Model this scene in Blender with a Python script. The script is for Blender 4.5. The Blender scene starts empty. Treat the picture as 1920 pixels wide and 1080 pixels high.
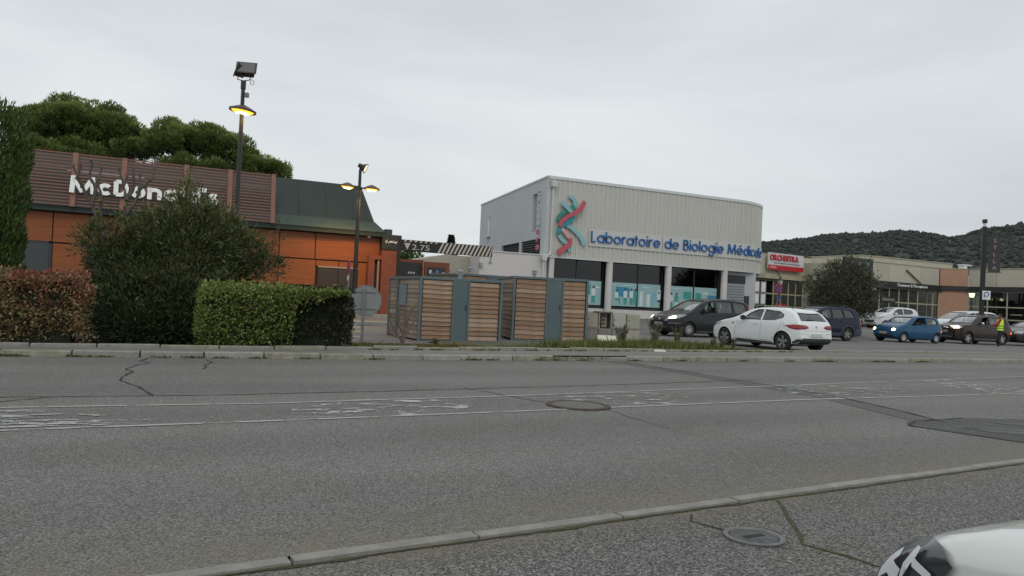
import bpy, bmesh, math, random
import numpy as np
from mathutils import Vector, Matrix
from mathutils.bvhtree import BVHTree
R = math.radians
rng = random.Random(7)
SC = bpy.context.scene
COL = SC.collection

# ------------------------------------------------------------------ camera, sky, sun, exposure
# x runs along the road (rightwards), y across it (away from the viewer), z up; metres
def make_camera():
    roll, pitch, head = R(2.7), math.atan(22 * math.cos(R(2.7)) / 1400), R(25)
    cr, sr, cp, sp = math.cos(roll), math.sin(roll), math.cos(pitch), math.sin(pitch)
    right = Vector((cr, -sr * sp, sr * cp)); fwd = Vector((0, cp, sp)); up = right.cross(fwd)
    rot = Matrix.Rotation(-head, 3, 'Z')
    right, up, fwd = rot @ right, rot @ up, rot @ fwd
    m = Matrix((right, up, -fwd)).transposed().to_4x4()
    m.translation = Vector((0, 0, 1.27))
    cd = bpy.data.cameras.new('camera'); cam = bpy.data.objects.new('camera', cd); COL.objects.link(cam)
    cd.sensor_width = 36; cd.lens = 1400 / 1920 * 36; cd.clip_end = 5000; cd.clip_start = 0.05
    cam.matrix_world = m
    SC.camera = cam
make_camera()

SUN_EL, SUN_AZ = R(48), R(200)
def make_world():
    w = bpy.data.worlds.new('World'); SC.world = w; w.use_nodes = True
    nt = w.node_tree; N = nt.nodes; L = nt.links; N.clear()
    out = N.new('ShaderNodeOutputWorld'); bg = N.new('ShaderNodeBackground')
    sky = N.new('ShaderNodeTexSky'); sky.sky_type = 'NISHITA'; sky.sun_disc = False
    sky.sun_elevation = SUN_EL; sky.sun_rotation = SUN_AZ; sky.air_density = 1.5; sky.dust_density = 5
    tc = N.new('ShaderNodeTexCoord')
    mp = N.new('ShaderNodeMapping'); mp.inputs['Scale'].default_value = (1.0, 1.0, 4.2)
    mp.inputs['Rotation'].default_value = (R(4), R(-3), 0)
    n1 = N.new('ShaderNodeTexNoise'); n1.inputs['Scale'].default_value = 1.5; n1.inputs['Detail'].default_value = 5
    n1.inputs['Roughness'].default_value = .5; n1.inputs['Distortion'].default_value = .35
    ramp = N.new('ShaderNodeValToRGB')
    e = ramp.color_ramp.elements
    e[0].position = .32; e[0].color = (5.9, 6.35, 6.65, 1); e[1].position = .68; e[1].color = (7.7, 8.05, 8.2, 1)
    mix = N.new('ShaderNodeMix'); mix.data_type = 'RGBA'; mix.inputs[0].default_value = .93
    L.new(tc.outputs['Generated'], mp.inputs['Vector']); L.new(mp.outputs[0], n1.inputs['Vector'])
    L.new(n1.outputs['Fac'], ramp.inputs['Fac'])
    L.new(sky.outputs[0], mix.inputs[6]); L.new(ramp.outputs[0], mix.inputs[7])
    L.new(mix.outputs[2], bg.inputs['Color']); bg.inputs['Strength'].default_value = .105
    L.new(bg.outputs[0], out.inputs['Surface'])
make_world()
sd = bpy.data.lights.new('sun', 'SUN'); sd.energy = .6; sd.angle = R(25); sd.color = (1, .97, .92)
sun = bpy.data.objects.new('sun', sd); COL.objects.link(sun)
sun.rotation_euler = (R(90) - SUN_EL, 0, R(180) - SUN_AZ)
vs = SC.view_settings
vs.view_transform = 'Standard'; vs.look = 'None'; vs.gamma = 1; vs.use_curve_mapping = False; vs.exposure = 0
SC.cycles.max_bounces = 6; SC.cycles.transparent_max_bounces = 12

# ------------------------------------------------------------------ helpers
MATS = {}
def mat(name, col, rough=.6, metal=0, var=.0, vscale=3.0, bump=0, bscale=40, spec=.5, tint=None, coat=0, emit=None, stretch=None, detail=4):
    """plain surface whose own colour wanders a little (var) with fine relief (bump)"""
    if name in MATS: return MATS[name]
    m = bpy.data.materials.new(name); m.use_nodes = True; MATS[name] = m
    nt = m.node_tree; N = nt.nodes; L = nt.links; b = N['Principled BSDF']
    b.inputs['Base Color'].default_value = (*col, 1); b.inputs['Roughness'].default_value = rough
    b.inputs['Metallic'].default_value = metal; b.inputs['Specular IOR Level'].default_value = spec
    b.inputs['Coat Weight'].default_value = coat; b.inputs['Coat Roughness'].default_value = .05
    m.diffuse_color = (*col, 1)
    if emit:
        b.inputs['Emission Color'].default_value = (*emit[0], 1); b.inputs['Emission Strength'].default_value = emit[1]
    if var or bump:
        tc = N.new('ShaderNodeTexCoord'); src = tc.outputs['Object']
        if stretch:
            mp = N.new('ShaderNodeMapping'); mp.inputs['Scale'].default_value = stretch
            L.new(src, mp.inputs['Vector']); src = mp.outputs[0]
    if var:
        n = N.new('ShaderNodeTexNoise'); n.inputs['Scale'].default_value = vscale; n.inputs['Detail'].default_value = detail
        n.inputs['Roughness'].default_value = .65
        L.new(src, n.inputs['Vector'])
        r = N.new('ShaderNodeValToRGB'); L.new(n.outputs['Fac'], r.inputs['Fac'])
        t = tint or col
        e = r.color_ramp.elements
        e[0].position = .25; e[0].color = (*[c * (1 - var) for c in t], 1)
        e[1].position = .75; e[1].color = (*[min(1, c * (1 + var)) for c in col], 1)
        L.new(r.outputs[0], b.inputs['Base Color'])
    if bump:
        n2 = N.new('ShaderNodeTexNoise'); n2.inputs['Scale'].default_value = bscale; n2.inputs['Detail'].default_value = 3
        L.new(src, n2.inputs['Vector'])
        bp = N.new('ShaderNodeBump'); bp.inputs['Strength'].default_value = bump; bp.inputs['Distance'].default_value = .01
        L.new(n2.outputs['Fac'], bp.inputs['Height']); L.new(bp.outputs[0], b.inputs['Normal'])
    return m

def prop(o, label=None, cat=None, group=None, kind=None):
    if label: o['label'] = label
    if cat: o['category'] = cat
    if group: o['group'] = group
    if kind: o['kind'] = kind
    return o

def empty(name, loc=(0, 0, 0), rz=0, label=None, cat=None, group=None):
    o = bpy.data.objects.new(name, None); COL.objects.link(o); o.location = loc; o.rotation_euler = (0, 0, rz)
    o.empty_display_size = .2
    return prop(o, label, cat, group)

class MB:
    """collects shapes and links them as ONE mesh object"""
    def __init__(s): s.v = []; s.f = []
    def add(s, vs_, fs):
        n = len(s.v); s.v += [tuple(v) for v in vs_]; s.f += [tuple(i + n for i in f) for f in fs]; return s
    def box(s, x0, x1, y0, y1, z0, z1, M=None):
        vs_ = [Vector((x, y, z)) for z in (z0, z1) for y in (y0, y1) for x in (x0, x1)]
        if M: vs_ = [M @ v for v in vs_]
        return s.add(vs_, [(0, 2, 3, 1), (4, 5, 7, 6), (0, 1, 5, 4), (2, 6, 7, 3), (0, 4, 6, 2), (1, 3, 7, 5)])
    def tube(s, p0, p1, r0, r1=None, n=10, caps=True):
        r1 = r0 if r1 is None else r1
        p0, p1 = Vector(p0), Vector(p1); d = (p1 - p0).normalized()
        a = d.orthogonal().normalized(); b = d.cross(a)
        vs_ = []
        for p, r in ((p0, r0), (p1, r1)):
            for i in range(n):
                t = 2 * math.pi * i / n; vs_.append(p + (a * math.cos(t) + b * math.sin(t)) * r)
        fs = [(i, (i + 1) % n, n + (i + 1) % n, n + i) for i in range(n)]
        if caps: fs += [tuple(range(n - 1, -1, -1)), tuple(range(n, 2 * n))]
        return s.add(vs_, fs)
    def path(s, pts, rads, n=8):
        pts = [Vector(p) for p in pts]; vs_ = []; k = len(pts)
        up = None
        for i, p in enumerate(pts):
            d = (pts[min(i + 1, k - 1)] - pts[max(i - 1, 0)]).normalized()
            if up is None: up = d.orthogonal().normalized()
            a = (up - d * up.dot(d)).normalized(); b = d.cross(a); up = a
            for j in range(n):
                t = 2 * math.pi * j / n; vs_.append(p + (a * math.cos(t) + b * math.sin(t)) * rads[i])
        fs = [(i * n + j, i * n + (j + 1) % n, (i + 1) * n + (j + 1) % n, (i + 1) * n + j) for i in range(k - 1) for j in range(n)]
        fs += [tuple(range(n - 1, -1, -1)), tuple(range((k - 1) * n, k * n))]
        return s.add(vs_, fs)
    def lathe(s, prof, n=24, M=None):
        """prof: (r, z) pairs about z"""
        vs_ = [Vector((r * math.cos(2 * math.pi * j / n), r * math.sin(2 * math.pi * j / n), z)) for r, z in prof for j in range(n)]
        if M: vs_ = [M @ v for v in vs_]
        k = len(prof)
        return s.add(vs_, [(i * n + j, i * n + (j + 1) % n, (i + 1) * n + (j + 1) % n, (i + 1) * n + j) for i in range(k - 1) for j in range(n)])
    def prism(s, poly, f0, f1):
        """poly of 2-D points; f0/f1 turn them into the two end faces"""
        n = len(poly); vs_ = [f0(*p) for p in poly] + [f1(*p) for p in poly]
        return s.add(vs_, [tuple(range(n - 1, -1, -1)), tuple(range(n, 2 * n))] + [(i, (i + 1) % n, n + (i + 1) % n, n + i) for i in range(n)])
    def mesh(s, name, m=None, smooth=False, bevel=0):
        me = bpy.data.meshes.new(name); me.from_pydata(s.v, [], s.f); me.update()
        if bevel or True:
            bm = bmesh.new(); bm.from_mesh(me)
            bmesh.ops.recalc_face_normals(bm, faces=bm.faces)
            if bevel: bmesh.ops.bevel(bm, geom=bm.edges[:], offset=bevel, segments=1, affect='EDGES')
            bm.to_mesh(me); bm.free()
        if m: me.materials.append(m)
        if smooth:
            me.shade_smooth(); me.set_sharp_from_angle(angle=R(38))
        return me
    def build(s, name, m, parent=None, smooth=False, bevel=0, loc=None):
        o = bpy.data.objects.new(name, s.mesh(name, m, smooth, bevel)); COL.objects.link(o)
        if parent: o.parent = parent
        if loc: o.location = loc
        return o

def share(me, name, parent, loc=(0, 0, 0), rot=(0, 0, 0), scale=(1, 1, 1)):
    o = bpy.data.objects.new(name, me); COL.objects.link(o); o.parent = parent
    o.location = loc; o.rotation_euler = rot; o.scale = scale
    return o

def numpy_mesh(name, V, F, m, tint=None, smooth=False):
    """V (n,3) and F (k,4) quads, optional tint per quad"""
    me = bpy.data.meshes.new(name)
    me.vertices.add(len(V)); me.vertices.foreach_set('co', V.astype(np.float32).ravel())
    me.loops.add(F.size); me.loops.foreach_set('vertex_index', F.astype(np.int32).ravel())
    me.polygons.add(len(F)); me.polygons.foreach_set('loop_start', np.arange(0, F.size, 4, dtype=np.int32))
    me.update(calc_edges=True)
    if tint is not None:
        a = me.attributes.new('tint', 'FLOAT', 'FACE'); a.data.foreach_set('value', tint.astype(np.float32))
    if m: me.materials.append(m)
    if smooth: me.shade_smooth()
    me.validate()
    return me

def text_mesh(ch, size, ext, offset=0.0, shear=0):
    cu = bpy.data.curves.new('t', 'FONT'); cu.body = ch; cu.size = size; cu.extrude = ext; cu.offset = offset; cu.resolution_u = 3
    cu.shear = shear
    o = bpy.data.objects.new('t', cu); COL.objects.link(o)
    dg = bpy.context.evaluated_depsgraph_get(); dg.update()
    me = bpy.data.meshes.new_from_object(o.evaluated_get(dg))
    bpy.data.objects.remove(o); bpy.data.curves.remove(cu)
    return me
def letters(txt, size, ext, m, parent, place, width=None, gap=.12, offset=0, name='letter', space=.32, sy=1.0, shear=0):
    """one object per character; place(u) gives the point and heading for the distance u along the line"""
    glyph = []; x = 0
    for ch in txt:
        if ch == ' ': x += size * space; continue
        me = text_mesh(ch, size, ext, offset, shear)
        if not len(me.vertices): x += size * .2; continue
        xs = [v.co.x for v in me.vertices]; a, b = min(xs), max(xs)
        me.transform(Matrix.Translation((-(a + b) / 2, 0, 0)))
        glyph.append((me, x + (b - a) / 2)); x += (b - a) + size * gap
    tot = x - size * gap; k = (width / tot) if width else 1
    res = []
    for me, u in glyph:
        me.materials.clear(); me.materials.append(m)
        p, rz = place(u * k)
        o = share(me, name, parent, p, (R(90), 0, rz), (k, sy, 1)); res.append(o)
    return res
def arc_(cx, cy, r, a0, a1, n=14, ry=None):
    return [(cx + r * math.cos(R(a0 + (a1 - a0) * i / n)), cy + (ry or r) * math.sin(R(a0 + (a1 - a0) * i / n))) for i in range(n + 1)]
def stroke_glyph(ch, w):
    """round geometric sign letter as strokes; x-height 1, capitals 1.42"""
    h = w / 2; r = .5 - h; C = .5; K = 1.42 - h
    if ch == 'L': return [[(h, K + h), (h, h), (.62, h)]]
    if ch == 'a': return [arc_(C, C, r, 0, 360, 22), [(1 - h, 1), (1 - h, 0)]]
    if ch == 'b': return [arc_(C, C, r, 0, 360, 22), [(h, 1.42), (h, 0)]]
    if ch == 'd': return [arc_(C, C, r, 0, 360, 22), [(1 - h, 1.42), (1 - h, 0)]]
    if ch == 'g': return [arc_(C, C, r, 0, 360, 22), [(1 - h, 1)] + arc_(C, -.02, r, 0, -150, 12)]
    if ch == 'o': return [arc_(C, C, r, 0, 360, 22)]
    if ch == 'c': return [arc_(C, C, r, 42, 318, 18)]
    if ch in 'eé':
        g = [[(h, C), (1 - h, C)] + arc_(C, C, r, 8, 322, 20)]
        return g + ([[(.45, 1.14), (.72, 1.38)]] if ch == 'é' else [])
    if ch == 'i': return [[(h, 1), (h, 0)], [(h, 1.26), (h, 1.26 + w)]]
    if ch == 'l': return [[(h, 1.42), (h, 0)]]
    if ch == 'r': return [[(h, 1), (h, 0)], arc_(.42, .56, .42 - h, 175, 70, 8, .40)]
    if ch == 't': return [[(.2, 1.32), (.2, 0)], [(0, 1 - h), (.42, 1 - h)]]
    if ch == 'B': return [[(h, K), (h, h)], [(h, K), (.38, K)] + arc_(.38, (K + .76) / 2, (K - .76) / 2 * 1.0, 90, -90, 10) + [(h, .76)], [(h, .76), (.44, .76)] + arc_(.44, (.76 + h) / 2, (.76 - h) / 2, 90, -90, 12) + [(h, h)]]
    if ch == 'M' and w > .25: return [[(h, 0), (h + .08, K + h)], [(h + .1, K), (.84, .10)], [(.84, .10), (1.60 - h, K)], [(1.60 - h, K + h), (1.68 - h, 0)]]
    if ch == 'M': return [[(h, 0), (h + .12, K + h)], [(h + .12, K), (.68, .12)], [(.68, .12), (1.24 - h, K)], [(1.24 - h, K + h), (1.36 - h, 0)]]
    if ch == 'D': return [[(h, K), (h, h)], [(h, K), (.42, K)] + arc_(.42, (K + h) / 2, .58 - h, 90, -90, 16, (K - h) / 2) + [(h, h)]]
    if ch == 'n': return [[(h, 1), (h, 0)], [(h, .55)] + arc_(.5, .58, .5 - h, 180, 0, 12, .42 - h) + [(1 - h, 0)]]
    if ch == 's': return [arc_(.42, .73, .27 - h * .3, 35, 250, 10, .27 - h) + arc_(.42, .27, .27 - h * .3, 70, -150, 10, .27 - h)]
    if ch == "'": return [[(h, 1.42), (h, 1.05)]]
    return []
def stroke_mesh(ch, size, w, depth, name, m):
    b = MB()
    for ln in stroke_glyph(ch, w):
        closed = len(ln) > 4 and math.dist(ln[0], ln[-1]) < 1e-4; n = len(ln); q = []
        for i, p in enumerate(ln):
            a = Vector(ln[(i - 1) % (n - 1)] if closed else ln[max(i - 1, 0)]); c = Vector(ln[(i + 1) % (n - 1) if closed and i == n - 1 else min(i + 1, n - 1)])
            d1 = (Vector(p) - a); d2 = (c - Vector(p)); d1 = d1.normalized() if d1.length > 1e-6 else d2.normalized(); d2 = d2.normalized() if d2.length > 1e-6 else d1
            t = (d1 + d2); t = t.normalized() if t.length > 1e-6 else d1; nn = Vector((-t.y, t.x)); k = w / 2 / max(.5, nn.dot(Vector((-d1.y, d1.x))))
            q.append((Vector(p) + nn * k, Vector(p) - nn * k))
        v = [Vector((u.x * size, u.y * size, z)) for z in (0, depth) for pr in q for u in pr]; N = 2 * n; f = []
        for i in range(n - 1):
            f += [(2 * i, 2 * i + 1, 2 * i + 3, 2 * i + 2), (N + 2 * i, N + 2 * i + 2, N + 2 * i + 3, N + 2 * i + 1), (2 * i, 2 * i + 2, N + 2 * i + 2, N + 2 * i), (2 * i + 1, N + 2 * i + 1, N + 2 * i + 3, 2 * i + 3)]
        if not closed: f += [(0, N, N + 1, 1), (2 * n - 2, 2 * n - 1, N + 2 * n - 1, N + 2 * n - 2)]
        b.add(v, f)
    me = b.mesh(name, m); return me
def stroke_letters(txt, size, w, depth, m, parent, place, width, gap=.14, space=.5, widths={}):
    gl = []; x = 0
    for ch in txt:
        if ch == ' ': x += space; continue
        pts = [p for ln in stroke_glyph(ch, w) for p in ln]; x1 = max(p[0] for p in pts) + w / 2; 
        if ch in 'tr': x1 = max(p[0] for p in pts)
        gl.append((ch, x, x1)); x += x1 + gap
    k = width / ((x - gap) * size)
    for ch, u, x1 in gl:
        me = stroke_mesh(ch, size, w, depth, 'letter', m); me.transform(Matrix.Translation((-x1 * size / 2, 0, 0)))
        p, rz = place((u + x1 / 2) * size * k); share(me, 'letter', parent, p, (R(90), 0, rz), (k, 1, 1))
def text_obj(txt, size, ext, m, parent, loc, rot=(R(90), 0, 0), width=None, name='lettering', offset=0, kind=None):
    me = text_mesh(txt, size, ext, offset); me.materials.clear(); me.materials.append(m)
    xs = [v.co.x for v in me.vertices] or [0, 1]
    k = width / (max(xs) - min(xs)) if width else 1
    return share(me, name, parent, loc, rot, (k, 1, 1))

# ------------------------------------------------------------------ ground materials
def asphalt(name, base, light, speck=.5, scale=1.0, patch=.14, warm=(1.0, .99, .95), wheel=False):
    m = bpy.data.materials.new(name); m.use_nodes = True; nt = m.node_tree; N = nt.nodes; L = nt.links; b = N['Principled BSDF']
    b.inputs['Roughness'].default_value = .82; b.inputs['Specular IOR Level'].default_value = .35
    tc = N.new('ShaderNodeTexCoord')
    # aggregate: pale chips in a darker binder
    v = N.new('ShaderNodeTexVoronoi'); v.inputs['Scale'].default_value = 70 * scale; v.feature = 'F1'
    L.new(tc.outputs['Object'], v.inputs['Vector'])
    w = N.new('ShaderNodeTexNoise'); w.inputs['Scale'].default_value = 34 * scale; w.inputs['Detail'].default_value = 3; w.inputs['Roughness'].default_value = .7
    L.new(tc.outputs['Object'], w.inputs['Vector'])
    sep = N.new('ShaderNodeSeparateColor'); L.new(v.outputs['Color'], sep.inputs[0])
    add = N.new('ShaderNodeMath'); add.operation = 'MULTIPLY_ADD'; add.inputs[1].default_value = .45
    L.new(sep.outputs[0], add.inputs[0])
    sc = N.new('ShaderNodeMath'); sc.operation = 'MULTIPLY'; sc.inputs[1].default_value = .55; L.new(w.outputs['Fac'], sc.inputs[0])
    L.new(sc.outputs[0], add.inputs[2])
    r = N.new('ShaderNodeValToRGB'); L.new(add.outputs[0], r.inputs['Fac'])
    e = r.color_ramp.elements
    e[0].position = .30; e[0].color = (*[base * c for c in warm], 1)
    e[1].position = .72; e[1].color = (*[light * c for c in warm], 1)
    md = e.new(.52); md.color = (*[(base * (1 - speck) + light * speck) * .9 * c for c in warm], 1)
    # broad wear: tyre lanes polished, older patches
    n = N.new('ShaderNodeTexNoise'); n.inputs['Scale'].default_value = .42; n.inputs['Detail'].default_value = 5; n.inputs['Roughness'].default_value = .6
    mp = N.new('ShaderNodeMapping'); mp.inputs['Scale'].default_value = (.35, 1.3, 1); L.new(tc.outputs['Object'], mp.inputs['Vector']); L.new(mp.outputs[0], n.inputs['Vector'])
    r2 = N.new('ShaderNodeMapRange'); r2.inputs['From Min'].default_value = .3; r2.inputs['From Max'].default_value = .7
    r2.inputs['To Min'].default_value = 1 - patch; r2.inputs['To Max'].default_value = 1 + patch
    L.new(n.outputs['Fac'], r2.inputs[0])
    # little brown stains
    n3 = N.new('ShaderNodeTexNoise'); n3.inputs['Scale'].default_value = 1.1; n3.inputs['Detail'].default_value = 7; L.new(tc.outputs['Object'], n3.inputs['Vector'])
    r3 = N.new('ShaderNodeMapRange'); r3.inputs['From Min'].default_value = .5; r3.inputs['From Max'].default_value = .72; r3.inputs['To Min'].default_value = 0; r3.inputs['To Max'].default_value = .45
    L.new(n3.outputs['Fac'], r3.inputs[0])
    fac = r2.outputs[0]
    if wheel:   # lanes polished by tyres, drips of oil between them
        sx = N.new('ShaderNodeSeparateXYZ'); L.new(tc.outputs['Object'], sx.inputs[0])
        ln = N.new('ShaderNodeMath'); ln.operation = 'MULTIPLY_ADD'; ln.inputs[1].default_value = -.06; L.new(sx.outputs['X'], ln.inputs[0]); L.new(sx.outputs['Y'], ln.inputs[2])
        nz = N.new('ShaderNodeMath'); nz.operation = 'MULTIPLY_ADD'; nz.inputs[1].default_value = .5; L.new(n.outputs['Fac'], nz.inputs[0]); L.new(ln.outputs[0], nz.inputs[2])
        om = N.new('ShaderNodeMath'); om.operation = 'MULTIPLY'; om.inputs[1].default_value = 3.6; L.new(nz.outputs[0], om.inputs[0])
        si = N.new('ShaderNodeMath'); si.operation = 'SINE'; L.new(om.outputs[0], si.inputs[0])
        am = N.new('ShaderNodeMath'); am.operation = 'MULTIPLY_ADD'; am.inputs[1].default_value = .065; L.new(si.outputs[0], am.inputs[0]); L.new(fac, am.inputs[2]); fac = am.outputs[0]
    mul = N.new('ShaderNodeVectorMath'); mul.operation = 'SCALE'; L.new(r.outputs[0], mul.inputs[0]); L.new(fac, mul.inputs['Scale'])
    mx = N.new('ShaderNodeMix'); mx.data_type = 'RGBA'; L.new(r3.outputs[0], mx.inputs[0]); L.new(mul.outputs[0], mx.inputs[6])
    mx.blend_type = 'MULTIPLY'; mx.inputs[7].default_value = (.98, .88, .74, 1)
    L.new(mx.outputs[2], b.inputs['Base Color'])
    bp = N.new('ShaderNodeBump'); bp.inputs['Strength'].default_value = .55; bp.inputs['Distance'].default_value = .006
    L.new(add.outputs[0], bp.inputs['Height']); L.new(bp.outputs[0], b.inputs['Normal'])
    return m
A_ROAD = asphalt('road asphalt', .064, .265, wheel=True, scale=1.7, warm=(1.0, .985, .92))
A_NEAR = asphalt('lay-by asphalt', .04, .27, speck=.38, scale=1.5, warm=(1.0, .98, .91))
A_FAR = asphalt('car park asphalt', .13, .2, patch=.2)
A_PAVE = asphalt('pavement asphalt', .13, .24, warm=(1.02, .97, .88))
A_PATCH = asphalt('newer asphalt repair', .05, .095, patch=.35)
A_TRENCH = asphalt('trench repair asphalt', .085, .13, patch=.1)

def paint_mat(name, wear, col=(.44, .44, .42), under=.115, seed=0):
    """white road paint flaking off: paint and the asphalt it leaves bare"""
    m = bpy.data.materials.new(name); m.use_nodes = True; nt = m.node_tree; N = nt.nodes; L = nt.links; b = N['Principled BSDF']
    b.inputs['Roughness'].default_value = .7
    tc = N.new('ShaderNodeTexCoord'); mp = N.new('ShaderNodeMapping'); mp.inputs['Location'].default_value = (seed * 3.1, seed, 0)
    mp.inputs['Scale'].default_value = (1.0, 2.2, 1)
    L.new(tc.outputs['Object'], mp.inputs['Vector'])
    n = N.new('ShaderNodeTexNoise'); n.inputs['Scale'].default_value = 2.6; n.inputs['Detail'].default_value = 9; n.inputs['Roughness'].default_value = .74
    L.new(mp.outputs[0], n.inputs['Vector'])
    g = N.new('ShaderNodeTexNoise'); g.inputs['Scale'].default_value = 60; g.inputs['Detail'].default_value = 2; L.new(tc.outputs['Object'], g.inputs['Vector'])
    a = N.new('ShaderNodeMath'); a.operation = 'MULTIPLY_ADD'; a.inputs[1].default_value = .12; L.new(g.outputs['Fac'], a.inputs[0]); L.new(n.outputs['Fac'], a.inputs[2])
    r = N.new('ShaderNodeMapRange'); r.inputs['From Min'].default_value = wear; r.inputs['From Max'].default_value = wear + .03
    L.new(a.outputs[0], r.inputs[0])
    tr = N.new('ShaderNodeBsdfTransparent'); mx = N.new('ShaderNodeMixShader'); L.new(r.outputs[0], mx.inputs[0])
    b.inputs['Base Color'].default_value = (*col, 1)
    L.new(tr.outputs[0], mx.inputs[1]); L.new(b.outputs[0], mx.inputs[2]); L.new(mx.outputs[0], N['Material Output'].inputs['Surface'])
    return m
PAINT = paint_mat('road paint', .485, col=(.37, .37, .35))
PAINT_WORN = paint_mat('worn road paint', .60, seed=4)
PAINT_HALF = paint_mat('half worn road paint', .60, col=(.36, .36, .34), seed=9)
CONC = mat('kerb concrete', (.25, .245, .22), .85, var=.28, vscale=5, bump=.5, bscale=60)
CONC_OLD = mat('mossy kerb concrete', (.27, .26, .21), .9, var=.4, vscale=4, bump=.6, bscale=50, tint=(.2, .2, .13))
CRACK = mat('crack shadow dirt', (.03, .03, .025), .95)
MOSS = mat('moss in crack', (.05, .055, .02), .95, var=.5, vscale=9)

def gz(y):   # the car park climbs gently away from the road
    return 0 if y < 29 else (.52 if y > 36 else .52 * (y - 29) / 7)
def t_far(x): return 14.03 + (max(0, x - 4) * .047) + (max(0, -x) * .02)
def t_back(x): return 14.85 + max(0, x - 1) * .11 if x < 24 else t_back(23.99) + (x - 24) * .03
def t_near(x): return 3.6 + .1 * x if x < 14 else 5.0

def strip(name, xs, ylo, yhi, z, m, label=None, kind='structure', sub=1):
    v = []; f = []; k = sub + 1
    for x in xs:
        a, b = ylo(x), yhi(x)
        for j in range(k):
            y = a + (b - a) * j / sub; v.append((x, y, z(x, y) if callable(z) else z))
    for i in range(len(xs) - 1):
        for j in range(sub): f.append((i * k + j, (i + 1) * k + j, (i + 1) * k + j + 1, i * k + j + 1))
    me = bpy.data.meshes.new(name); me.from_pydata(v, [], f); me.materials.append(m)
    o = bpy.data.objects.new(name, me); COL.objects.link(o); prop(o, label, kind=kind)
    return o
def lin(a, b, n): return [a + (b - a) * i / n for i in range(n + 1)]

# ------------------------------------------------------------------ the setting
strip('ground', [-2500, 2500], lambda x: -400, lambda x: 2500, -.12, mat('bare ground', (.16, .15, .11), .95, var=.3, vscale=.1), kind='structure')
XS = lin(-60, 130, 95)
road = strip('road', XS, t_near, t_far, 0, A_ROAD)
layby = strip('lay_by_surface', XS, lambda x: -12, lambda x: t_near(x) - .084, -.018, A_NEAR)
strip('pavement', XS, lambda x: t_far(x) + .15, t_back, .1, A_PAVE)
def zpark(x, y): return gz(y)
cp = strip('car_park_surface', [-60] + lin(-20, 120, 70) + [400], lambda x: t_back(x) + .14, lambda x: 29, 0, A_FAR)
cp2 = strip('car_park_slope', [-60, 400], lambda x: 29, lambda x: 36, zpark, A_FAR)
cp3 = strip('car_park_upper', [-60, 400], lambda x: 36, lambda x: 180, .52, A_FAR)

# kerb stones, one object each, sharing a mesh
def stone(L_, w, h, name, m, bev=.012, jt=.011):
    return MB().box(-L_ / 2 + jt, L_ / 2 - jt, 0, w, -h, 0).mesh(name, m, bevel=bev)
kerb = empty('kerb', (0, 0, 0)); prop(kerb, kind='structure')
kme = [stone(1.0, .15, .3, 'kerb_stone', mm, .014) for mm in (CONC, CONC_OLD, mat('pale kerb concrete', (.29, .285, .255), .85, var=.3, vscale=4, bump=.4))]
x = -9.3; i = 0
while x < 42:
    dip = 0
    if 7.2 < x < 9.3: dip = -.03
    y = t_far(x + .5); a = math.atan2(t_far(x + 1) - t_far(x), 1)
    share(kme[(i * 7 // 3) % 3], 'kerb_stone', kerb, (x + .5, y, .104 + dip + rng.uniform(-.006, .006)), (0, R(rng.uniform(-.25, .25)), a))
    x += 1.0; i += 1
edging = empty('edging_kerb', (0, 0, 0)); prop(edging, kind='structure')
eme = [stone(1.0, .12, .3, 'edging_stone', mm, .012) for mm in (CONC_OLD, CONC)]
x = -8
while x < 45:
    y = t_back(x + .5); a = math.atan2(t_back(x + 1) - t_back(x), 1)
    share(eme[rng.random() < .4], 'edging_stone', edging, (x + .5, y, (.15 if x > 11 else .17) + rng.uniform(-.015, .015)), (0, R(rng.uniform(-.5, .5)), a + R(rng.uniform(-.5, .5))))
    x += 1.0
def dust(name, pts, wd, z, m, parent, side=1):
    v = []; f = []; fade = []
    for i, (x, y) in enumerate(pts):
        for j in range(5): v.append((x, y + side * wd * j / 4, z)); fade.append(1 - j / 4)
    for i in range(len(pts) - 1):
        for j in range(4): f.append((i * 5 + j, (i + 1) * 5 + j, (i + 1) * 5 + j + 1, i * 5 + j + 1))
    me = bpy.data.meshes.new(name); me.from_pydata(v, [], f); me.materials.append(m)
    a = me.attributes.new('fade', 'FLOAT', 'POINT'); a.data.foreach_set('value', fade)
    o = bpy.data.objects.new(name, me); COL.objects.link(o); o.parent = parent; return o
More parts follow.
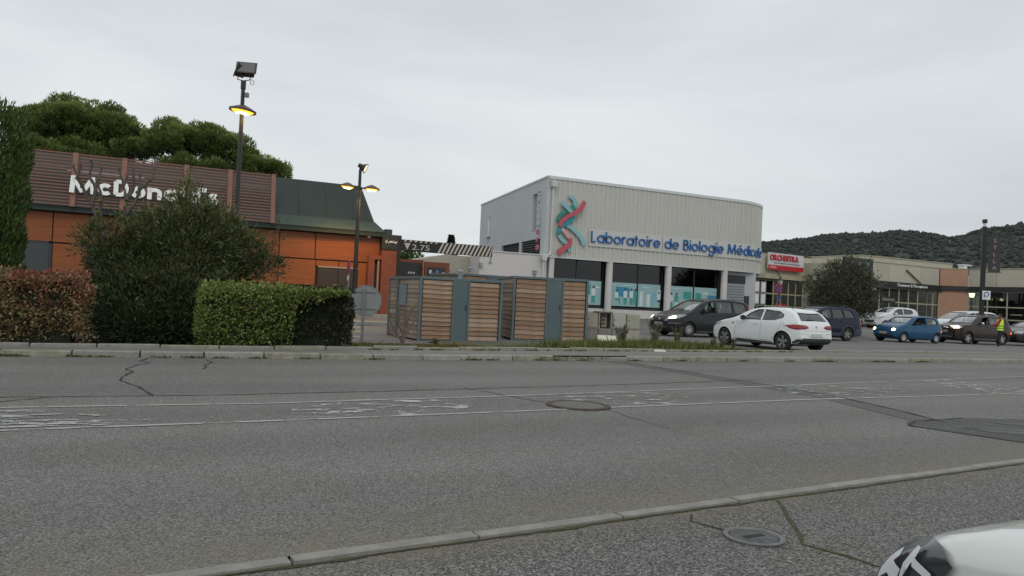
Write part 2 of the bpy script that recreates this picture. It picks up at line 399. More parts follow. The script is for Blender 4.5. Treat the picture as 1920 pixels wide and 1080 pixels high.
def dust_mat(name, col, amt):
    m = bpy.data.materials.new(name); m.use_nodes = True; nt = m.node_tree; N = nt.nodes; L = nt.links; b = N['Principled BSDF']; b.inputs['Roughness'].default_value = .95
    at = N.new('ShaderNodeAttribute'); at.attribute_name = 'fade'; tc = N.new('ShaderNodeTexCoord')
    n = N.new('ShaderNodeTexNoise'); n.inputs['Scale'].default_value = 3; n.inputs['Detail'].default_value = 9; n.inputs['Roughness'].default_value = .75; L.new(tc.outputs['Object'], n.inputs['Vector'])
    g = N.new('ShaderNodeTexNoise'); g.inputs['Scale'].default_value = 90; L.new(tc.outputs['Object'], g.inputs['Vector'])
    r = N.new('ShaderNodeMapRange'); r.inputs['From Min'].default_value = .35; r.inputs['From Max'].default_value = .7; r.inputs['To Max'].default_value = amt; L.new(n.outputs['Fac'], r.inputs[0])
    q = N.new('ShaderNodeMath'); q.operation = 'MULTIPLY'; L.new(r.outputs[0], q.inputs[0]); L.new(at.outputs['Fac'], q.inputs[1])
    q2 = N.new('ShaderNodeMath'); q2.operation = 'MULTIPLY_ADD'; q2.inputs[1].default_value = 1.6; L.new(g.outputs['Fac'], q2.inputs[0]); q2.inputs[2].default_value = -.1
    q3 = N.new('ShaderNodeMath'); q3.operation = 'MULTIPLY'; L.new(q.outputs[0], q3.inputs[0]); L.new(q2.outputs[0], q3.inputs[1])
    b.inputs['Base Color'].default_value = (*col, 1); tr = N.new('ShaderNodeBsdfTransparent'); mx = N.new('ShaderNodeMixShader')
    L.new(q3.outputs[0], mx.inputs[0]); L.new(tr.outputs[0], mx.inputs[1]); L.new(b.outputs[0], mx.inputs[2]); L.new(mx.outputs[0], N['Material Output'].inputs['Surface']); return m
SAND = dust_mat('gutter sand', (.27, .235, .17), 1.0); SAND2 = dust_mat('gutter grit', (.24, .22, .175), 1.0)
dust('gutter_dust', [(x, t_near(x)) for x in lin(-4, 14, 20)], .75, .0035, SAND, road)
dust('gutter_dust', [(x, t_far(x)) for x in lin(-12, 40, 30)], .5, .0035, SAND2, road, -1)
dust('gutter_dust', [(x, t_near(x) - .1) for x in lin(-4, 14, 20)], .35, -.0155, SAND, layby, -1)
near = empty('road_edge_stones', (0, 0, 0)); prop(near, kind='structure')
nme = [stone(.975, .085, .25, 'edge_stone', mm, .003, .002) for mm in (mat('pale edge stone', (.235, .228, .20), .85, var=.3, vscale=6, bump=.6, bscale=70), CONC)]
x = -3.32
while x < 16:
    y = t_near(x + .5) - .085
    share(nme[rng.random() < .25], 'edge_stone', near, (x + .5, y, .004 + rng.uniform(-.002, .003)), (0, 0, math.atan(.1) + R(rng.uniform(-.3, .3))))
    x += .98
# moss line under the edge stones
def ribbon(name, pts, w, z, m, parent=None, jitter=0, kind=None, seed=1, taper=False):
    r_ = random.Random(seed); P = []
    for a, b in zip(pts[:-1], pts[1:]):
        n = max(1, int(math.dist(a, b) / .12))
        for i in range(n): P.append((a[0] + (b[0] - a[0]) * i / n, a[1] + (b[1] - a[1]) * i / n))
    P.append(pts[-1]); v = []; f = []; q = 0
    for i, p in enumerate(P):
        a = P[max(0, i - 1)]; b = P[min(len(P) - 1, i + 1)]
        d = Vector((b[0] - a[0], b[1] - a[1])).normalized(); nrm = Vector((-d.y, d.x))
        q = q * .6 + r_.uniform(-jitter, jitter)
        ww = w * (r_.uniform(.5, 1.3) if jitter else 1)
        if taper: ww *= max(.15, 1 - i / len(P))
        c = Vector(p) + nrm * q
        v += [(*(c + nrm * ww / 2), z), (*(c - nrm * ww / 2), z)]
    for i in range(len(P) - 1): f.append((2 * i, 2 * i + 1, 2 * i + 3, 2 * i + 2))
    me = bpy.data.meshes.new(name); me.from_pydata(v, [], f); me.materials.append(m)
    o = bpy.data.objects.new(name, me); COL.objects.link(o)
    if parent: o.parent = parent
    else: prop(o, kind=kind or 'structure')
    return o
ribbon('joint', [(x, t_near(x) - .10) for x in (-3.5, 0, 5, 9, 14)], .03, -.012, MOSS, layby, jitter=.012, seed=3)
# cracks (children of the surface they run through)
ribbon('crack', [(-.18, 13.95), (-.28, 13.5), (-.16, 13.15), (-.38, 12.5), (-.42, 12.2), (-.33, 11.8), (-.44, 11.2), (-.40, 10.7), (-.26, 10.2), (-.1, 9.7), (-.02, 9.35)], .034, .004, CRACK, road, .022, seed=5)
ribbon('crack', [(.70, 13.8), (.82, 13.3), (.66, 12.8), (.60, 12.2)], .03, .004, CRACK, road, .03, seed=6)
ribbon('crack', [(-2.5, 9.5), (-1.5, 9.32), (.58, 9.3), (2.5, 9.5), (4.8, 9.78), (7.7, 10.2), (10, 10.6)], .03, .004, CRACK, road, .01, seed=7)
ribbon('crack', [(3.9, 9.75), (4.35, 8.5), (4.9, 7.7), (4.86, 6.5), (4.9, 5.6)], .026, .0045, CRACK, road, .02, seed=8, taper=True)
ribbon('crack', [(9.35, 14.0), (9.5, 12.2), (9.55, 10.2), (9.55, 8.3), (9.2, 7.0), (8.85, 6.1)], .05, .009, CRACK, road, .006, seed=9)
ribbon('crack', [(-2.6, 8.5), (-1.6, 8.9), (-1.0, 9.3)], .025, .0045, CRACK, road, .03, seed=19)
ribbon('crack', [(14, 11.5), (16, 12.2), (19, 12.4)], .02, .0045, CRACK, road, .02, seed=29, taper=True)
ribbon('crack', [(3.05, 3.74), (2.95, 3.62), (3.03, 3.42)], .018, -.0135, CRACK, layby, .012, seed=10)
ribbon('crack', [(3.88, 3.86), (3.62, 3.5), (3.42, 3.2), (3.3, 3.08), (3.38, 2.85), (3.42, 2.62), (3.7, 2.2)], .028, -.0135, MOSS, layby, .008, seed=11)
ribbon('crack', [(3.1, 3.1), (3.3, 2.9)], .01, -.0135, CRACK, layby, .008, seed=12, taper=True)
# trench repair and patch
def flat(name, poly, z, m, parent=None, kind=None):
    me = bpy.data.meshes.new(name); me.from_pydata([(x, y, z) for x, y in poly], [], [tuple(range(len(poly)))]); me.materials.append(m)
    o = bpy.data.objects.new(name, me); COL.objects.link(o)
    if parent: o.parent = parent
    else: prop(o, kind=kind or 'structure')
    return o
flat('trench_repair', [(8.95, 14.1), (9.35, 14.1), (9.5, 12.2), (9.55, 8.3), (9.2, 7.0), (8.85, 6.15), (8.5, 6.3), (9.1, 8.3), (9.15, 12)], .004, A_TRENCH, road)
flat('asphalt_patch', [(8.05, 6.0), (8.35, 6.25), (8.9, 6.22), (9.48, 6.28), (11.5, 5.7), (11.2, 4.9), (8.4, 4.85)], .008, A_PATCH, road)
ribbon('crack', [(8.05, 6.0), (8.5, 6.26), (9.48, 6.3), (11.5, 5.7)], .04, .012, CRACK, road, .012, seed=13)
def blotch(name, pts, z, m, parent, seed):
    r_ = random.Random(seed); P = []
    n = len(pts)
    for i in range(n):
        a, b = pts[i], pts[(i + 1) % n]
        for k in range(6):
            t = k / 6; P.append((a[0] + (b[0] - a[0]) * t + r_.uniform(-.04, .04), a[1] + (b[1] - a[1]) * t + r_.uniform(-.03, .03)))
    return flat(name, P, z, m, parent)
TAR = mat('tar stain', (.02, .02, .02), .45, var=.5, vscale=12)
blotch('tar_stain', [(8.6, 5.75), (9.3, 5.55), (9.6, 5.3), (9.9, 5.25), (9.7, 5.0), (9.0, 5.15), (8.7, 5.45)], .012, TAR, road, 4)
blotch('tar_stain', [(9.5, 5.95), (10.3, 5.7), (10.6, 5.4), (9.9, 5.55)], .012, TAR, road, 5)
# central lane lines and what is left of the hatching between them
up_pts = [(-9, 8.55), (-1.36, 8.57), (1.09, 8.58), (4.4, 8.94), (10.3, 9.82), (18.9, 11.1), (30, 12.3)]
lo_pts = [(-9, 7.2), (-1.15, 7.3), (.96, 7.44), (3.65, 7.67), (8.53, 8.13), (14.3, 8.38), (30, 8.6)]
mk = empty('road_markings', (0, 0, 0)); prop(mk, kind='structure')
ribbon('lane_line', up_pts, .06, .006, PAINT, mk); ribbon('lane_line', lo_pts, .065, .006, PAINT, mk)
for k, (cx, n) in enumerate([(-2.6, 3), (2.2, 2), (5.6, 3), (9.9, 4), (14.5, 4), (19, 3), (24, 2)]):
    yl = np.interp(cx, [p[0] for p in lo_pts], [p[1] for p in lo_pts]); yu = np.interp(cx + 1, [p[0] for p in up_pts], [p[1] for p in up_pts])
    w = 1.0 if k else 1.7
    flat('hatch_bar', [(cx - w, yl + .05), (cx + w * .6, yl + .05), (cx + w * 1.3, yl + (yu - yl) * .55), (cx + w * .9, yu - .05), (cx - w * .1, yu - .05), (cx - w * .9, yl + (yu - yl) * .5)], .0064,
         PAINT_WORN if k not in (0, 2, 3) else PAINT_HALF, mk)
# manhole covers
def manhole(name, x, y, z, r, m, label, hole=True):
    t = empty(name, (x, y, z), 0, label, 'manhole cover')
    MB().lathe([(r, -.01), (r, .012), (r - .008, .014), (r - .026, .014), (r - .032, .006)], 40).build('frame', m, t, smooth=True)
    b = MB().lathe([(r - .034, .002), (r - .038, .010), (r * .45, .011), (.001, .011)], 40); b.build('cover', mat('cast iron cover', (.10, .10, .10), .6, .5, var=.5, vscale=18, bump=1, bscale=90), t)
    if hole: MB().box(-.07, .07, -.018, .018, .0115, .0135).build('lifting_slot', CRACK, t, bevel=.001)
    return t
IRON = mat('worn iron ring', (.17, .165, .17), .5, .6, var=.3, vscale=12, bump=.5)
manhole('manhole_cover', 3.11, 3.26, -.018, .17, IRON, 'dark round iron manhole cover near the pale edge stones')
t = empty('manhole_cover', (4.71, 8.0, .008), 0, 'rusty round manhole cover breaking the worn white centre line', 'manhole cover')
MB().lathe([(.40, -.005), (.40, .008), (.33, .010), (.325, .003)], 36).build('frame', mat('rusty rim', (.075, .055, .045), .9, var=.5, vscale=15, bump=.6), t)
MB().lathe([(.323, .004), (.001, .006)], 36).build('cover', mat('gravelly cover', (.14, .135, .125), .9, var=.6, vscale=45, bump=1, bscale=80), t)
blotch('old_paint', [(3.5, 8.3), (5.2, 8.65), (6.1, 8.5), (7.2, 8.55), (6.2, 8.25), (4.2, 8.42)], .007, PAINT_HALF, mk, 8)
blotch('old_paint', [(-3.2, 7.35), (-.2, 7.45), (.1, 7.65), (-1.0, 7.8), (-3.2, 7.7)], .007, paint_mat('flaking road paint', .56, seed=2), mk, 9)
blotch('old_paint', [(8.9, 9.2), (11, 9.5), (12.5, 9.1), (11.5, 8.7), (10.2, 8.8)], .007, PAINT_HALF, mk, 10)

# ------------------------------------------------------------------ leaves
def leaf_mat(name, cols, trans=.15, rough=.5, pos=None):
    m = bpy.data.materials.new(name); m.use_nodes = True; nt = m.node_tree; N = nt.nodes; L = nt.links; b = N['Principled BSDF']
    at = N.new('ShaderNodeAttribute'); at.attribute_name = 'tint'
    r = N.new('ShaderNodeValToRGB'); L.new(at.outputs['Fac'], r.inputs['Fac'])
    e = r.color_ramp.elements; k = len(cols)
    e[0].color = (*cols[0], 1); e[1].color = (*cols[-1], 1)
    if pos: e[0].position = pos[0]; e[1].position = pos[-1]
    for i in range(1, k - 1):
        q = e.new(pos[i] if pos else i / (k - 1)); q.color = (*cols[i], 1)
    L.new(r.outputs[0], b.inputs['Base Color']); b.inputs['Roughness'].default_value = rough; b.inputs['Specular IOR Level'].default_value = .35
    t = N.new('ShaderNodeBsdfTranslucent'); L.new(r.outputs[0], t.inputs['Color'])
    mx = N.new('ShaderNodeMixShader'); mx.inputs[0].default_value = trans
    L.new(b.outputs[0], mx.inputs[1]); L.new(t.outputs[0], mx.inputs[2]); L.new(mx.outputs[0], N['Material Output'].inputs['Surface'])
    return m
def leaves(name, P, D, length, width, m, tint, parent=None, rs=None, fold=.25):
    """diamond leaves at points P growing along D"""
    rs = rs or np.random.RandomState(1)
    n = len(P); D = D / (np.linalg.norm(D, axis=1, keepdims=True) + 1e-9)
    A = rs.normal(size=(n, 3)); S = np.cross(D, A); S /= (np.linalg.norm(S, axis=1, keepdims=True) + 1e-9)
    U = np.cross(S, D)
    l = (length * rs.uniform(.65, 1.25, n))[:, None]; w = (width * rs.uniform(.7, 1.2, n))[:, None]
    V = np.empty((n, 4, 3)); V[:, 0] = P; V[:, 1] = P + D * l * .5 + S * w * .5 + U * w * fold; V[:, 2] = P + D * l; V[:, 3] = P + D * l * .5 - S * w * .5 + U * w * fold
    F = np.arange(n * 4).reshape(n, 4)
    me = numpy_mesh(name, V.reshape(-1, 3), F, m, tint)
    o = bpy.data.objects.new(name, me); COL.objects.link(o)
    if parent: o.parent = parent
    return o
def rnd_dir(rs, n):
    d = rs.normal(size=(n, 3)); return d / np.linalg.norm(d, axis=1, keepdims=True)

def box_hedge(name, x0, x1, y0, y1, z1, n, m, ln, wd, label, seed, lump=.08, tintf=None, slope=0, bottom=.05, under=(.02, .025, .012), group=None):
    """clipped hedge: leaves spread through the outer skin of a lumpy box, over a dark twiggy core"""
    rs = np.random.RandomState(seed)
    t = empty(name, ((x0 + x1) / 2, (y0 + y1) / 2, 0), 0, label, 'hedge', group)
    cx, cy = (x0 + x1) / 2, (y0 + y1) / 2; hx, hy = (x1 - x0) / 2, (y1 - y0) / 2
    f = rs.uniform(size=n); P = np.empty((n, 3)); Nn = np.zeros((n, 3))
    u, v = rs.uniform(-1, 1, n), rs.uniform(0, 1, n); v = v
    aF, aT, aS = 2 * hx * z1, 2 * hx * 2 * hy, 2 * hy * z1; tot = aF + aT + 2 * aS
    k = np.searchsorted(np.cumsum([aF, aT, aS, aS]) / tot, f)
    for i, (fx, fy, fz, nx, ny, nz) in enumerate([(1, 0, 1, 0, -1, 0), (1, 1, 0, 0, 0, 1), (0, 1, 1, -1, 0, 0), (0, 1, 1, 1, 0, 0)]):
        q = k == i; c = q.sum(); w = rs.uniform(-1, 1, c)
        P[q, 0] = u[q] * hx if fx else nx * hx
        P[q, 1] = (w if i == 1 else u[q]) * hy if fy else -hy
        P[q, 2] = bottom + v[q] * (z1 - bottom) if fz else z1
        Nn[q] = (nx, ny, nz)
    # round the long edges and make lumps
    L_ = lump * (np.sin(P[:, 0] * 5.1 + seed) + np.sin(P[:, 2] * 6.3 + P[:, 0] * 3) + np.sin(P[:, 1] * 5 + 2)) / 2
    P += Nn * L_[:, None]
    rr = .16
    dz = np.clip((P[:, 2] - (z1 - rr)) / rr, 0, 1); P[:, 1] += dz ** 2 * .1 * (P[:, 1] < 0)
    P[:, 2] -= np.clip((np.abs(P[:, 0]) - (hx - rr)) / rr, 0, 1.2) ** 2 * .1
    P[:, 2] += slope * (P[:, 0] + hx)
    P -= Nn * (rs.uniform(0, 1, n) ** 1.5 * .22)[:, None]
    D = Nn * .8 + rnd_dir(rs, n) + np.array([0, -.1, .35])
    hol = np.sin(P[:, 0] * 4.3 + seed) * np.sin(P[:, 2] * 5.9 + P[:, 0] * 2.1 + seed * 2) + .6 * np.sin(P[:, 0] * 11 + P[:, 2] * 9)
    keep = (rs.uniform(size=n) < np.where((hol > .85) & (P[:, 2] < z1 - .2), .35, 1)) & ~((P[:, 2] < .22 + .12 * np.sin(P[:, 0] * 3 + seed)) & (rs.uniform(size=n) < .75))
    P, D = P[keep], D[keep]; n = len(P)
    k = 160; sx = rs.uniform(-hx, hx, k); SP = []; SD = []
    for q in sx:       # stray shoots above the clipped top
        h_ = rs.uniform(.03, .14); y_ = rs.uniform(-hy, hy * .4)
        for _ in range(7): SP.append((q + rs.normal(0, .012), y_ + rs.normal(0, .012), z1 + slope * (q + hx) + rs.uniform(-.05, 1) * h_)); SD.append(rs.normal(0, .6, 3) + np.array([0, 0, .8]))
    P = np.vstack([P, SP]); D = np.vstack([D, SD]); n = len(P)
    tint = np.clip(rs.normal(.5, .22, n), 0, 1)
    if tintf is not None: tint = tintf(P, tint, rs)
    leaves('foliage', P, D, ln, wd, m, tint, t, rs)
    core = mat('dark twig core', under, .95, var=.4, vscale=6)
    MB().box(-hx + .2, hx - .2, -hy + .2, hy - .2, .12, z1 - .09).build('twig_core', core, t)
    return t
PHOT = leaf_mat('photinia leaf', [(.06, .07, .025), (.15, .12, .055), (.33, .27, .13), (.19, .065, .04), (.36, .085, .085)], .15)
def phot_tint(P, t, rs):
    n = np.sin(P[:, 0] * 2.2 + 1.0) * .5 + np.sin(P[:, 0] * 5 + P[:, 2] * 4) * .3
    flower = (n + rs.normal(0, .35, len(t))) > .25
    red = np.clip(.62 + (P[:, 2] - .9) * .38 + rs.normal(0, .2, len(t)), 0, 1)
    return np.where(flower, np.clip(rs.normal(.45, .08, len(t)), 0, .6), red)
box_hedge('photinia_hedge', -5.2, -1.25, 15.05, 16.4, 1.30, 26000, PHOT, .075, .035, 'red leaved clipped hedge with pale flower heads at the left', 3, lump=.1, tintf=phot_tint)
PRIV = leaf_mat('light hedge leaf', [(.06, .085, .018), (.14, .185, .045), (.25, .30, .085), (.38, .42, .16)], .25)
def light_edge(P, t, rs):
    return np.clip(t + (P[:, 2] - .8) * .2, 0, 1)
box_hedge('light_green_hedge', .62, 2.35, 15.05, 16.3, 1.24, 15000, PRIV, .065, .042, 'bright yellow green clipped hedge left of the dark hedge', 5, lump=.05, tintf=light_edge)
DARKH = leaf_mat('dark hedge leaf', [(.010, .014, .007), (.020, .027, .011), (.038, .048, .02), (.085, .095, .045)], .08)
box_hedge('dark_hedge', 2.2, 3.55, 15.12, 16.2, 1.235, 15000, DARKH, .05, .03, 'dark green clipped hedge beside the round sign back', 8, lump=.04)
# the light ivy also runs over the top of the dark hedge
rs = np.random.RandomState(12); n = 3400
P = np.stack([rs.uniform(2.2, 3.4, n), rs.uniform(15.02, 16.1, n), 1.245 + rs.normal(0, .03, n)], 1)
k = rs.uniform(size=n) < .45
P[k, 1] = 15.02 + rs.normal(0, .03, k.sum()); P[k, 2] = 1.25 - np.abs(rs.normal(0, .13, k.sum())) * np.clip((3.4 - P[k, 0]) * 1.1, .15, 1.4)
tr_ = empty('ivy_trail', (2.8, 15.5, 0), 0, 'light green leaves trailing over the top of the dark hedge', 'ivy')
P -= np.array([2.8, 15.5, 0])
leaves('foliage', P, rnd_dir(rs, n) + np.array([0, -.5, .5]), .06, .04, PRIV, np.clip(rs.normal(.5, .2, n), 0, 1), tr_, rs)

def shrub(name, c, label, cat, blobs, n, m, ln, wd, seed, up=.5, tintf=None, twigs=14, bark=None, shell=.55, clump=0, stem_r=.03, group=None, sprays=0):
    """many-lobed bush: leaves through the outer part of ellipsoid lobes, stems rising from the base"""
    rs = np.random.RandomState(seed); t = empty(name, c, 0, label, cat, group)
    w = np.array([b[3] * b[4] * b[5] for b in blobs]) ** (2 / 3); w /= w.sum()
    idx = rs.choice(len(blobs), n, p=w); B = np.array(blobs)[idx]
    d = rnd_dir(rs, n); r = shell + (1 - shell) * rs.uniform(size=n) ** .6
    r *= 1 + .10 * np.sin(d[:, 0] * 7 + B[:, 0] * 9) + .10 * np.sin(d[:, 2] * 8 + B[:, 1] * 7)
    if clump:
        # gather the leaves in tufts
        k = n // clump; dd = d[:k]; rr = r[:k]; BB = B[:k]
        Cn = BB[:, :3] + dd * rr[:, None] * BB[:, 3:6]
        j = rs.randint(0, k, n); P = Cn[j] + rs.normal(0, ln * .55, (n, 3)); D = (P - Cn[j]) * 1.0 / ln + dd[j] * .6 + np.array([0, 0, up]); 
    else:
        P = B[:, :3] + d * r[:, None] * B[:, 3:6]; D = d * .7 + rnd_dir(rs, n) * .8 + np.array([0, 0, up])
    keep = P[:, 2] > .06; P, D = P[keep], D[keep]
    if sprays:   # long shoots leaving the crown
        SP = []; SD = []
        for _ in range(sprays):
            b = blobs[rs.choice(len(blobs), p=w)]; q = rnd_dir(rs, 1)[0]; q[2] = abs(q[2]) * .8 + .1; q /= np.linalg.norm(q)
            p0 = np.array(b[:3]) + q * np.array(b[3:6]) * .85; L_ = rs.uniform(.25, .6)
            for k in range(26):
                s_ = rs.uniform(); SP.append(p0 + (q + np.array([0, 0, .5])) * L_ * s_); SD.append(q * .5 + rs.normal(0, .6, 3) + np.array([0, 0, .6]))
        P = np.vstack([P, SP]); D = np.vstack([D, SD])
    tint = np.clip(rs.normal(.5, .2, len(P)), 0, 1)
    if tintf is not None: tint = tintf(P, tint, rs)
    leaves('foliage', P, D, ln, wd, m, tint, t, rs)
    bark = bark or mat('grey brown bark', (.085, .07, .055), .9, var=.4, vscale=8, bump=.6)
    b = MB()
    for i in range(twigs):
        bl = blobs[rs.randint(len(blobs))]; q = rnd_dir(rs, 1)[0]
        e = Vector(bl[:3]) + Vector((q[0] * bl[3], q[1] * bl[4], q[2] * bl[5])) * .8
        p0 = Vector((rs.uniform(-.15, .15), rs.uniform(-.1, .1), 0)); mid = p0.lerp(e, .5) + Vector((rs.uniform(-.1, .1), rs.uniform(-.1, .1), .15))
        b.path([p0, mid, e], [stem_r, stem_r * .7, stem_r * .3], 5)
    b.build('stems', bark, t)
    return t
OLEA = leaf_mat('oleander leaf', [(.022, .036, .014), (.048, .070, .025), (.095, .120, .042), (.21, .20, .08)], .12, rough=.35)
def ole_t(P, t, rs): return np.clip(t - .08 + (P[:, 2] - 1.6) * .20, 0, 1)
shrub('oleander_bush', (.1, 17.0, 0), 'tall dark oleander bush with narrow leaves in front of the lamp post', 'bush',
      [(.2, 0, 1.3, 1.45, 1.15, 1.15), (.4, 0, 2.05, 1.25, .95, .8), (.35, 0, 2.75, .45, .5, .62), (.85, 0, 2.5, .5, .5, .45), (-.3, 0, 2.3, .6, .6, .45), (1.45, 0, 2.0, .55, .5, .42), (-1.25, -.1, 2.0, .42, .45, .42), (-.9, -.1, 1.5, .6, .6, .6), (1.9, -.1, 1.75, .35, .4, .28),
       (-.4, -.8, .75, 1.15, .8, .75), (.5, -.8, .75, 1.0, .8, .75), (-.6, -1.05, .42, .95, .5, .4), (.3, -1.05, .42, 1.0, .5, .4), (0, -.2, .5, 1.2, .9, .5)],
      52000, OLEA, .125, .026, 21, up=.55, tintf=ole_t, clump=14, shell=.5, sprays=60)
CYP = leaf_mat('cypress leaf', [(.030, .060, .016), (.058, .105, .024), (.10, .16, .036), (.16, .22, .055)], .1)
rs = np.random.RandomState(31)
t = empty('cypress', (-3.62, 18.1, 0), 0, 'tall clipped evergreen column at the left edge', 'tree')
n = 26000; a = rs.uniform(0, 2 * math.pi, n); z = rs.uniform(.1, 4.4, n)
rad = 1.0 * (1 - .06 * (z / 4.9) ** 3) * (1 + .05 * np.sin(a * 5 + z * 2) + .04 * np.sin(z * 7 + a * 3)) - rs.uniform(0, 1, n) ** 2 * .3
topz = z + np.where(z > 4.05, rs.uniform(-.1, .3, n), 0)
P = np.stack([np.cos(a) * rad, np.sin(a) * rad, topz], 1)
cap = rs.uniform(size=n) < .12; P[cap] = np.stack([np.cos(a[cap]) * rs.uniform(0, 1, cap.sum()), np.sin(a[cap]) * rs.uniform(0, 1, cap.sum()), 4.35 + rs.uniform(-.1, .3, cap.sum())], 1)
leaves('foliage', P, np.stack([np.cos(a) * .5, np.sin(a) * .5, np.full(n, 1.5)], 1) + rnd_dir(rs, n) * .7, .13, .035, CYP, np.clip(rs.normal(.45, .22, n), 0, 1), t, rs)
MB().tube((0, 0, 0), (0, 0, 3), .12, .07).build('trunk', mat('brown bark', (.09, .06, .04), .9, var=.3, vscale=8, bump=.5), t)
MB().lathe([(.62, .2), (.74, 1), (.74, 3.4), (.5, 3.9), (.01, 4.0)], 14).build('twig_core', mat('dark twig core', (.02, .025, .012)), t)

# pollarded bare tree
BARK = mat('pollard bark', (.10, .085, .07), .9, var=.4, vscale=10, bump=.8, bscale=30)
LICH = mat('lichen', (.17, .15, .03), .9, var=.5, vscale=20)
t = empty('bare_tree', (-1.03, 16.95, 0), 0, 'leafless pruned tree with knobbly forked branches before the sign letters', 'tree')
b = MB(); r_ = random.Random(4)
b.path([(0, 0, 0), (.02, 0, .8), (.0, 0, 1.6), (.03, 0, 2.05)], [.09, .08, .07, .065], 9)
b.build('trunk', BARK, t, smooth=True)
limbs = [[(0, 0, 1.95), (-.22, .05, 2.45), (-.34, .1, 2.75), (-.52, .1, 3.1), (-.70, .1, 3.5)], [(-.34, .1, 2.75), (-.30, .15, 3.1), (-.42, .2, 3.35), (-.38, .2, 3.62)],
         [(-.22, .05, 2.45), (-.18, 0, 2.9), (-.25, -.05, 3.25), (-.2, 0, 3.5)], [(0.02, 0, 2.0), (.2, .05, 2.5), (.27, .05, 2.9), (.2, .1, 3.2), (.1, .1, 3.55)],
         [(.2, .05, 2.5), (.42, 0, 2.85), (.5, 0, 3.15), (.72, 0, 3.4), (.74, .02, 3.6)], [(.27, .05, 2.9), (.38, .1, 3.2), (.36, .1, 3.55)], [(.5, 0, 3.15), (.48, 0, 3.45)],
         [(-.52, .1, 3.1), (-.62, .0, 3.25), (-.56, 0, 3.5)], [(.2, .1, 3.2), (.25, .1, 3.4)]]
for L_ in limbs:
    b = MB(); k = len(L_); rads = [.036 - .018 * i / (k - 1) for i in range(k)]; rads[-1] = .018
    P_ = []; R_ = []
    for i in range(k - 1):
        for q in range(3):
            f = q / 3; P_.append([L_[i][j] + (L_[i + 1][j] - L_[i][j]) * f + r_.uniform(-.012, .012) for j in range(3)]); R_.append((rads[i] + (rads[i + 1] - rads[i]) * f) * r_.choice([.9, 1, 1.25]))
    P_.append(L_[-1]); R_.append(.024)
    b.path(P_, R_, 7)
    o = b.build('branch', BARK, t, smooth=True)
    tip = Vector(L_[-1]); s_ = MB()
    for q in range(4):
        d = Vector((r_.uniform(-1, 1), r_.uniform(-1, 1), r_.uniform(.3, 1.2))).normalized(); s_.tube(tip, tip + d * r_.uniform(.03, .09), .013, .007, 5)
    s_.build('knuckle', BARK, o)
for p in [(-.05, -.07, 2.35), (-.24, -.03, 2.62), (.02, -.05, 2.15), (.25, -.01, 2.8), (-.2, -.06, 2.85)]:
    q = bmesh.new(); bmesh.ops.create_icosphere(q, subdivisions=1, radius=.034, matrix=Matrix.Translation(p)); me = bpy.data.meshes.new('lichen_patch'); q.to_mesh(me); q.free(); me.materials.append(LICH)
    share(me, 'lichen_patch', t)

# umbrella pines behind the restaurant
PINE = leaf_mat('pine needle', [(.038, .062, .018), (.085, .125, .034), (.17, .22, .06), (.28, .33, .10)], .22, rough=.6)
def pine(c, label, lobes, seed, n_puff, trunkh):
    rs = np.random.RandomState(seed); t = empty('umbrella_pine', c, 0, label, 'tree', 'umbrella pines behind the restaurant')
    PP = []; DD = []; TT = []
    for lx, ly, lz, rx, ry, rz in lobes:
        k = int(n_puff * rx * rz / 6)
        d = rnd_dir(rs, k); d[:, 2] = np.where(d[:, 2] < -.25, -d[:, 2] * .6, d[:, 2]); rr = rs.uniform(.72, 1.0, k)[:, None]
        C = np.array([lx, ly, lz]) + d * rr * np.array([rx, ry, rz])
        for cc, dd in zip(C, d):
            R_ = rs.uniform(.34, .62); m_ = int(150 * R_ * R_ / .2)
            q = rnd_dir(rs, m_); q[:, 2] = q[:, 2] * .8 + .15
            PP.append(cc + q * R_ * rs.uniform(.55, 1, m_)[:, None]); DD.append(q + np.array([0, 0, .5])); TT.append(np.clip(rs.normal(.40 + .2 * dd[2], .16) + q[:, 2] * .28 + rs.normal(0, .08, m_), 0, 1))  # tint rises on upward sides: highlights painted into the needle colour
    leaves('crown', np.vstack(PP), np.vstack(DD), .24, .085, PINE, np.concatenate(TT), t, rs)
    bk = mat('pine bark', (.12, .075, .055), .9, var=.4, vscale=3, bump=.5)
    MB().path([(0, 0, -.2), (.15, 0, trunkh * .5), (0, 0, trunkh)], [.32, .27, .22], 9).build('trunk', bk, t, smooth=True)
    b = MB()
    for lx, ly, lz, rx, ry, rz in lobes:
        b.path([(0, 0, trunkh * .85), (lx * .5, ly * .5, (trunkh + lz) / 2 - .4), (lx, ly, lz)], [.16, .11, .05], 6)
        for _ in range(4):
            q = rnd_dir(rs, 1)[0]; b.path([(lx * .5, ly * .5, (trunkh + lz) / 2 - .4), (lx + q[0] * rx * .5, ly + q[1] * ry * .5, lz - .3), (lx + q[0] * rx * .8, ly + q[1] * ry * .8, lz + abs(q[2]) * rz * .5)], [.08, .05, .03], 5)
    b.build('limbs', bk, t)
pine((-6.0, 60.2, .5), 'largest umbrella pine, its broad crown left above the slatted roof screen', [(-2.3, 0, 10.3, 1.55, 2, 1.9), (-.6, 0, 11.2, 2.2, 2.2, 2.0), (.6, 0, 9.9, 2.0, 1.5, 1.5), (2.9, -.3, 10.6, 1.5, 1.5, 1.5), (1.7, 0, 10.9, 2.1, 2, 2.1), (3.4, -.5, 9.7, 1.7, 1.8, 1.8), (.5, -1.2, 8.9, 2.6, 1.5, 1.3), (-2.3, -1, 8.9, 1.5, 1.5, 1.2)], 41, 150, 8.2)
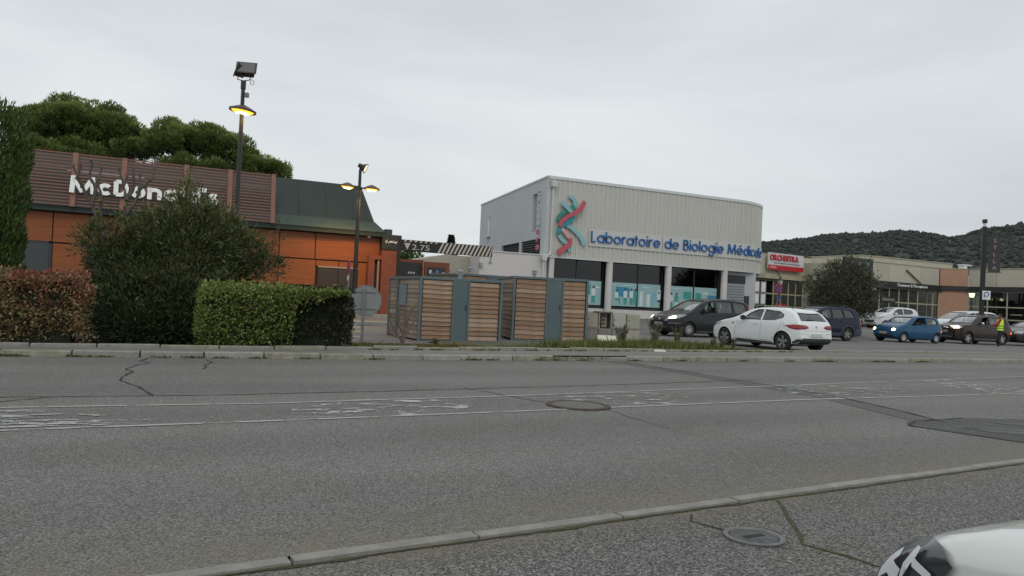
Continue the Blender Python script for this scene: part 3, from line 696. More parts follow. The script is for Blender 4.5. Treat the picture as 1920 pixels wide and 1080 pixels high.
pine((1.6, 57.0, .5), 'smaller umbrella pine with its crown right above the slatted roof screen', [(-1.6, 0, 10.2, 1.6, 1.8, 1.7), (.5, 0, 10.4, 1.8, 1.8, 1.7), (2.3, -.4, 9.9, 1.6, 1.6, 1.6), (3.8, -1, 9.0, 1.2, 1.3, 1.3), (0, -1, 8.6, 2.4, 1.3, 1.0), (5.3, -1.6, 8.9, .75, .8, .85), (4.6, -1.4, 8.2, .9, .9, .7)], 43, 150, 7.6)

# trees far between the two buildings
LIME = leaf_mat('fresh green leaf', [(.03, .05, .012), (.07, .12, .025), (.13, .20, .05)], .3)
shrub('broadleaf_tree', (16.2, 53.0, .5), 'fresh green leafy tree behind the height limit bar', 'tree', [(0, 0, 2.6, 1.6, 1.5, 1.4), (-1.3, 0, 3.6, .8, .8, .8), (1.6, 0, 2.2, 1.2, 1.2, .9)], 7000, LIME, .22, .1, 51, clump=10, stem_r=.07)
b = MB(); t = empty('conifer', (31.2, 84.9, .5), 0, 'dark pointed conifer rising far behind the striped bar', 'tree')
rs = np.random.RandomState(52); n = 4200; z = rs.uniform(2.2, 8.2, n); a = rs.uniform(0, 6.28, n); rr = (8.4 - z) * .26 * (.6 + .4 * np.abs(np.sin(z * 5))) * rs.uniform(.4, 1, n)
leaves('foliage', np.stack([np.cos(a) * rr, np.sin(a) * rr, z], 1), np.stack([np.cos(a), np.sin(a), rs.uniform(-.2, .5, n)], 1), .35, .14, DARKH, np.clip(rs.normal(.5, .2, n), 0, 1), t, rs)
MB().tube((0, 0, 0), (0, 0, 8), .16, .03).build('trunk', mat('brown bark', (.09, .06, .04)), t)
# olive-like tree in the car park
OLIV = leaf_mat('olive leaf', [(.030, .036, .020), (.060, .068, .038), (.105, .112, .068), (.17, .17, .12)], .1)
shrub('olive_tree', (34.7, 30.3, 0), 'round dense grey green tree standing among the parked cars', 'tree',
      [(0, 0, 2.75, 2.1, 1.8, 1.35), (-.9, 0, 2.3, 1.3, 1.3, .9), (1.1, 0, 2.35, 1.3, 1.3, .9), (.2, 0, 3.6, 1.3, 1.2, .8), (-1.4, -.2, 2.3, .95, .9, .9), (.8, .1, 3.25, 1.1, 1.1, .85), (.3, -.3, 1.75, 1.5, 1.1, .6), (1.3, -.5, 1.45, .5, .5, .5)],
      26000, OLIV, .16, .045, 61, up=.1, clump=10, shell=.45, stem_r=.06, sprays=60)

# hills: ridge and scrub
def hill():
    prof = [(60, 0.0), (250, 10), (400, 30), (470, 50), (506, 64), (539, 69), (566, 72), (602, 75), (647, 77), (675, 76), (693, 78), (711, 85), (729, 88), (790, 100), (900, 108), (1300, 90)]
    n1, n2 = 150, 36; v = []; f = []; rs = np.random.RandomState(3)
    base = Vector((729 - 506, 432 - 536)); d = base.normalized(); nrm = Vector((-d.y, d.x))   # away from the viewer
    org = Vector((506, 536)) - d * 506
    ph = rs.uniform(0, 6, 12)
    def h(u, w):
        s_ = np.interp(u, [p[0] for p in prof], [p[1] for p in prof])
        r_ = 1.6 * math.sin(u * .05 + ph[0]) + 1.0 * math.sin(u * .13 + ph[1])
        g = 1 - w; k = math.sin((1 - g) * math.pi / 2) ** 1.1
        return max(-1, (s_ + r_ * .6) * k + 5 * math.sin(u * .035 + w * 6 + ph[2]) * w * (1 - w) * 2 + 3 * math.sin(u * .09 - w * 11) * w * (1 - w) * 2)
    for i in range(n1 + 1):
        u = 60 + 1240 * i / n1
        for j in range(n2 + 1):
            w = j / n2; p = org + d * u - nrm * (330 * (1 - w)); v.append((p.x, p.y, h(u, w)))
        p = org + d * u + nrm * 200; v.append((p.x, p.y, -5))
    k = n2 + 2
    for i in range(n1):
        for j in range(n2 + 1): f.append((i * k + j, (i + 1) * k + j, (i + 1) * k + j + 1, i * k + j + 1))
    me = bpy.data.meshes.new('hill'); me.from_pydata(v, [], f); me.shade_smooth()
    me.materials.append(mat('scrubby hillside', (.050, .058, .048), .95, var=.3, vscale=.02, tint=(.036, .045, .038), detail=8))
    o = bpy.data.objects.new('hill', me); COL.objects.link(o); prop(o, kind='structure')
    # scrub: thousands of little crowns
    q = bmesh.new(); bmesh.ops.create_icosphere(q, subdivisions=1, radius=1); q.verts.ensure_lookup_table()
    bv = np.array([v_.co[:] for v_ in q.verts]); bf = np.array([[l.index for l in f_.verts] for f_ in q.faces]); q.free()
    V = []; F = []; T = []; c = 0
    for _ in range(13000):
        u = rs.uniform(400, 860); w = rs.uniform(0.05, 1) ** .6
        if _ % 6 == 0: w = 1.0
        p = org + d * u - nrm * (330 * (1 - w)); z = h(u, w)
        s_ = rs.uniform(.8, 1.9) * (1.15 if w == 1 else 1)
        if rs.uniform() < .1: s_ *= 1.5
        jit = rs.uniform(.7, 1.3, (len(bv), 1))
        V.append(bv * jit * np.array([s_, s_, s_ * rs.uniform(.7, 1.2)]) + np.array([p.x, p.y, z + s_ * .3])); F.append(bf + c); c += len(bv)
        T += [np.clip(rs.normal(.42, .22), 0, 1)] * len(bf)
    V = np.vstack(V); F = np.vstack(F)
    me = bpy.data.meshes.new('hillside_scrub'); me.from_pydata(V.tolist(), [], F.tolist())
    a = me.attributes.new('tint', 'FLOAT', 'FACE'); a.data.foreach_set('value', np.array(T, dtype=np.float32))
    me.materials.append(leaf_mat('scrub', [(.034, .042, .038), (.040, .049, .044), (.050, .060, .051)], .0, rough=.9))  # paled, low contrast greens carry the distant haze in the colour
    o = bpy.data.objects.new('hillside_scrub', me); COL.objects.link(o)
    prop(o, 'dark scrub and pines covering the wooded hill', 'scrub', kind='stuff')
hill()

# ------------------------------------------------------------------ glass and building materials
def glass_mat(name, tint=(.25, .28, .28), rough=.03, refl=.9, base=.06):
    m = bpy.data.materials.new(name); m.use_nodes = True; nt = m.node_tree; N = nt.nodes; L = nt.links
    N.remove(N['Principled BSDF']); out = N['Material Output']
    t = N.new('ShaderNodeBsdfTransparent'); t.inputs[0].default_value = (*tint, 1)
    g = N.new('ShaderNodeBsdfGlossy'); g.inputs['Color'].default_value = (refl, refl, refl, 1); g.inputs['Roughness'].default_value = rough
    lw = N.new('ShaderNodeLayerWeight'); lw.inputs['Blend'].default_value = .5
    pw = N.new('ShaderNodeMath'); pw.operation = 'POWER'; pw.inputs[1].default_value = 3.5; L.new(lw.outputs['Facing'], pw.inputs[0])
    fr = N.new('ShaderNodeMath'); fr.operation = 'MULTIPLY_ADD'; fr.inputs[1].default_value = .85; fr.inputs[2].default_value = base; L.new(pw.outputs[0], fr.inputs[0])
    mx = N.new('ShaderNodeMixShader'); L.new(fr.outputs[0], mx.inputs[0]); L.new(t.outputs[0], mx.inputs[1]); L.new(g.outputs[0], mx.inputs[2]); L.new(mx.outputs[0], out.inputs['Surface'])
    return m
GLASS = glass_mat('window glass', (.55, .6, .6))
SHOPGLASS = glass_mat('shop glass', (.50, .54, .52), base=.13)
ORANGE = mat('orange wood laminate', (.275, .080, .017), .5, var=.25, vscale=2.2, stretch=(.25, 1, 9), tint=(.24, .066, .014), bump=.15, bscale=30)
ORANGE2 = mat('deeper orange laminate', (.235, .068, .016), .5, var=.25, vscale=2.0, stretch=(.25, 1, 9), tint=(.20, .056, .014), bump=.15, bscale=30)
REDBR = mat('red brown render', (.20, .062, .035), .8, var=.15, vscale=3)
DKGREEN = mat('dark green roof cladding', (.018, .032, .025), .6, var=.12, vscale=1.5)
MDGREEN = mat('weathered green sheet', (.035, .058, .048), .6, var=.15, vscale=2)
DKBROWN = mat('dark brown trim', (.022, .018, .015), .5)
ANTH = mat('anthracite frame', (.035, .037, .04), .5)
DOORBR = mat('dark brown metal door', (.045, .034, .028), .5, var=.1, vscale=2)
SLAT = mat('red brown slat', (.24, .105, .075), .55, var=.15, vscale=2, stretch=(.3, 1, 4))
WHITE = mat('white enamel', (.78, .79, .78), .5, var=.04, vscale=2)
CREAM = mat('cream wall', (.42, .40, .32), .85, var=.08, vscale=1.5)
INTER = mat('dim interior', (.03, .03, .03), .9)
STEEL = mat('galvanised steel', (.33, .35, .36), .45, .6, var=.15, vscale=9)

# ---------------------------------------------------------------- fast food restaurant with slatted roof screen
FY = 33.3; FG = .33
T_ = empty('restaurant', (2.5, FY, FG), 0, 'orange clad restaurant with slatted roof screen and white letter sign', 'restaurant')
def loc(o): o.location = o.location; return o
def rp(b, name, m, smooth=False, bevel=0, parent=None):       # a part given in scene coordinates
    o = b.build(name, m, parent or T_, smooth, bevel); 
    par = parent or T_
    w = Vector((0, 0, 0)); q = par
    while q: w += q.location; q = q.parent
    o.data.transform(Matrix.Translation(-w)); return o
rp(MB().box(-14, 8.8, FY + .06, FY + 13, FG - .3, 3.75), 'wall', mat('dark backing wall', (.05, .03, .02), .9))
rp(MB().box(-14, 9.7, FY - .05, FY + .055, FG - .35, .85), 'plinth', mat('pale plinth', (.38, .36, .32), .85, var=.1))
# panels, row by row, joints left open
for z0, z1 in ((2.66, 3.79), (1.50, 2.60)):
    xs = [-14, -12, -9.9, -7.8, -5.85, -3.94, -2.72, -.6, 1.5, 3.25, 4.42, 5.94, 7.79, 8.83]
    if z0 < 2: xs = [-14, -12, -9.9, -7.8, -5.85, -3.92, -2.74, -.6, 1.5, 3.25, 4.42, 6.0, 7.0, 7.85, 8.27]
    for i, (a, c) in enumerate(zip(xs[:-1], xs[1:])):
        if z0 < 2 and -5.9 < a < -5.5: continue      # window bay
        if z0 < 2 and a in (6.0, 7.0):
            rp(MB().box(a + .015, c - .015, FY, FY + .05, 2.36, z1), 'panel', ORANGE, bevel=.004); continue
        rp(MB().box(a + .02, c - .02, FY, FY + .05, z0, z1 if not (a > 7.6 and z0 > 2) else z1), 'panel', (ORANGE if i % 3 else ORANGE2), bevel=.004)
for a, c in ((-5.85, -3.92),):
    w = rp(MB().box(a + .08, c - .02, FY - .02, FY + .05, 1.42, 1.50).box(a + .08, c - .02, FY - .02, FY + .05, 2.60, 2.67).box(a + .02, a + .1, FY - .02, FY + .05, 1.42, 2.67).box(c - .12, c - .0, FY - .02, FY + .05, 1.42, 2.67), 'window', ANTH)
    rp(MB().box(a + .1, c - .12, FY + .03, FY + .04, 1.5, 2.6), 'pane', GLASS, parent=w)
    bl = MB()
    for k in range(22): bl.box(a + .1, c - .12, FY + .045, FY + .057, 1.52 + k * .049, 1.545 + k * .049)
    rp(bl, 'blind', mat('grey blind', (.16, .18, .19), .6), parent=w)
rp(MB().box(-3.92, -2.74, FY - .015, FY + .03, 1.40, 1.49), 'dark_trim', ANTH)
rp(MB().box(-2.72, -2.3, FY - .03, FY + .05, .9, 2.6), 'corner_trim', ANTH)
rp(MB().box(-14, -2.74, FY - .04, FY + .055, 1.26, 1.40), 'white_sill_band', mat('pale sill', (.55, .54, .5), .7))
rp(MB().box(-2.3, 8.27, FY - .015, FY + .03, 1.36, 1.47), 'dark_trim', DKBROWN)
rp(MB().box(-2.3, 8.27, FY, FY + .05, .86, 1.34), 'low_panel', REDBR)
# double service door
d = rp(MB().box(6.08, 7.86, FY - .05, FY + .02, 2.30, 2.36), 'door_lintel', mat('grey lintel', (.3, .26, .22), .6))
for a, c in ((6.10, 6.97), (6.99, 7.84)):
    dd = rp(MB().box(a, c, FY - .03, FY + .02, .5, 2.29), 'service_door', DOORBR, bevel=.004)
rp(MB().box(6.75, 6.94, FY - .09, FY - .05, 1.53, 1.57), 'door_handle', mat('brass handle', (.5, .36, .15), .35, .8))
# red brown end pier with the recessed doorway
rp(MB().box(8.27, 8.55, FY - .25, FY + .0, .35, 2.98).box(8.55, 8.86, FY - .25, FY, 2.80, 2.98), 'door_surround', REDBR)
rp(MB().box(8.55, 8.70, FY - .06, FY - .01, .4, 2.80), 'dark_doorway', INTER)
rp(MB().box(8.70, 8.78, FY - .2, FY - .05, .4, 2.8), 'open_door_leaf', mat('worn door edge', (.3, .22, .17), .7, var=.4, vscale=12))
rp(MB().box(8.86, 9.68, FY - .3, FY + 3, .35, 3.26), 'end_wall', REDBR)
rp(MB().box(8.84, 9.72, FY - .34, FY + 3, 3.27, 3.95), 'end_fascia', mat('dark green fascia', (.030, .034, .026), .5), bevel=.01)
MB()
gr = []   # scribbled tag on the fascia
b = MB()
for k, pts in enumerate([[(8.95, 3.6), (9.05, 3.72), (9.02, 3.55)], [(9.1, 3.56), (9.2, 3.66), (9.3, 3.62)], [(9.18, 3.60), (9.5, 3.62)], [(9.32, 3.68), (9.42, 3.56), (9.5, 3.66)], [(9.5, 3.55), (9.62, 3.6), (9.55, 3.7)]]):
    b.path([(x, FY - .36, z) for x, z in pts], [.02] * len(pts), 4)
rp(b, 'scribbled_tag', WHITE)
# eaves and mansard
rp(MB().box(-14, 8.95, FY - .32, FY + .2, 3.82, 3.93), 'gutter', DKGREEN, bevel=.01)
rp(MB().box(-14, 8.95, FY - .25, FY + .2, 3.935, 4.02), 'eave_band', mat('black green band', (.016, .026, .02), .4), bevel=.01)
b = MB()
yb, ym, yt = FY - .28, FY + .12, FY + 1.05
b.add([(-14, yb, 4.03), (9.0, yb, 4.03), (9.0 - .45, ym, 4.50), (-14, ym, 4.50), (9.0 - .45, yt + 11, 4.5), (9.0, yb + 13, 4.03), (-14, yb + 13, 4.03), (-14, yt + 11, 4.5)],
      [(0, 1, 2, 3), (1, 5, 4, 2), (0, 3, 7, 6), (5, 6, 7, 4), (0, 6, 5, 1), (3, 2, 4, 7)])
rp(b, 'lower_roof', MDGREEN)
b = MB()
b.add([(-14, ym + .02, 4.505), (8.53, ym + .02, 4.505), (8.05, yt, 6.2), (-14, yt, 6.2), (8.05, yt + 9, 6.2), (8.53, ym + 11, 4.505), (-14, ym + 11, 4.505), (-14, yt + 9, 6.2)],
      [(0, 1, 2, 3), (1, 5, 4, 2), (0, 3, 7, 6), (5, 6, 7, 4), (0, 6, 5, 1), (3, 2, 4, 7)])
rp(b, 'roof', DKGREEN)
for x in (5.2, 6.4, 7.6): rp(MB().path([(x, ym + .015, 4.53), (x, yt - .005, 6.19)], [.012, .012], 4), 'roof_seam', DKGREEN)
rp(MB().box(9.0, 9.3, FY - .2, FY + 2, 3.955, 4.2), 'small_end_roof', MDGREEN)
# roof screen: leaning posts and slats, bay after bay
posts = [-14.2, -11.4, -8.6, -6.1, -3.3, -1.62, .62, 2.30, 4.03]
sy0, sy1, sz0, sz1 = FY - .42, FY - .05, 4.03, 6.1
def lean(z): return sy0 + (sy1 - sy0) * (z - sz0) / (sz1 - sz0)
for x in posts:
    rp(MB().prism([(-.09, 0), (.09, 0), (.09, .06), (-.09, .06)], lambda a, c: Vector((x + a, sy0 - c, sz0)), lambda a, c: Vector((x + a, sy1 - c, sz1 + .04))), 'screen_post', SLAT)
slat_sec = MB().box(-.5, .5, -.008, .008, -.027, .027).mesh('slat', SLAT, bevel=.004)
for a, c in zip(posts[:-1], posts[1:]):
    for k in range(17):
        z = sz0 + .06 + k * (2.0 / 16)
        o = share(slat_sec, 'slat', T_, ((a + c) / 2 - 2.5, lean(z) - FY, z - FG), (0, 0, 0), (c - a - .19, 1, 1))
rp(MB().box(-14, 4.0, FY - .0, FY + .03, 5.55, 5.62), 'screen_rail', STEEL)
# sign letters
rp(MB().box(-3.2, 2.3, lean(4.75) - .115, lean(4.75) - .095, 4.52, 4.58), 'sign_rail', DKBROWN)
LETW = mat('white sign letter', (.80, .82, .80), .4, emit=((1, 1, .97), .12))
stroke_letters("McDonald's", .455, .31, .12, LETW, T_, lambda u: ((-3.42 + u - 2.5, lean(4.75) - .12 - FY, 4.56 - FG), 0), width=5.3, gap=.13)
rp(MB().box(-3.55, -.9, lean(5.45) + .10, lean(5.45) + .12, 5.42, 5.47), 'light_strip', WHITE)
# second volume to the far left beyond the frame is the same wall; kerb in front of the building
rest_kerb = strip('restaurant_kerb', [-14, 14], lambda x: FY - 1.4, lambda x: FY + 13, .34, CONC)
strip('restaurant_kerb_face', [-14, 14], lambda x: FY - 1.43, lambda x: FY - 1.40, lambda x, y: .18 if y < FY - 1.415 else .338, CONC)

# height limit bar between the restaurant and the annex
G = empty('height_limit_bar', (10.6, 30.6, 0), 0, 'black and cream striped height limit bar reading 2.75', 'height bar')
BLK = mat('black board', (.018, .016, .015), .5); CRM = mat('cream board paint', (.55, .50, .42), .6)
zb, zt = 3.12, 3.60
b = MB().box(-1.62, 2.6, -.05, .05, zb, zt); b.build('board', BLK, G, bevel=.006)
tri = lambda y: (lambda a, c: Vector((a, y, c)))
def stripe(poly, name='stripe'): MB().prism(poly, tri(-.062), tri(-.052)).build(name, CRM, G)
x = .02
while x < 2.5:
    a, c = x, x + .085; sl = .22
    stripe([(a, zb + .01), (c, zb + .01), (min(c + sl, 2.59), zt - .01), (min(a + sl, 2.59), zt - .01)]); x += .185
x = -1.5
while x < -.05:
    stripe([(x, zt - .09), (x + .09, zt - .09), (x + .15, zt - .01), (x + .06, zt - .01)]); x += .23
stripe([(-1.48, zb + .34), (-1.34, zb + .06), (-1.20, zb + .34)], 'arrow')
text_obj('2.75', .33, .006, CRM, G, (-1.14, -.058, zb + .075), width=.78, name='height_figures')
MB().tube((2.55, 0, zb - .2), (2.55, 0, zb), .03).box(2.48, 2.62, -.04, .04, zb - .32, zb - .2).build('end_bracket', STEEL, G)
MB().box(-1.75, -1.62, -.04, .04, gz(30.6), zt + .02).build('bar_post', DKBROWN, G)

# ---------------------------------------------------------------- drive-through back wall, menu boards and cream outbuilding
o = MB().add([(10.6, 37.5, .3), (13.75, 37.5, .3), (13.75, 41, .3), (10.6, 41, .3), (10.6, 37.5, 2.85), (13.75, 37.5, 3.55), (13.75, 41, 3.55), (10.6, 41, 2.85)],
             [(0, 1, 5, 4), (1, 2, 6, 5), (2, 3, 7, 6), (3, 0, 4, 7), (4, 5, 6, 7), (0, 3, 2, 1)])
ob = empty('outbuilding', (12.5, 38, .5), 0, 'low cream outbuilding with sloping roof under the striped bar', 'outbuilding')
q = o.build('wall', CREAM, ob); q.data.transform(Matrix.Translation((-12.5, -38, -.5)))
MB().box(13.76 - 12.5, 15.2 - 12.5, -.5, 3, -.2, 3.0).build('wing', mat('sand wall', (.40, .38, .31), .85, var=.08), ob)
MB().box(-1.95, 1.30, -.56, -.5, 2.2, 2.28).build('coping', STEEL, ob, loc=(0, 0, 0)).location.z = -.9 + .9
mb = empty('menu_board', (10.9, 35.0, gz(35)), 0, 'dark drive through menu board with a small screen, left of the poster board', 'menu board')
MB().box(-.75, .55, -.08, .08, 1.7, 2.55).build('frame', REDBR, mb); MB().box(-.65, .45, -.10, -.085, 1.75, 2.4).build('screen', mat('dark screen', (.03, .032, .036), .3), mb)
MB().box(-.7, -.6, -.05, .05, 0, 1.7).box(.4, .5, -.05, .05, 0, 1.7).build('leg', DKBROWN, mb)
b = MB()
for k in range(3): b.box(-.22 + k * .13, -.13 + k * .13, -.112, -.103, 1.86, 1.95)
b.build('screen_text', CRM, mb)
mb = empty('menu_board', (12.0, 34.6, gz(34.6)), 0, 'red brown framed board with black and white pictures, right of the dark screen', 'menu board')
MB().box(-.6, .65, -.08, .08, 1.1, 2.5).build('frame', REDBR, mb); MB().box(-.5, .45, -.10, -.085, 1.4, 2.25).build('screen', mat('dark screen', (.03, .032, .036)), mb)
MB().box(-.5, -.4, -.05, .05, 0, 1.1).box(.4, .5, -.05, .05, 0, 1.1).build('leg', DKBROWN, mb)
for k, (x, z, w, h, c) in enumerate([(-.38, 1.95, .12, .16, (.6, .6, .6)), (-.18, 1.7, .1, .2, (.55, .6, .65)), (-.02, 1.98, .1, .14, (.15, .2, .45)), (.12, 1.75, .16, .12, (.4, .3, .2)), (.28, 1.95, .13, .08, (.6, .5, .35)), (-.33, 1.55, .2, .12, (.5, .5, .5)), (.05, 1.5, .3, .08, (.5, .5, .5))]):
    MB().box(x, x + w, -.108, -.102, z, z + h).build('picture', mat('menu picture %d' % k, c, .5, var=.5, vscale=30), mb)

# ---------------------------------------------------------------- medical laboratory
LY, LS, LG = 36.0, 18.8, .52
ZT, ZB = 8.12, 3.73
LB = empty('laboratory_building', (26, 40, LG), 0, 'white ribbed two storey laboratory with rounded corner and blue letters', 'building')
CLAD = mat('off white ribbed cladding', (.505, .507, .478), .5, var=.06, vscale=.8, stretch=(3, 3, .4))
RIBM = mat('cladding rib', (.57, .565, .515), .45, var=.1, vscale=.6, stretch=(3, 3, .3))
RENDER = mat('grey white render', (.50, .52, .53), .85, var=.05, vscale=.7, bump=.1)
PILLAR = mat('stained white pillar', (.58, .56, .54), .8, var=.12, vscale=1.4, stretch=(1, 1, .4))
def lp(b, name, m, smooth=False, bevel=0, parent=None): return rp(b, name, m, smooth, bevel, parent or LB)
RC = 4.5; SX = 31.95; CY = LY + RC
BX, BY = 20.84, 50.31      # back corner of the left side
def front(u, off=0):
    """point and heading a distance u along the front, round the corner and down the side"""
    if u <= SX: return Vector((u, LY - off)), 0
    a = (u - SX) / RC
    if a <= math.pi / 2: return Vector((SX + (RC + off) * math.sin(a), CY - (RC + off) * math.cos(a))), a
    return Vector((SX + RC + off, CY + (u - SX) - RC * math.pi / 2)), math.pi / 2
arc = [front(SX + RC * math.pi / 2 * k / 14)[0] for k in range(15)]
foot = [Vector((LS, LY))] + arc + [Vector((SX + RC, BY)), Vector((BX, BY))]
up_ = lambda z: (lambda a, c: Vector((a, c, z)))
lp(MB().prism([tuple(p) for p in foot], up_(ZB), up_(ZT - .08)), 'upper_storey', CLAD)
# left side wall: smooth render, built proud of the cladding core, with its openings
d_ = Vector((BX - LS, BY - LY)); Ls = d_.length; d_.normalize(); n_ = Vector((-d_.y, d_.x))
if n_.x > 0: n_ = -n_
def side(w, off): return Vector((LS, LY)) + d_ * w + n_ * off
def sidebox(b, w0, w1, z0, z1, o0, o1):
    pts = [side(w, o) for o in (o0, o1) for w in (w0, w1)]
    v = [Vector((p.x, p.y, z)) for z in (z0, z1) for p in pts]
    return b.add(v, [(0, 2, 3, 1), (4, 5, 7, 6), (0, 1, 5, 4), (2, 6, 7, 3), (0, 4, 6, 2), (1, 3, 7, 5)])
W_ = MB()
cuts = [(1.62, 2.45, 5.2, 7.35), (11.7, 12.25, 5.6, 6.95)]
for a, c, z0, z1 in [(0, 1.62, 4.75, ZT - .02), (2.45, 11.7, 4.75, ZT - .02), (12.25, Ls, 4.75, ZT - .02), (1.62, 2.45, 4.75, 5.2), (1.62, 2.45, 7.35, ZT - .02), (11.7, 12.25, 4.75, 5.6), (11.7, 12.25, 6.95, ZT - .02),
                     (0, .8, .5, 4.75), (8.5, Ls, .5, 4.75), (4.3, 4.7, 3.5, 4.75), (.8, 8.5, .5, 3.7)]:
    sidebox(W_, a, c, z0, z1, .002, .16)
lp(W_, 'side_wall', RENDER)
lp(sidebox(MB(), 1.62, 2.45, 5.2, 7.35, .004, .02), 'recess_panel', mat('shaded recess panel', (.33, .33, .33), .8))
lp(sidebox(MB(), 11.72, 12.05, 5.6, 6.95, .004, .02), 'slit_pane', mat('slit window pane', (.05, .05, .055), .2))
lp(sidebox(MB(), 12.05, 12.25, 5.6, 6.95, .02, .14), 'slit_frame', WHITE)
lp(sidebox(MB(), 11.5, 12.35, 5.5, 5.58, .16, .3), 'sill', STEEL)
lp(sidebox(MB(), .8, 8.5, 3.7, 4.74, .003, .02), 'louvre_back', INTER)
b = MB()
for k in range(7): sidebox(b, .8, 4.3, 3.78 + k * .14, 3.82 + k * .14, .03, .1)
lp(b, 'louvre', mat('dark louvre blade', (.08, .08, .08), .6))
lp(sidebox(sidebox(MB(), -.05, Ls + .1, ZT - .1, ZT, -.05, .2), 0, 0, 0, 0, 0, 0) if False else sidebox(MB(), -.02, Ls + .1, ZT - .08, ZT + .0, .0, .2), 'side_coping', mat('pale metal coping', (.62, .64, .64), .4, .3))
b = MB(); q = [front(u, .06)[0] for u in [LS - .1, SX] + [SX + RC * math.pi / 2 * k / 14 for k in range(1, 15)]]; q2 = [front(u, -.25)[0] for u in [LS - .1, SX] + [SX + RC * math.pi / 2 * k / 14 for k in range(1, 15)]]
for (p0, p1, r0, r1) in zip(q[:-1], q[1:], q2[:-1], q2[1:]):
    v = [Vector((*p, z)) for z in (ZT - .16, ZT) for p in (p0, p1, r1, r0)]
    b.add(v, [(0, 1, 2, 3), (4, 7, 6, 5), (0, 4, 5, 1), (2, 6, 7, 3)])
lp(b, 'front_coping', mat('pale metal coping', (.62, .64, .64)))
# ribs
rib = MB().prism([(-.055, 0), (.055, 0), (.03, -.045), (-.03, -.045)], lambda a, c: Vector((a, c, 0)), lambda a, c: Vector((a, c, ZT - ZB - .18))).mesh('rib', RIBM)
rib2 = MB().prism([(-.028, 0), (.028, 0), (.015, -.022), (-.015, -.022)], lambda a, c: Vector((a, c, 0)), lambda a, c: Vector((a, c, ZT - ZB - .18))).mesh('rib', RIBM)
u = LS + .25; k = 0
while u < SX + RC * 1.5:
    p, a = front(u); share(rib if k % 2 == 0 else rib2, 'rib', LB, (p.x - 26, p.y - 40, ZB - LG + .01), (0, 0, a)); u += .155 if k % 2 == 0 else .155; k += 1
b = MB()
for (p0, p1) in zip(*[(lambda l: (l[:-1], l[1:]))([front(u, .06)[0] for u in [LS, SX] + [SX + RC * math.pi / 2 * k / 14 for k in range(1, 15)]])][0]):
    dd = (p1 - p0).normalized(); nn = Vector((-dd.y, dd.x)) * .1
    v = [Vector((*p, z)) for z in (ZB - .06, ZB) for p in (p0, p1, p1 + nn, p0 + nn)]
    b.add(v, [(0, 1, 2, 3), (4, 7, 6, 5), (0, 4, 5, 1), (2, 6, 7, 3)])
lp(b, 'drip_edge', mat('pale metal coping', (.62, .64, .64)))
# downpipe with its hopper on the corner
b = MB().tube((18.93, LY - .12, 3.95), (18.93, LY - .12, 7.55), .06, n=12).path([(18.93, LY - .12, 3.97), (18.85, LY - .2, 3.8), (18.5, LY - .3, 3.72)], [.06, .06, .06], 8)
b.prism([(-.13, 0), (.13, 0), (.2, .32), (-.2, .32)], lambda a, c: Vector((18.93 + a, LY - .3, 7.5 + c)), lambda a, c: Vector((18.93 + a, LY - .02, 7.5 + c)))
b.tube((18.45, LY - .3, .6), (18.45, LY - .3, 3.5), .06, n=10).prism([(-.1, 0), (.1, 0), (.2, .3), (-.2, .3)], lambda a, c: Vector((18.45 + a, LY - .45, 3.45 + c)), lambda a, c: Vector((18.45 + a, LY - .17, 3.45 + c)))
for z in (4.4, 5.4, 6.4): b.tube((18.93, LY - .12, z), (18.93, LY - .12, z + .05), .075, n=12)
lp(b, 'downpipe', mat('white pipe', (.56, .57, .56), .5), smooth=True)
# ground floor
lp(MB().prism([tuple(p) for p in [Vector((LS + .3, LY + 4.0)), Vector((SX + RC - 1.5, LY + 4)), Vector((SX + RC - 1, BY - 1)), Vector((BX + .5, BY - 1))]], up_(LG), up_(ZB - .01)), 'ground_floor_core', mat('dim back wall', (.10, .10, .10), .9))
lp(MB().box(LS + .16, LS + .45, LY - .02, LY + 4, LG - .2, ZB - .002), 'end_pier', PILLAR)
lp(MB().box(LS + .45, 33.5, LY + .3, LY + .5, LG - .2, 1.0), 'base_wall', PILLAR)
lp(MB().box(LS + .45, 33.5, LY + .5, LY + 3.9, LG - .1, LG + .02), 'floor_slab', mat('interior floor', (.15, .14, .13), .6))
for x in (22.88, 26.98, 31.2):
    lp(MB().lathe([(.20, LG - .1), (.20, ZB - .004)], 20, Matrix.Translation((x, LY + .12, 0))), 'pillar', PILLAR, smooth=True)
lp(MB().lathe([(.19, LG - .1), (.19, ZB - .004)], 20, Matrix.Translation((34.35, LY + 1.3, 0))), 'pillar', PILLAR, smooth=True)
DKGL = glass_mat('dark lobby glass', (.10, .11, .115), refl=.8)
FILM = mat('pale blue window film', (.29, .46, .47), .5, var=.05, vscale=3)
FW = mat('film white', (.60, .66, .66), .5); FT = mat('film teal', (.05, .30, .27), .5); FB = mat('film blue', (.04, .24, .40), .5); FD = mat('film dark', (.03, .05, .08), .5); FS = mat('film skin', (.45, .28, .22), .6); FP = mat('film mid blue', (.20, .44, .52), .5)
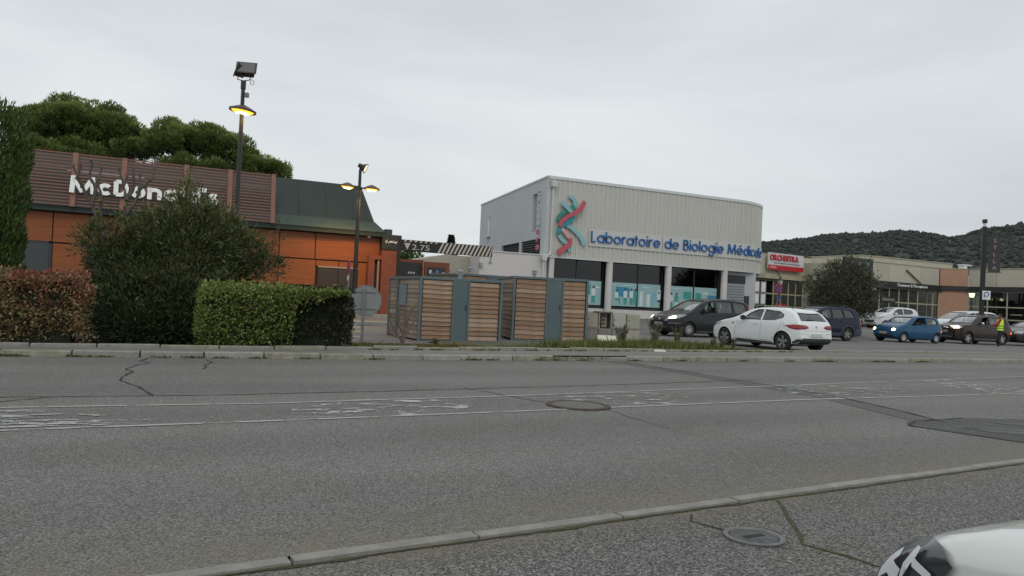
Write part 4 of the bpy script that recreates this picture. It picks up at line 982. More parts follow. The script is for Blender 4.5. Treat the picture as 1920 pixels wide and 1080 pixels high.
def bay(x0, x1, mull, pics, top=3.0):
    b = MB().box(x0, x1, LY + .36, LY + .44, 1.0, 1.12).box(x0, x1, LY + .36, LY + .44, ZB - .08, ZB - .002).box(x0, x0 + .07, LY + .36, LY + .44, 1.12, ZB - .08).box(x1 - .07, x1, LY + .36, LY + .44, 1.12, ZB - .08)
    for m_ in mull: b.box(m_ - .04, m_ + .04, LY + .362, LY + .438, 1.12, ZB - .08)
    w = lp(b, 'window', mat('black window frame', (.02, .022, .024), .4))
    xs = [x0 + .07] + list(mull) + [x1 - .07]
    for a, c in zip(xs[:-1], xs[1:]):
        lp(MB().box(a + .04 * (a in mull), c - .04 * (c in mull), LY + .39, LY + .40, 1.12, ZB - .08), 'pane', DKGL, parent=w)
        lp(MB().box(a + .06, c - .06, LY + .372, LY + .384, 1.2, 2.55), 'window_film', FILM, parent=w)
    lp(MB().box(x0 + .07, x1 - .07, LY + .41, LY + .43, 3.25, ZB - .08), 'roller_shutter', mat('dark roller box', (.05, .052, .056), .5), parent=w)
    for pc in pics:
        lp(pc[0], 'film_picture', pc[1], parent=w)
def fbox(x0, x1, z0, z1, d=0): return MB().box(x0, x1, LY + .366 - d, LY + .371 - d, z0, z1)
def figure(x, z, h, coat, legs, sit=False):
    """little printed person: head, coat, legs"""
    y = LY + .36; f0 = lambda a, c: Vector((x + a * h, y, z + c * h)); f1 = lambda a, c: Vector((x + a * h, y + .004, z + c * h))
    hd = MB().prism([(.07 * math.cos(t), .92 + .08 * math.sin(t)) for t in [k * .6283 for k in range(10)]], f0, f1)
    ct = MB().prism([(-.12, .42), (.12, .42), (.15, .75), (.07, .84), (-.07, .84), (-.15, .75)], f0, f1)
    lg = MB().prism([(-.1, 0), (-.02, 0), (.0, .3), (.03, 0), (.11, 0), (.11, .42), (-.11, .42)] if not sit else [(-.1, .28), (.2, .28), (.2, 0), (.28, 0), (.28, .42), (-.1, .42)], f0, f1)
    return [(hd, FD), (ct, coat), (lg, legs)]
p1 = figure(22.05, 1.3, 1.0, FW, FT) + [(fbox(21.2, 21.85, 1.75, 2.35), FT), (fbox(21.15, 21.8, 1.3, 1.75), FW), (fbox(22.2, 22.45, 2.15, 2.25), FW)]
bay(LS + .45, 22.68, (20.9,), p1)
p2 = [(fbox(23.55, 24.5, 1.75, 2.3), FB), (fbox(24.1, 24.35, 1.7, 1.8, .001), FT)] + figure(23.6, 1.3, .85, FW, FT, True) + figure(24.2, 1.3, .95, FW, FT) + figure(24.62, 1.3, .95, FW, FT) + figure(24.88, 1.3, .95, FT, FT) + \
     [(fbox(23.2, 23.5, 2.38, 2.42), FW), (fbox(24.1, 24.7, 2.4, 2.43), FW), (fbox(25.2, 25.42, 1.25, 2.1), FW), (fbox(25.7, 25.95, 1.25, 1.95), FW), (fbox(26.0, 26.18, 1.3, 2.05), FP), (fbox(26.2, 26.4, 1.6, 2.2), FP), (fbox(26.45, 26.68, 1.7, 2.25), FW), (fbox(25.4, 25.9, 2.33, 2.37), FW)] + figure(26.55, 1.3, .85, FW, FD, True)
bay(23.1, 26.78, (25.02,), p2)
p3 = figure(27.45, 1.2, .95, FW, FT) + figure(27.85, 1.2, .95, FT, FW) + [(fbox(28.35, 28.95, 1.8, 2.25), FT), (fbox(29.25, 29.7, 1.8, 2.2), FT), (fbox(30.2, 30.85, 1.75, 2.1), FB), (fbox(29.8, 30.2, 2.15, 2.25), FW), (fbox(27.4, 28.4, 2.4, 2.43), FW), (fbox(30.3, 30.8, 2.3, 2.33), FP)]
bay(27.2, 31.0, (29.1,), p3)
lp(MB().box(29.3, 30.7, LY + .405, LY + .42, 2.6, 2.95), 'poster_frame', mat('lit picture', (.35, .36, .28), .6, var=.5, vscale=6), parent=LB)
# last bay: door, transom, louvred panel
lp(MB().box(31.42, 34.0, LY + .4, LY + .5, 1.0, ZB - .002), 'end_bay_wall', mat('light grey wall', (.48, .49, .50), .8))
lp(MB().box(31.45, 33.1, LY + .34, LY + .39, 2.95, 3.45), 'dark_transom', mat('dark transom', (.03, .033, .04), .3))
for k in range(11): lp(MB().box(31.45, 33.05, LY + .33, LY + .39, 1.1 + k * .165, 1.22 + k * .165), 'shutter_slat', mat('grey shutter', (.30, .33, .35), .5), bevel=.006)
lp(MB().box(33.1, 33.45, LY + .33, LY + .39, 1.0, 2.2), 'side_pane', mat('dark transom', (.03, .033, .04)))
lp(MB().box(20.1, 21.0, LY + 1.2, LY + 1.3, 2.7, 3.0), 'ceiling_light', mat('dim white', (.35, .36, .36), .6))
# sign letters on their pale backing boards
BLUE = mat('blue sign letter', (.012, .125, .39), .35); BACK = mat('sign backing', (.56, .56, .53), .5)
def board(u0, u1):
    n = max(1, int((u1 - u0) / .4)); b = MB(); qs = [front(u0 + (u1 - u0) * k / n, .075)[0] for k in range(n + 1)]; q2 = [front(u0 + (u1 - u0) * k / n, .05)[0] for k in range(n + 1)]
    for k in range(n):
        v = [Vector((*p, z)) for z in (4.47, 5.42) for p in (qs[k], qs[k + 1], q2[k + 1], q2[k])]
        b.add(v, [(0, 1, 2, 3), (4, 7, 6, 5), (0, 4, 5, 1), (2, 6, 7, 3), (0, 3, 7, 4), (1, 5, 6, 2)])
    lp(b, 'sign_board', BACK)
board(21.33, 26.3); board(26.35, 30.4); board(30.45, 36.4)
def on_front(u):
    p, a = front(21.45 + u, .09); return (p.x - 26, p.y - 40, 4.70 - LG), a
stroke_letters('Laboratoire de Biologie Médicale', .435, .155, .07, BLUE, LB, on_front, width=13.35, gap=.16, space=.55)
# helix logo: three kinds of ribbon
def ribbon3(pts, w0, w1, m, y, name='logo_ribbon'):
    P = []
    for i in range(len(pts) - 1):          # smooth through the points
        p0 = Vector(pts[max(0, i - 1)]); p1_ = Vector(pts[i]); p2_ = Vector(pts[i + 1]); p3_ = Vector(pts[min(len(pts) - 1, i + 2)])
        for k in range(5):
            t = k / 5; P.append(.5 * ((2 * p1_) + (p2_ - p0) * t + (2 * p0 - 5 * p1_ + 4 * p2_ - p3_) * t * t + (3 * p1_ - p0 - 3 * p2_ + p3_) * t ** 3))
    P.append(Vector(pts[-1])); L1 = []; L2 = []
    for i, p in enumerate(P):
        d = (P[min(i + 1, len(P) - 1)] - P[max(i - 1, 0)]).normalized(); nn = Vector((-d.y, d.x)); w = w0 + (w1 - w0) * i / (len(P) - 1)
        L1.append(p + nn * w / 2); L2.append(p - nn * w / 2)
    b = MB()
    for i in range(len(P) - 1):
        v = [Vector((p.x, yy, p.y)) for yy in (y - .07, y) for p in (L1[i], L1[i + 1], L2[i + 1], L2[i])]
        b.add(v, [(0, 1, 2, 3), (4, 7, 6, 5), (0, 4, 5, 1), (2, 6, 7, 3), (0, 3, 7, 4), (1, 5, 6, 2)])
    lp(b, name, m)
TEAL = mat('logo green', (.03, .25, .20), .4); LBL = mat('logo light blue', (.24, .47, .50), .4); PINK = mat('logo pink', (.50, .09, .12), .4); TBL = mat('logo petrol', (.02, .27, .36), .4); LPK = mat('logo pale pink', (.58, .36, .35), .4)
ribbon3([(19.88, 7.08), (20.15, 7.0), (20.31, 6.78), (20.25, 6.55)], .16, .26, LBL, LY - .10)
ribbon3([(20.27, 6.6), (20.02, 6.38), (19.65, 6.2), (19.38, 5.96), (19.3, 5.66)], .26, .2, TEAL, LY - .11)
ribbon3([(19.44, 6.72), (19.72, 6.52), (20.08, 6.2)], .26, .22, LBL, LY - .18)
ribbon3([(20.82, 6.88), (20.64, 6.5), (20.25, 6.19), (19.76, 5.93), (19.46, 5.67), (19.33, 5.38)], .24, .22, PINK, LY - .26)
ribbon3([(20.24, 6.06), (20.1, 5.82), (19.71, 5.58), (19.43, 5.35), (19.31, 5.0)], .2, .22, TBL, LY - .19)
ribbon3([(19.31, 5.04), (19.56, 4.72), (19.91, 4.45), (20.12, 4.08)], .22, .22, LBL, LY - .10)
ribbon3([(19.72, 5.56), (20.13, 5.38), (20.55, 5.09), (20.87, 4.76), (21.0, 4.48)], .2, .26, LBL, LY - .10)
ribbon3([(19.46, 5.3), (19.76, 5.06), (20.03, 4.78)], .2, .22, LPK, LY - .18)
ribbon3([(20.03, 4.80), (20.07, 4.52), (19.78, 4.27), (19.34, 3.94)], .22, .3, PINK, LY - .19)
# vertical letters on the side wall, seen edge on
for k, ch in enumerate('SYLLABIO'):
    me = text_mesh(ch, .42, .05, .0); me.materials.append(mat('blade letter blue', (.36, .46, .50), .4) if k < 5 else mat('blade letter pink', (.5, .14, .18), .4))
    p = side(1.05, .3); share(me, 'letter', LB, (p.x - 26, p.y - 40, 7.1 - k * .43 - LG), (R(90), 0, math.atan2(-d_.y, -d_.x)))
# white annex wall in front of the gap
AX = empty('annex_wall', (16.7, 36.2, LG), 0, 'low white rendered annex wall joining the laboratory', 'wall')
ANM = mat('warm white render', (.60, .575, .56), .85, var=.05, vscale=.8, bump=.1)
MB().box(-1.85, 2.05, -.2, 1.2, -.1, 3.22).build('wall', ANM, AX); MB().box(-1.88, 2.05, -.24, 1.2, 3.225, 3.28).build('coping', mat('pale metal coping', (.62, .64, .64)), AX)
MB().box(-1.9, -1.72, -.35, -.2, 2.4, 2.6).build('wall_lamp', STEEL, AX)

# ---------------------------------------------------------------- shopping parade
MG = .52
PARA = mat('cream fascia panel', (.47, .45, .355), .8, var=.06, vscale=1.2); PARB = mat('sand fascia panel', (.43, .41, .335), .8, var=.06, vscale=1.2)
YFR = mat('cream window frame', (.40, .385, .28), .6); SALM = mat('salmon render', (.42, .245, .165), .85, var=.1, vscale=1.2, tint=(.38, .22, .145), bump=.1)
BLKF = mat('black fascia', (.022, .022, .024), .45)
SHOPIN = mat('shop interior', (.16, .17, .14), .9, var=.7, vscale=.8)
class Wall:
    """helper that lays boxes along a facade from a to b"""
    def __init__(s, root, a, b):
        s.root = root; s.a = Vector(a); s.b = Vector(b); s.L = (s.b - s.a).length; s.d = (s.b - s.a).normalized(); s.n = Vector((s.d.y, -s.d.x))
    def p(s, u, off): return s.a + s.d * u + s.n * off
    def box(s, b, u0, u1, z0, z1, o0, o1):
        pts = [s.p(u, o) for o in (o0, o1) for u in (u0, u1)]
        return b.add([Vector((p.x, p.y, z)) for z in (z0, z1) for p in pts], [(0, 2, 3, 1), (4, 5, 7, 6), (0, 1, 5, 4), (2, 6, 7, 3), (0, 4, 6, 2), (1, 3, 7, 5)])
    def part(s, name, m, u0, u1, z0, z1, o0, o1, parent=None, bevel=0): return rp(s.box(MB(), u0, u1, z0, z1, o0, o1), name, m, parent=parent or s.root, bevel=bevel)
    @property
    def ang(s): return math.atan2(s.d.y, s.d.x)
def glazing(w, u0, u1, z0, z1, nx, rows, fr=.09, posters=()):
    b = MB(); xs = lin(u0, u1, nx)
    for x in xs: w.box(b, x - fr / 2, x + fr / 2, z0, z1, -.05, .02)
    for z in [z0] + list(rows) + [z1]:
        w.box(b, u0, u1, z - fr / 2, z + fr / 2, -.048, .018)
    win = rp(b, 'window', YFR, parent=w.root)
    zs = [z0] + list(rows) + [z1]
    for i in range(nx):
        for j in range(len(zs) - 1):
            w.part('pane', SHOPGLASS, xs[i] + fr / 2, xs[i + 1] - fr / 2, zs[j] + fr / 2, zs[j + 1] - fr / 2, -.03, -.02, parent=win)
    w.part('shop_interior', SHOPIN, u0, u1, z0 - .1, z1, -2.5, -2.4)
    rp(w.box(w.box(MB(), u0, u1, z0 - .1, z0 - .02, -2.4, -.06), u0, u1, z1 - .02, z1 + .02, -2.4, -.06), 'shop_floor', mat('shop floor', (.12, .12, .11), .7), parent=w.root)
    return win
# shop with the red and white sign
S1 = empty('shop', (45, 45.7, MG), 0, 'cream shop unit with the red and white ORCHESTRA sign', 'shop')
w1 = Wall(S1, (38.5, 44.8), (49.5, 46.6))
w1.part('fascia_wall', PARA, 0, w1.L, 4.12, 5.98, -.6, 0); w1.part('roof_edge', DKBROWN, 0, w1.L, 5.985, 6.05, -.7, .05)
w1.part('back_wall', PARB, 0, w1.L, MG, 6.0, -9, -3)
w1.part('lower_band', mat('stained cream band', (.40, .36, .25), .85, var=.3, vscale=1.5), 3.9, w1.L, 3.95, 4.35, .005, .25)
w1.part('soffit_band', BLKF, 0, w1.L, 3.85, 3.94, -.3, .2)
glazing(w1, 3.3, w1.L, MG + .1, 3.84, 8, (1.75, 2.75))
w1.part('panel', PARB, 0, 3.2, MG, 3.84, -.4, -.2)
w1.part('sign_board', mat('sign white', (.60, .60, .60), .5), 5.0, 9.6, 4.72, 6.02, .26, .36)
SR = mat('sign red', (.50, .014, .025), .45)
w1.part('sign_red_band', SR, 5.0, 9.6, 4.66, 5.05, .365, .385)
def on_w(w, u0, z, off): return lambda u: ((w.p(u0 + u, off).x - w.root.location.x, w.p(u0 + u, off).y - w.root.location.y, z - w.root.location.z), w.ang)
letters('ORCHESTRA', .62, .03, SR, S1, on_w(w1, 5.15, 5.45, .40), width=3.7, gap=.05, offset=.02)
p = w1.p(5.75, .38); text_obj('Pour des enfants à la mode de chez nous', .17, .005, mat('sign navy', (.03, .04, .1)), S1, (p.x - 45, p.y - 45.7, 5.18 - MG), (R(90), 0, w1.ang), width=3.3, name='slogan')
for k in range(5): w1.part('sign_dot', WHITE, 5.2 + k * .17, 5.3 + k * .17, 4.8 + (k % 2) * .07, 4.9 + (k % 2) * .07, .388, .395)
rp(MB().tube((*w1.p(5.1, .3), 5.3), (*w1.p(6.6, .35), 4.2), .03), 'sign_stay', DKBROWN, parent=S1)
for (a, c, z0, z1) in ((3.5, 4.3, 2.85, 3.6), (4.6, 5.1, 2.85, 3.6), (3.5, 4.3, 1.9, 2.65), (4.6, 5.1, 1.9, 2.65)):
    f = w1.part('display_frame', mat('grey frame', (.25, .25, .24), .6), a - .08, c + .08, z0 - .08, z1 + .08, .04, .1); w1.part('poster', WHITE, a, c, z0, z1, .105, .115, parent=f)
w1.part('red_lettering', SR, 6.6, 8.0, 1.72, 1.98, -.015, .0); w1.part('red_lettering', SR, 5.2, 5.6, 1.2, 1.5, -.015, .0); w1.part('poster', WHITE, 7.0, 7.5, 1.0, 1.6, -.015, 0)
LAMPY = mat('lit shop lamp', (.9, .9, .6), .5, emit=((.85, 1, .45), 2.5))
q = bmesh.new(); bmesh.ops.create_icosphere(q, subdivisions=2, radius=.13); me = bpy.data.meshes.new('lit_lamp'); q.to_mesh(me); q.free(); me.materials.append(LAMPY)
p = w1.p(7.7, -.6); share(me, 'lit_lamp', S1, (p.x - 45, p.y - 45.7, 3.0 - MG))
# shoe and leather shop
S2 = empty('shop', (55, 41, MG), 0, 'cream shop with the black fascia reading Chaussures & Maroquinerie', 'shop')
w2 = Wall(S2, (49.0, 40.75), (58.45, 41.33))
for a, c, m_ in ((0, 2.9, PARB), (2.9, 5.0, PARA), (5.0, 7.0, PARA), (7.0, w2.L, PARB)): w2.part('fascia_panel', m_, a + .012, c - .012, 4.12, 5.55 + .0, -.5, 0, bevel=.008)
w2.part('roof_edge', YFR, 0, w2.L, 5.555, 5.61, -.6, .05); w2.part('fascia', BLKF, 0, w2.L + .1, 3.62, 4.10, -.3, .25); w2.part('back_wall', PARB, 0, w2.L, MG, 5.5, -8, -3)
w2.part('diagonal_stay', DKBROWN, 0, .01, 4.2, 4.21, .1, .11)
rp(MB().tube((*w2.p(5.0, .08), 5.15), (*w2.p(6.9, .1), 4.15), .055), 'diagonal_stay', mat('brown stay', (.16, .13, .10), .7), parent=S2)
glazing(w2, .6, 7.9, MG + .1, 3.6, 6, (1.45, 2.5)); glazing(w2, 7.9, w2.L, MG + .05, 3.6, 2, (1.3, 2.5))
letters('Chaussures & Maroquinerie', .33, .02, WHITE, S2, on_w(w2, 3.6, 3.78, .28), width=3.9, gap=.1)
w2.part('sign_board', BLKF, 1.9, 3.7, 2.45, 2.92, .03, .08)
letters('NOUVEAU', .3, .01, mat('grey sign letter', (.42, .42, .40), .5), S2, on_w(w2, 2.05, 2.57, .1), width=1.5)
w2.part('poster', mat('pale poster', (.34, .34, .27), .7, var=.3, vscale=3), 4.1, 4.7, 1.6, 2.4, -.2, -.18); w2.part('window_display', mat('shoe display', (.14, .11, .09), .8, var=.8, vscale=8), .8, 7.6, MG + .1, 1.1, -.9, -.6)
w2.part('shop_lamp', LAMPY, .5, .72, 3.3, 3.5, .3, .5)
S3 = empty('shop', (59.3, 40.7, MG), 0, 'salmon rendered corner bay between the cream shop fronts', 'shop')
w3 = Wall(S3, (58.48, 41.3), (60.2, 40.0))
w3.part('fascia_panel', SALM, .02, w3.L - .02, 4.12, 5.55, -.5, .02, bevel=.01); w3.part('fascia', BLKF, 0, w3.L, 3.74, 4.10, -.3, .2); w3.part('render_wall', SALM, .0, w3.L, MG, 3.73, -.5, .06, bevel=.01); w3.part('roof_edge', YFR, 0, w3.L, 5.555, 5.61, -.6, .05)
w3.part('side_trim', YFR, -.06, -.0, MG, 3.73, -.3, .1)
w3.part('stain', mat('rusty stain', (.30, .15, .09), .9, var=.3, vscale=4), 1.15, 1.6, 1.6, 2.1, .062, .066)
S4 = empty('shop', (60.8, 36, MG), 0, 'cream shop front with white window lettering at the right edge', 'shop')
w4 = Wall(S4, (60.2, 39.96), (61.9, 28.5))
x = 0
for a, c, m_ in ((0, 2.1, PARB), (2.1, 4.2, PARA), (4.2, 6.4, PARB), (6.4, 8.6, PARA), (8.6, w4.L, PARB)): w4.part('fascia_panel', m_, a + .012, c - .012, 4.12, 5.55, -.5, 0, bevel=.008)
w4.part('roof_edge', YFR, 0, w4.L, 5.555, 5.61, -.6, .05); w4.part('fascia', BLKF, 0, w4.L, 3.74, 4.10, -.3, .22)
glazing(w4, .05, w4.L, MG + .1, 3.72, 8, (1.5, 2.5))
for k in range(4):
    w4.part('white_lettering', mat('window vinyl', (.33, .34, .30), .6), .35 + k * 2.85, 1.2 + k * 2.85, 1.9, 1.97, -.015, .0)
p = w4.p(4.45, .03); text_obj('deux', .62, .005, mat('window vinyl', (.33, .34, .30)), S4, (p.x - 60.8, p.y - 36, 1.75 - MG), (R(90), 0, w4.ang), name='window_lettering')
p = w4.p(4.45, .03); text_obj('bou', .62, .005, mat('window vinyl', (.33, .34, .30)), S4, (p.x - 60.8, p.y - 36, .8 - MG), (R(90), 0, w4.ang), name='window_lettering')
# higher box behind and roof vent
S5 = empty('roof_block', (59, 44, MG), 0, 'higher cream warehouse block rising behind the shoe shop fascia', 'building')
w5 = Wall(S5, (51.5, 43.2), (63.1, 43.4))
w5.part('wall', PARA, 0, w5.L, MG, 6.22, -6, 0); w5.part('roof_edge', YFR, -.05, w5.L + .05, 6.225, 6.3, -6, .05); w5.part('score_line', PARB, 0, w5.L, 5.8, 5.84, .002, .01)
rv = empty('roof_vent', (63.9, 43.0, 5.3), 0, 'white metal roof vent above the salmon corner bay', 'vent')
MB().box(-.25, .25, -.25, .25, 0, .85).build('duct', WHITE, rv, bevel=.02); MB().box(-.32, .85, -.3, .3, .86, .95).build('cap', WHITE, rv, bevel=.01); MB().box(-1.2, 3, -.5, 3, -5, 0).build('plinth', PARB, rv)
sb = empty('display_screen', (46.6, 39.4, gz(39)), 0, 'dark framed display screen rising behind the olive tree', 'screen')
MB().box(-1.5, 1.5, -.1, .1, 4.1, 5.05).build('frame', BLKF, sb, bevel=.01); MB().box(-.1, .1, -.08, .08, 0, 4.1).box(1.2, 1.4, -.08, .08, 0, 4.1).build('post', BLKF, sb)
for k in range(6): MB().box(-1.3 + k * .42, -1.05 + k * .42, -.115, -.105, 4.35 + .2 * (k % 2), 4.55 + .2 * (k % 2)).build('picture', [WHITE, LBL, TEAL][k % 3], sb)

# ------------------------------------------------------------------ verge: grass, soil, weeds
def patch_surface(name, poly, z, m): return flat(name, poly, z, m)
SOIL = mat('planting soil', (.075, .05, .032), .95, var=.5, vscale=14, bump=1, bscale=60)
strip('planting_bed', lin(-14, 6.6, 20), lambda x: t_back(x) + .13, lambda x: 17.4, .10, SOIL)
strip('verge_soil', lin(6.6, 14.0, 12) + [15.5, 16.8, 18.0], lambda x: t_back(x) + .13, lambda x: 19.6 if x < 14 else 19.6 - (x - 14) * .65, .035, mat('verge soil', (.10, .095, .05), .95, var=.5, vscale=8, bump=1))
strip('planting_bed', [6.05, 6.6], lambda x: t_back(x) + .13, lambda x: 17.4, .034, SOIL)
def grass_patch(name, label, n, seed, fx, h, cols, kind='stuff', wd=.012):
    rs = np.random.RandomState(seed); P, hh = fx(rs, n); D = rnd_dir(rs, len(P)) * .45 + np.array([0, 0, 1.0])
    o = leaves(name, P, D, 1.0, wd, leaf_mat(name + ' blade', cols, .2), np.clip(rs.normal(.5, .25, len(P)) , 0, 1), None, rs)
    # leaf length varies with place
    me = o.data; co = np.empty(len(me.vertices) * 3, np.float32); me.vertices.foreach_get('co', co); co = co.reshape(-1, 4, 3)
    base = co[:, :1]; co = base + (co - base) * np.array([1, 1, 1]) * (hh * h)[:, None, None]
    d = co[:, 1] - co[:, 3]; L_ = np.linalg.norm(d, axis=1, keepdims=True) + 1e-9; mid = (co[:, 1] + co[:, 3]) / 2
    co[:, 1] = mid + d / L_ * wd; co[:, 3] = mid - d / L_ * wd
    me.vertices.foreach_set('co', co.ravel()); me.update(); prop(o, label, name.replace('_', ' '), kind=kind); return o
GR = [(.07, .07, .025), (.09, .115, .03), (.14, .165, .04), (.24, .22, .08)]
def f_verge(rs, n):
    x = rs.uniform(6.3, 17.6, n); y0 = np.array([t_back(v) for v in x]) + .16; wdt = np.where(x < 11.5, 1.7, np.where(x < 14.2, 3.2, 3.2 - (x - 14.2) * .85)); wdt = np.clip(wdt, .15, 5)
    y = y0 + rs.uniform(0, 1, n) * wdt; k = (np.sin(x * 3.1) + np.sin(y * 4.7 + x) + np.sin(x * 9) * .6) / 2.6
    keep = rs.uniform(size=n) < np.clip(.25 + (x - 6.3) * .16, .1, 1) * np.where(k > -.5, 1, .35)
    return np.stack([x, y, np.full(n, .04)], 1)[keep], np.clip(.75 + .5 * k[keep] + rs.normal(0, .25, keep.sum()), .25, 2)
grass_patch('grass', 'short rough grass on the verge between pavement and cabinets', 42000, 71, f_verge, .065, GR)
def f_tall(rs, n):
    c = np.array([(11.3, 17.9), (12.6, 18.4), (13.6, 18.6), (14.2, 18.2), (10.6, 17.5), (9.6, 17.2), (12.0, 17.6), (14.6, 17.6), (13.2, 17.7)]); j = rs.randint(0, len(c), n)
    p = c[j] + rs.normal(0, .35, (n, 2)); return np.stack([p[:, 0], p[:, 1], np.full(n, .04)], 1), rs.uniform(.5, 1.4, n)
grass_patch('grass', 'taller tufts of grass at the foot of the meter cabinets', 9000, 72, f_tall, .2, GR)
def f_bed(rs, n):
    x = rs.uniform(3.7, 6.6, n); y = np.array([t_back(v) for v in x]) + .18 + np.abs(rs.normal(0, .5, n)); return np.stack([x, y, np.full(n, .1)], 1), rs.uniform(.3, 1.2, n)
grass_patch('weeds', 'sparse yellowing weeds in the bed beside the sign post', 2600, 73, f_bed, .09, [(.10, .07, .03), (.12, .12, .03), (.16, .15, .05)])
def f_kerb(rs, n):
    c = rs.uniform(-3, 24, 34); j = rs.randint(0, len(c), n); x = c[j] + rs.normal(0, .10, n); y = np.array([t_far(v) for v in x]) - .02 + rs.normal(0, .015, n)
    return np.stack([x, y, np.full(n, .0)], 1), rs.uniform(.3, 1.2, n)
grass_patch('kerb_weeds', 'small weeds growing at the foot of the kerb', 2200, 74, f_kerb, .045, [(.05, .05, .02), (.09, .12, .03), (.13, .15, .05)])
def f_edge(rs, n):
    x = rs.uniform(3.9, 17, n); y = np.array([t_back(v) for v in x]) - .03 + rs.normal(0, .02, n); k = np.sin(x * 5) + np.sin(x * 13) > .2
    return np.stack([x, y, np.full(n, .1)], 1)[k], rs.uniform(.3, 1.0, k.sum())
grass_patch('edge_weeds', 'moss and weeds along the back edge of the pavement', 2600, 75, f_edge, .05, GR)
def f_cov(rs, n):
    c = rs.uniform(7.3, 9.2, n); return np.stack([c, np.array([t_far(v) for v in c]) + rs.uniform(-.03, .2, n), np.full(n, .05)], 1), rs.uniform(.2, .9, n)
grass_patch('gully_weeds', 'weeds in the dipped kerb by the gully', 700, 76, f_cov, .06, GR)
def weed(name, c, h, n, label, seed, m, col):
    r_ = random.Random(seed); rs = np.random.RandomState(seed); t = empty(name, c, 0, label, 'weed'); b = MB(); P = []; D = []
    for k in range(n):
        a = r_.uniform(0, 6.28); hh = h * r_.uniform(.55, 1); q = r_.uniform(.1, .45)
        p = [(0, 0, 0), (math.cos(a) * q * hh * .4, math.sin(a) * q * hh * .4, hh * .5), (math.cos(a) * q * hh, math.sin(a) * q * hh, hh)]
        b.path(p, [.012, .009, .005], 4)
        for _ in range(34):
            f = r_.uniform(.2, 1); P.append([p[0][j] + (p[2][j] - p[0][j]) * f + r_.uniform(-.02, .02) for j in range(3)]); D.append((r_.uniform(-1, 1), r_.uniform(-1, 1), .8))
    b.build('stems', col, t); leaves('foliage', np.array(P), np.array(D), .07, .022, m, np.clip(rs.normal(.5, .2, len(P)), 0, 1), t, rs)
STEM = mat('weed stem', (.13, .12, .06), .9); WEEDL = leaf_mat('weed leaf', [(.06, .065, .035), (.11, .12, .06), (.17, .16, .09)], .15)
for i, (x, y, h, n, lb) in enumerate([(13.7, 18.9, .85, 12, 'tall grey green weed standing before the dark minivan bumper'), (14.35, 18.6, .75, 10, 'bushy weed nearest the dark minivan front wheel'), (12.6, 19.0, .7, 14, 'pale wispy weed right beside the meter cabinets'),
                                      (14.75, 17.45, .42, 6, 'thin upright weed at the tip of the grass verge'), (15.15, 17.5, .48, 7, 'upright weed on the verge just before the white hatchback'), (15.5, 17.4, .40, 5, 'small sprig at the edge of the verge nearest the white hatchback'),
                                      (6.0, 17.1, .2, 8, 'low dry weed at the foot of the bare stump')]):
    weed('weed', (x, y, .03), h, n, lb, 80 + i, WEEDL, STEM)
# bare cut shrub
t = empty('bare_shrub', (5.25, 17.35, .05), 0, 'leafless twisted shrub stump before the wooden shelter', 'shrub'); DRY = mat('dry bark', (.15, .115, .085), .9, var=.4, vscale=14, bump=.8)
for k, pts in enumerate([[(0, 0, 0), (.02, 0, .3), (-.12, 0, .55), (-.1, 0, .8), (-.2, 0, 1.1)], [(0, 0, 0), (.06, 0, .35), (.1, 0, .7), (.25, 0, .95), (.35, 0, 1.08)], [(0, 0, .1), (-.2, .05, .4), (-.3, .05, .55), (-.28, 0, .75)],
                         [(.05, 0, .2), (.22, 0, .5), (.28, 0, .62)], [(.1, 0, .65), (.02, 0, .85), (.05, 0, 1.0)], [(-.02, 0, .15), (-.25, 0, .25), (-.38, 0, .38)], [(.0, 0, .3), (.05, 0, .5), (.0, 0, .72), (.06, 0, .8)]]):
    r_ = random.Random(k); L2 = []
    for a, c in zip(pts[:-1], pts[1:]):
        for q in range(3): L2.append([a[j] + (c[j] - a[j]) * q / 3 + r_.uniform(-.015, .015) for j in range(3)])
    L2.append(pts[-1]); n = len(L2); b = MB(); b.path(L2, [max(.014, (.05 if k < 2 else .028) * (1 - .7 * i / n)) * r_.choice([.85, 1.1, 1]) for i in range(n)], 7)
    b.build('branch', DRY, t, smooth=True)

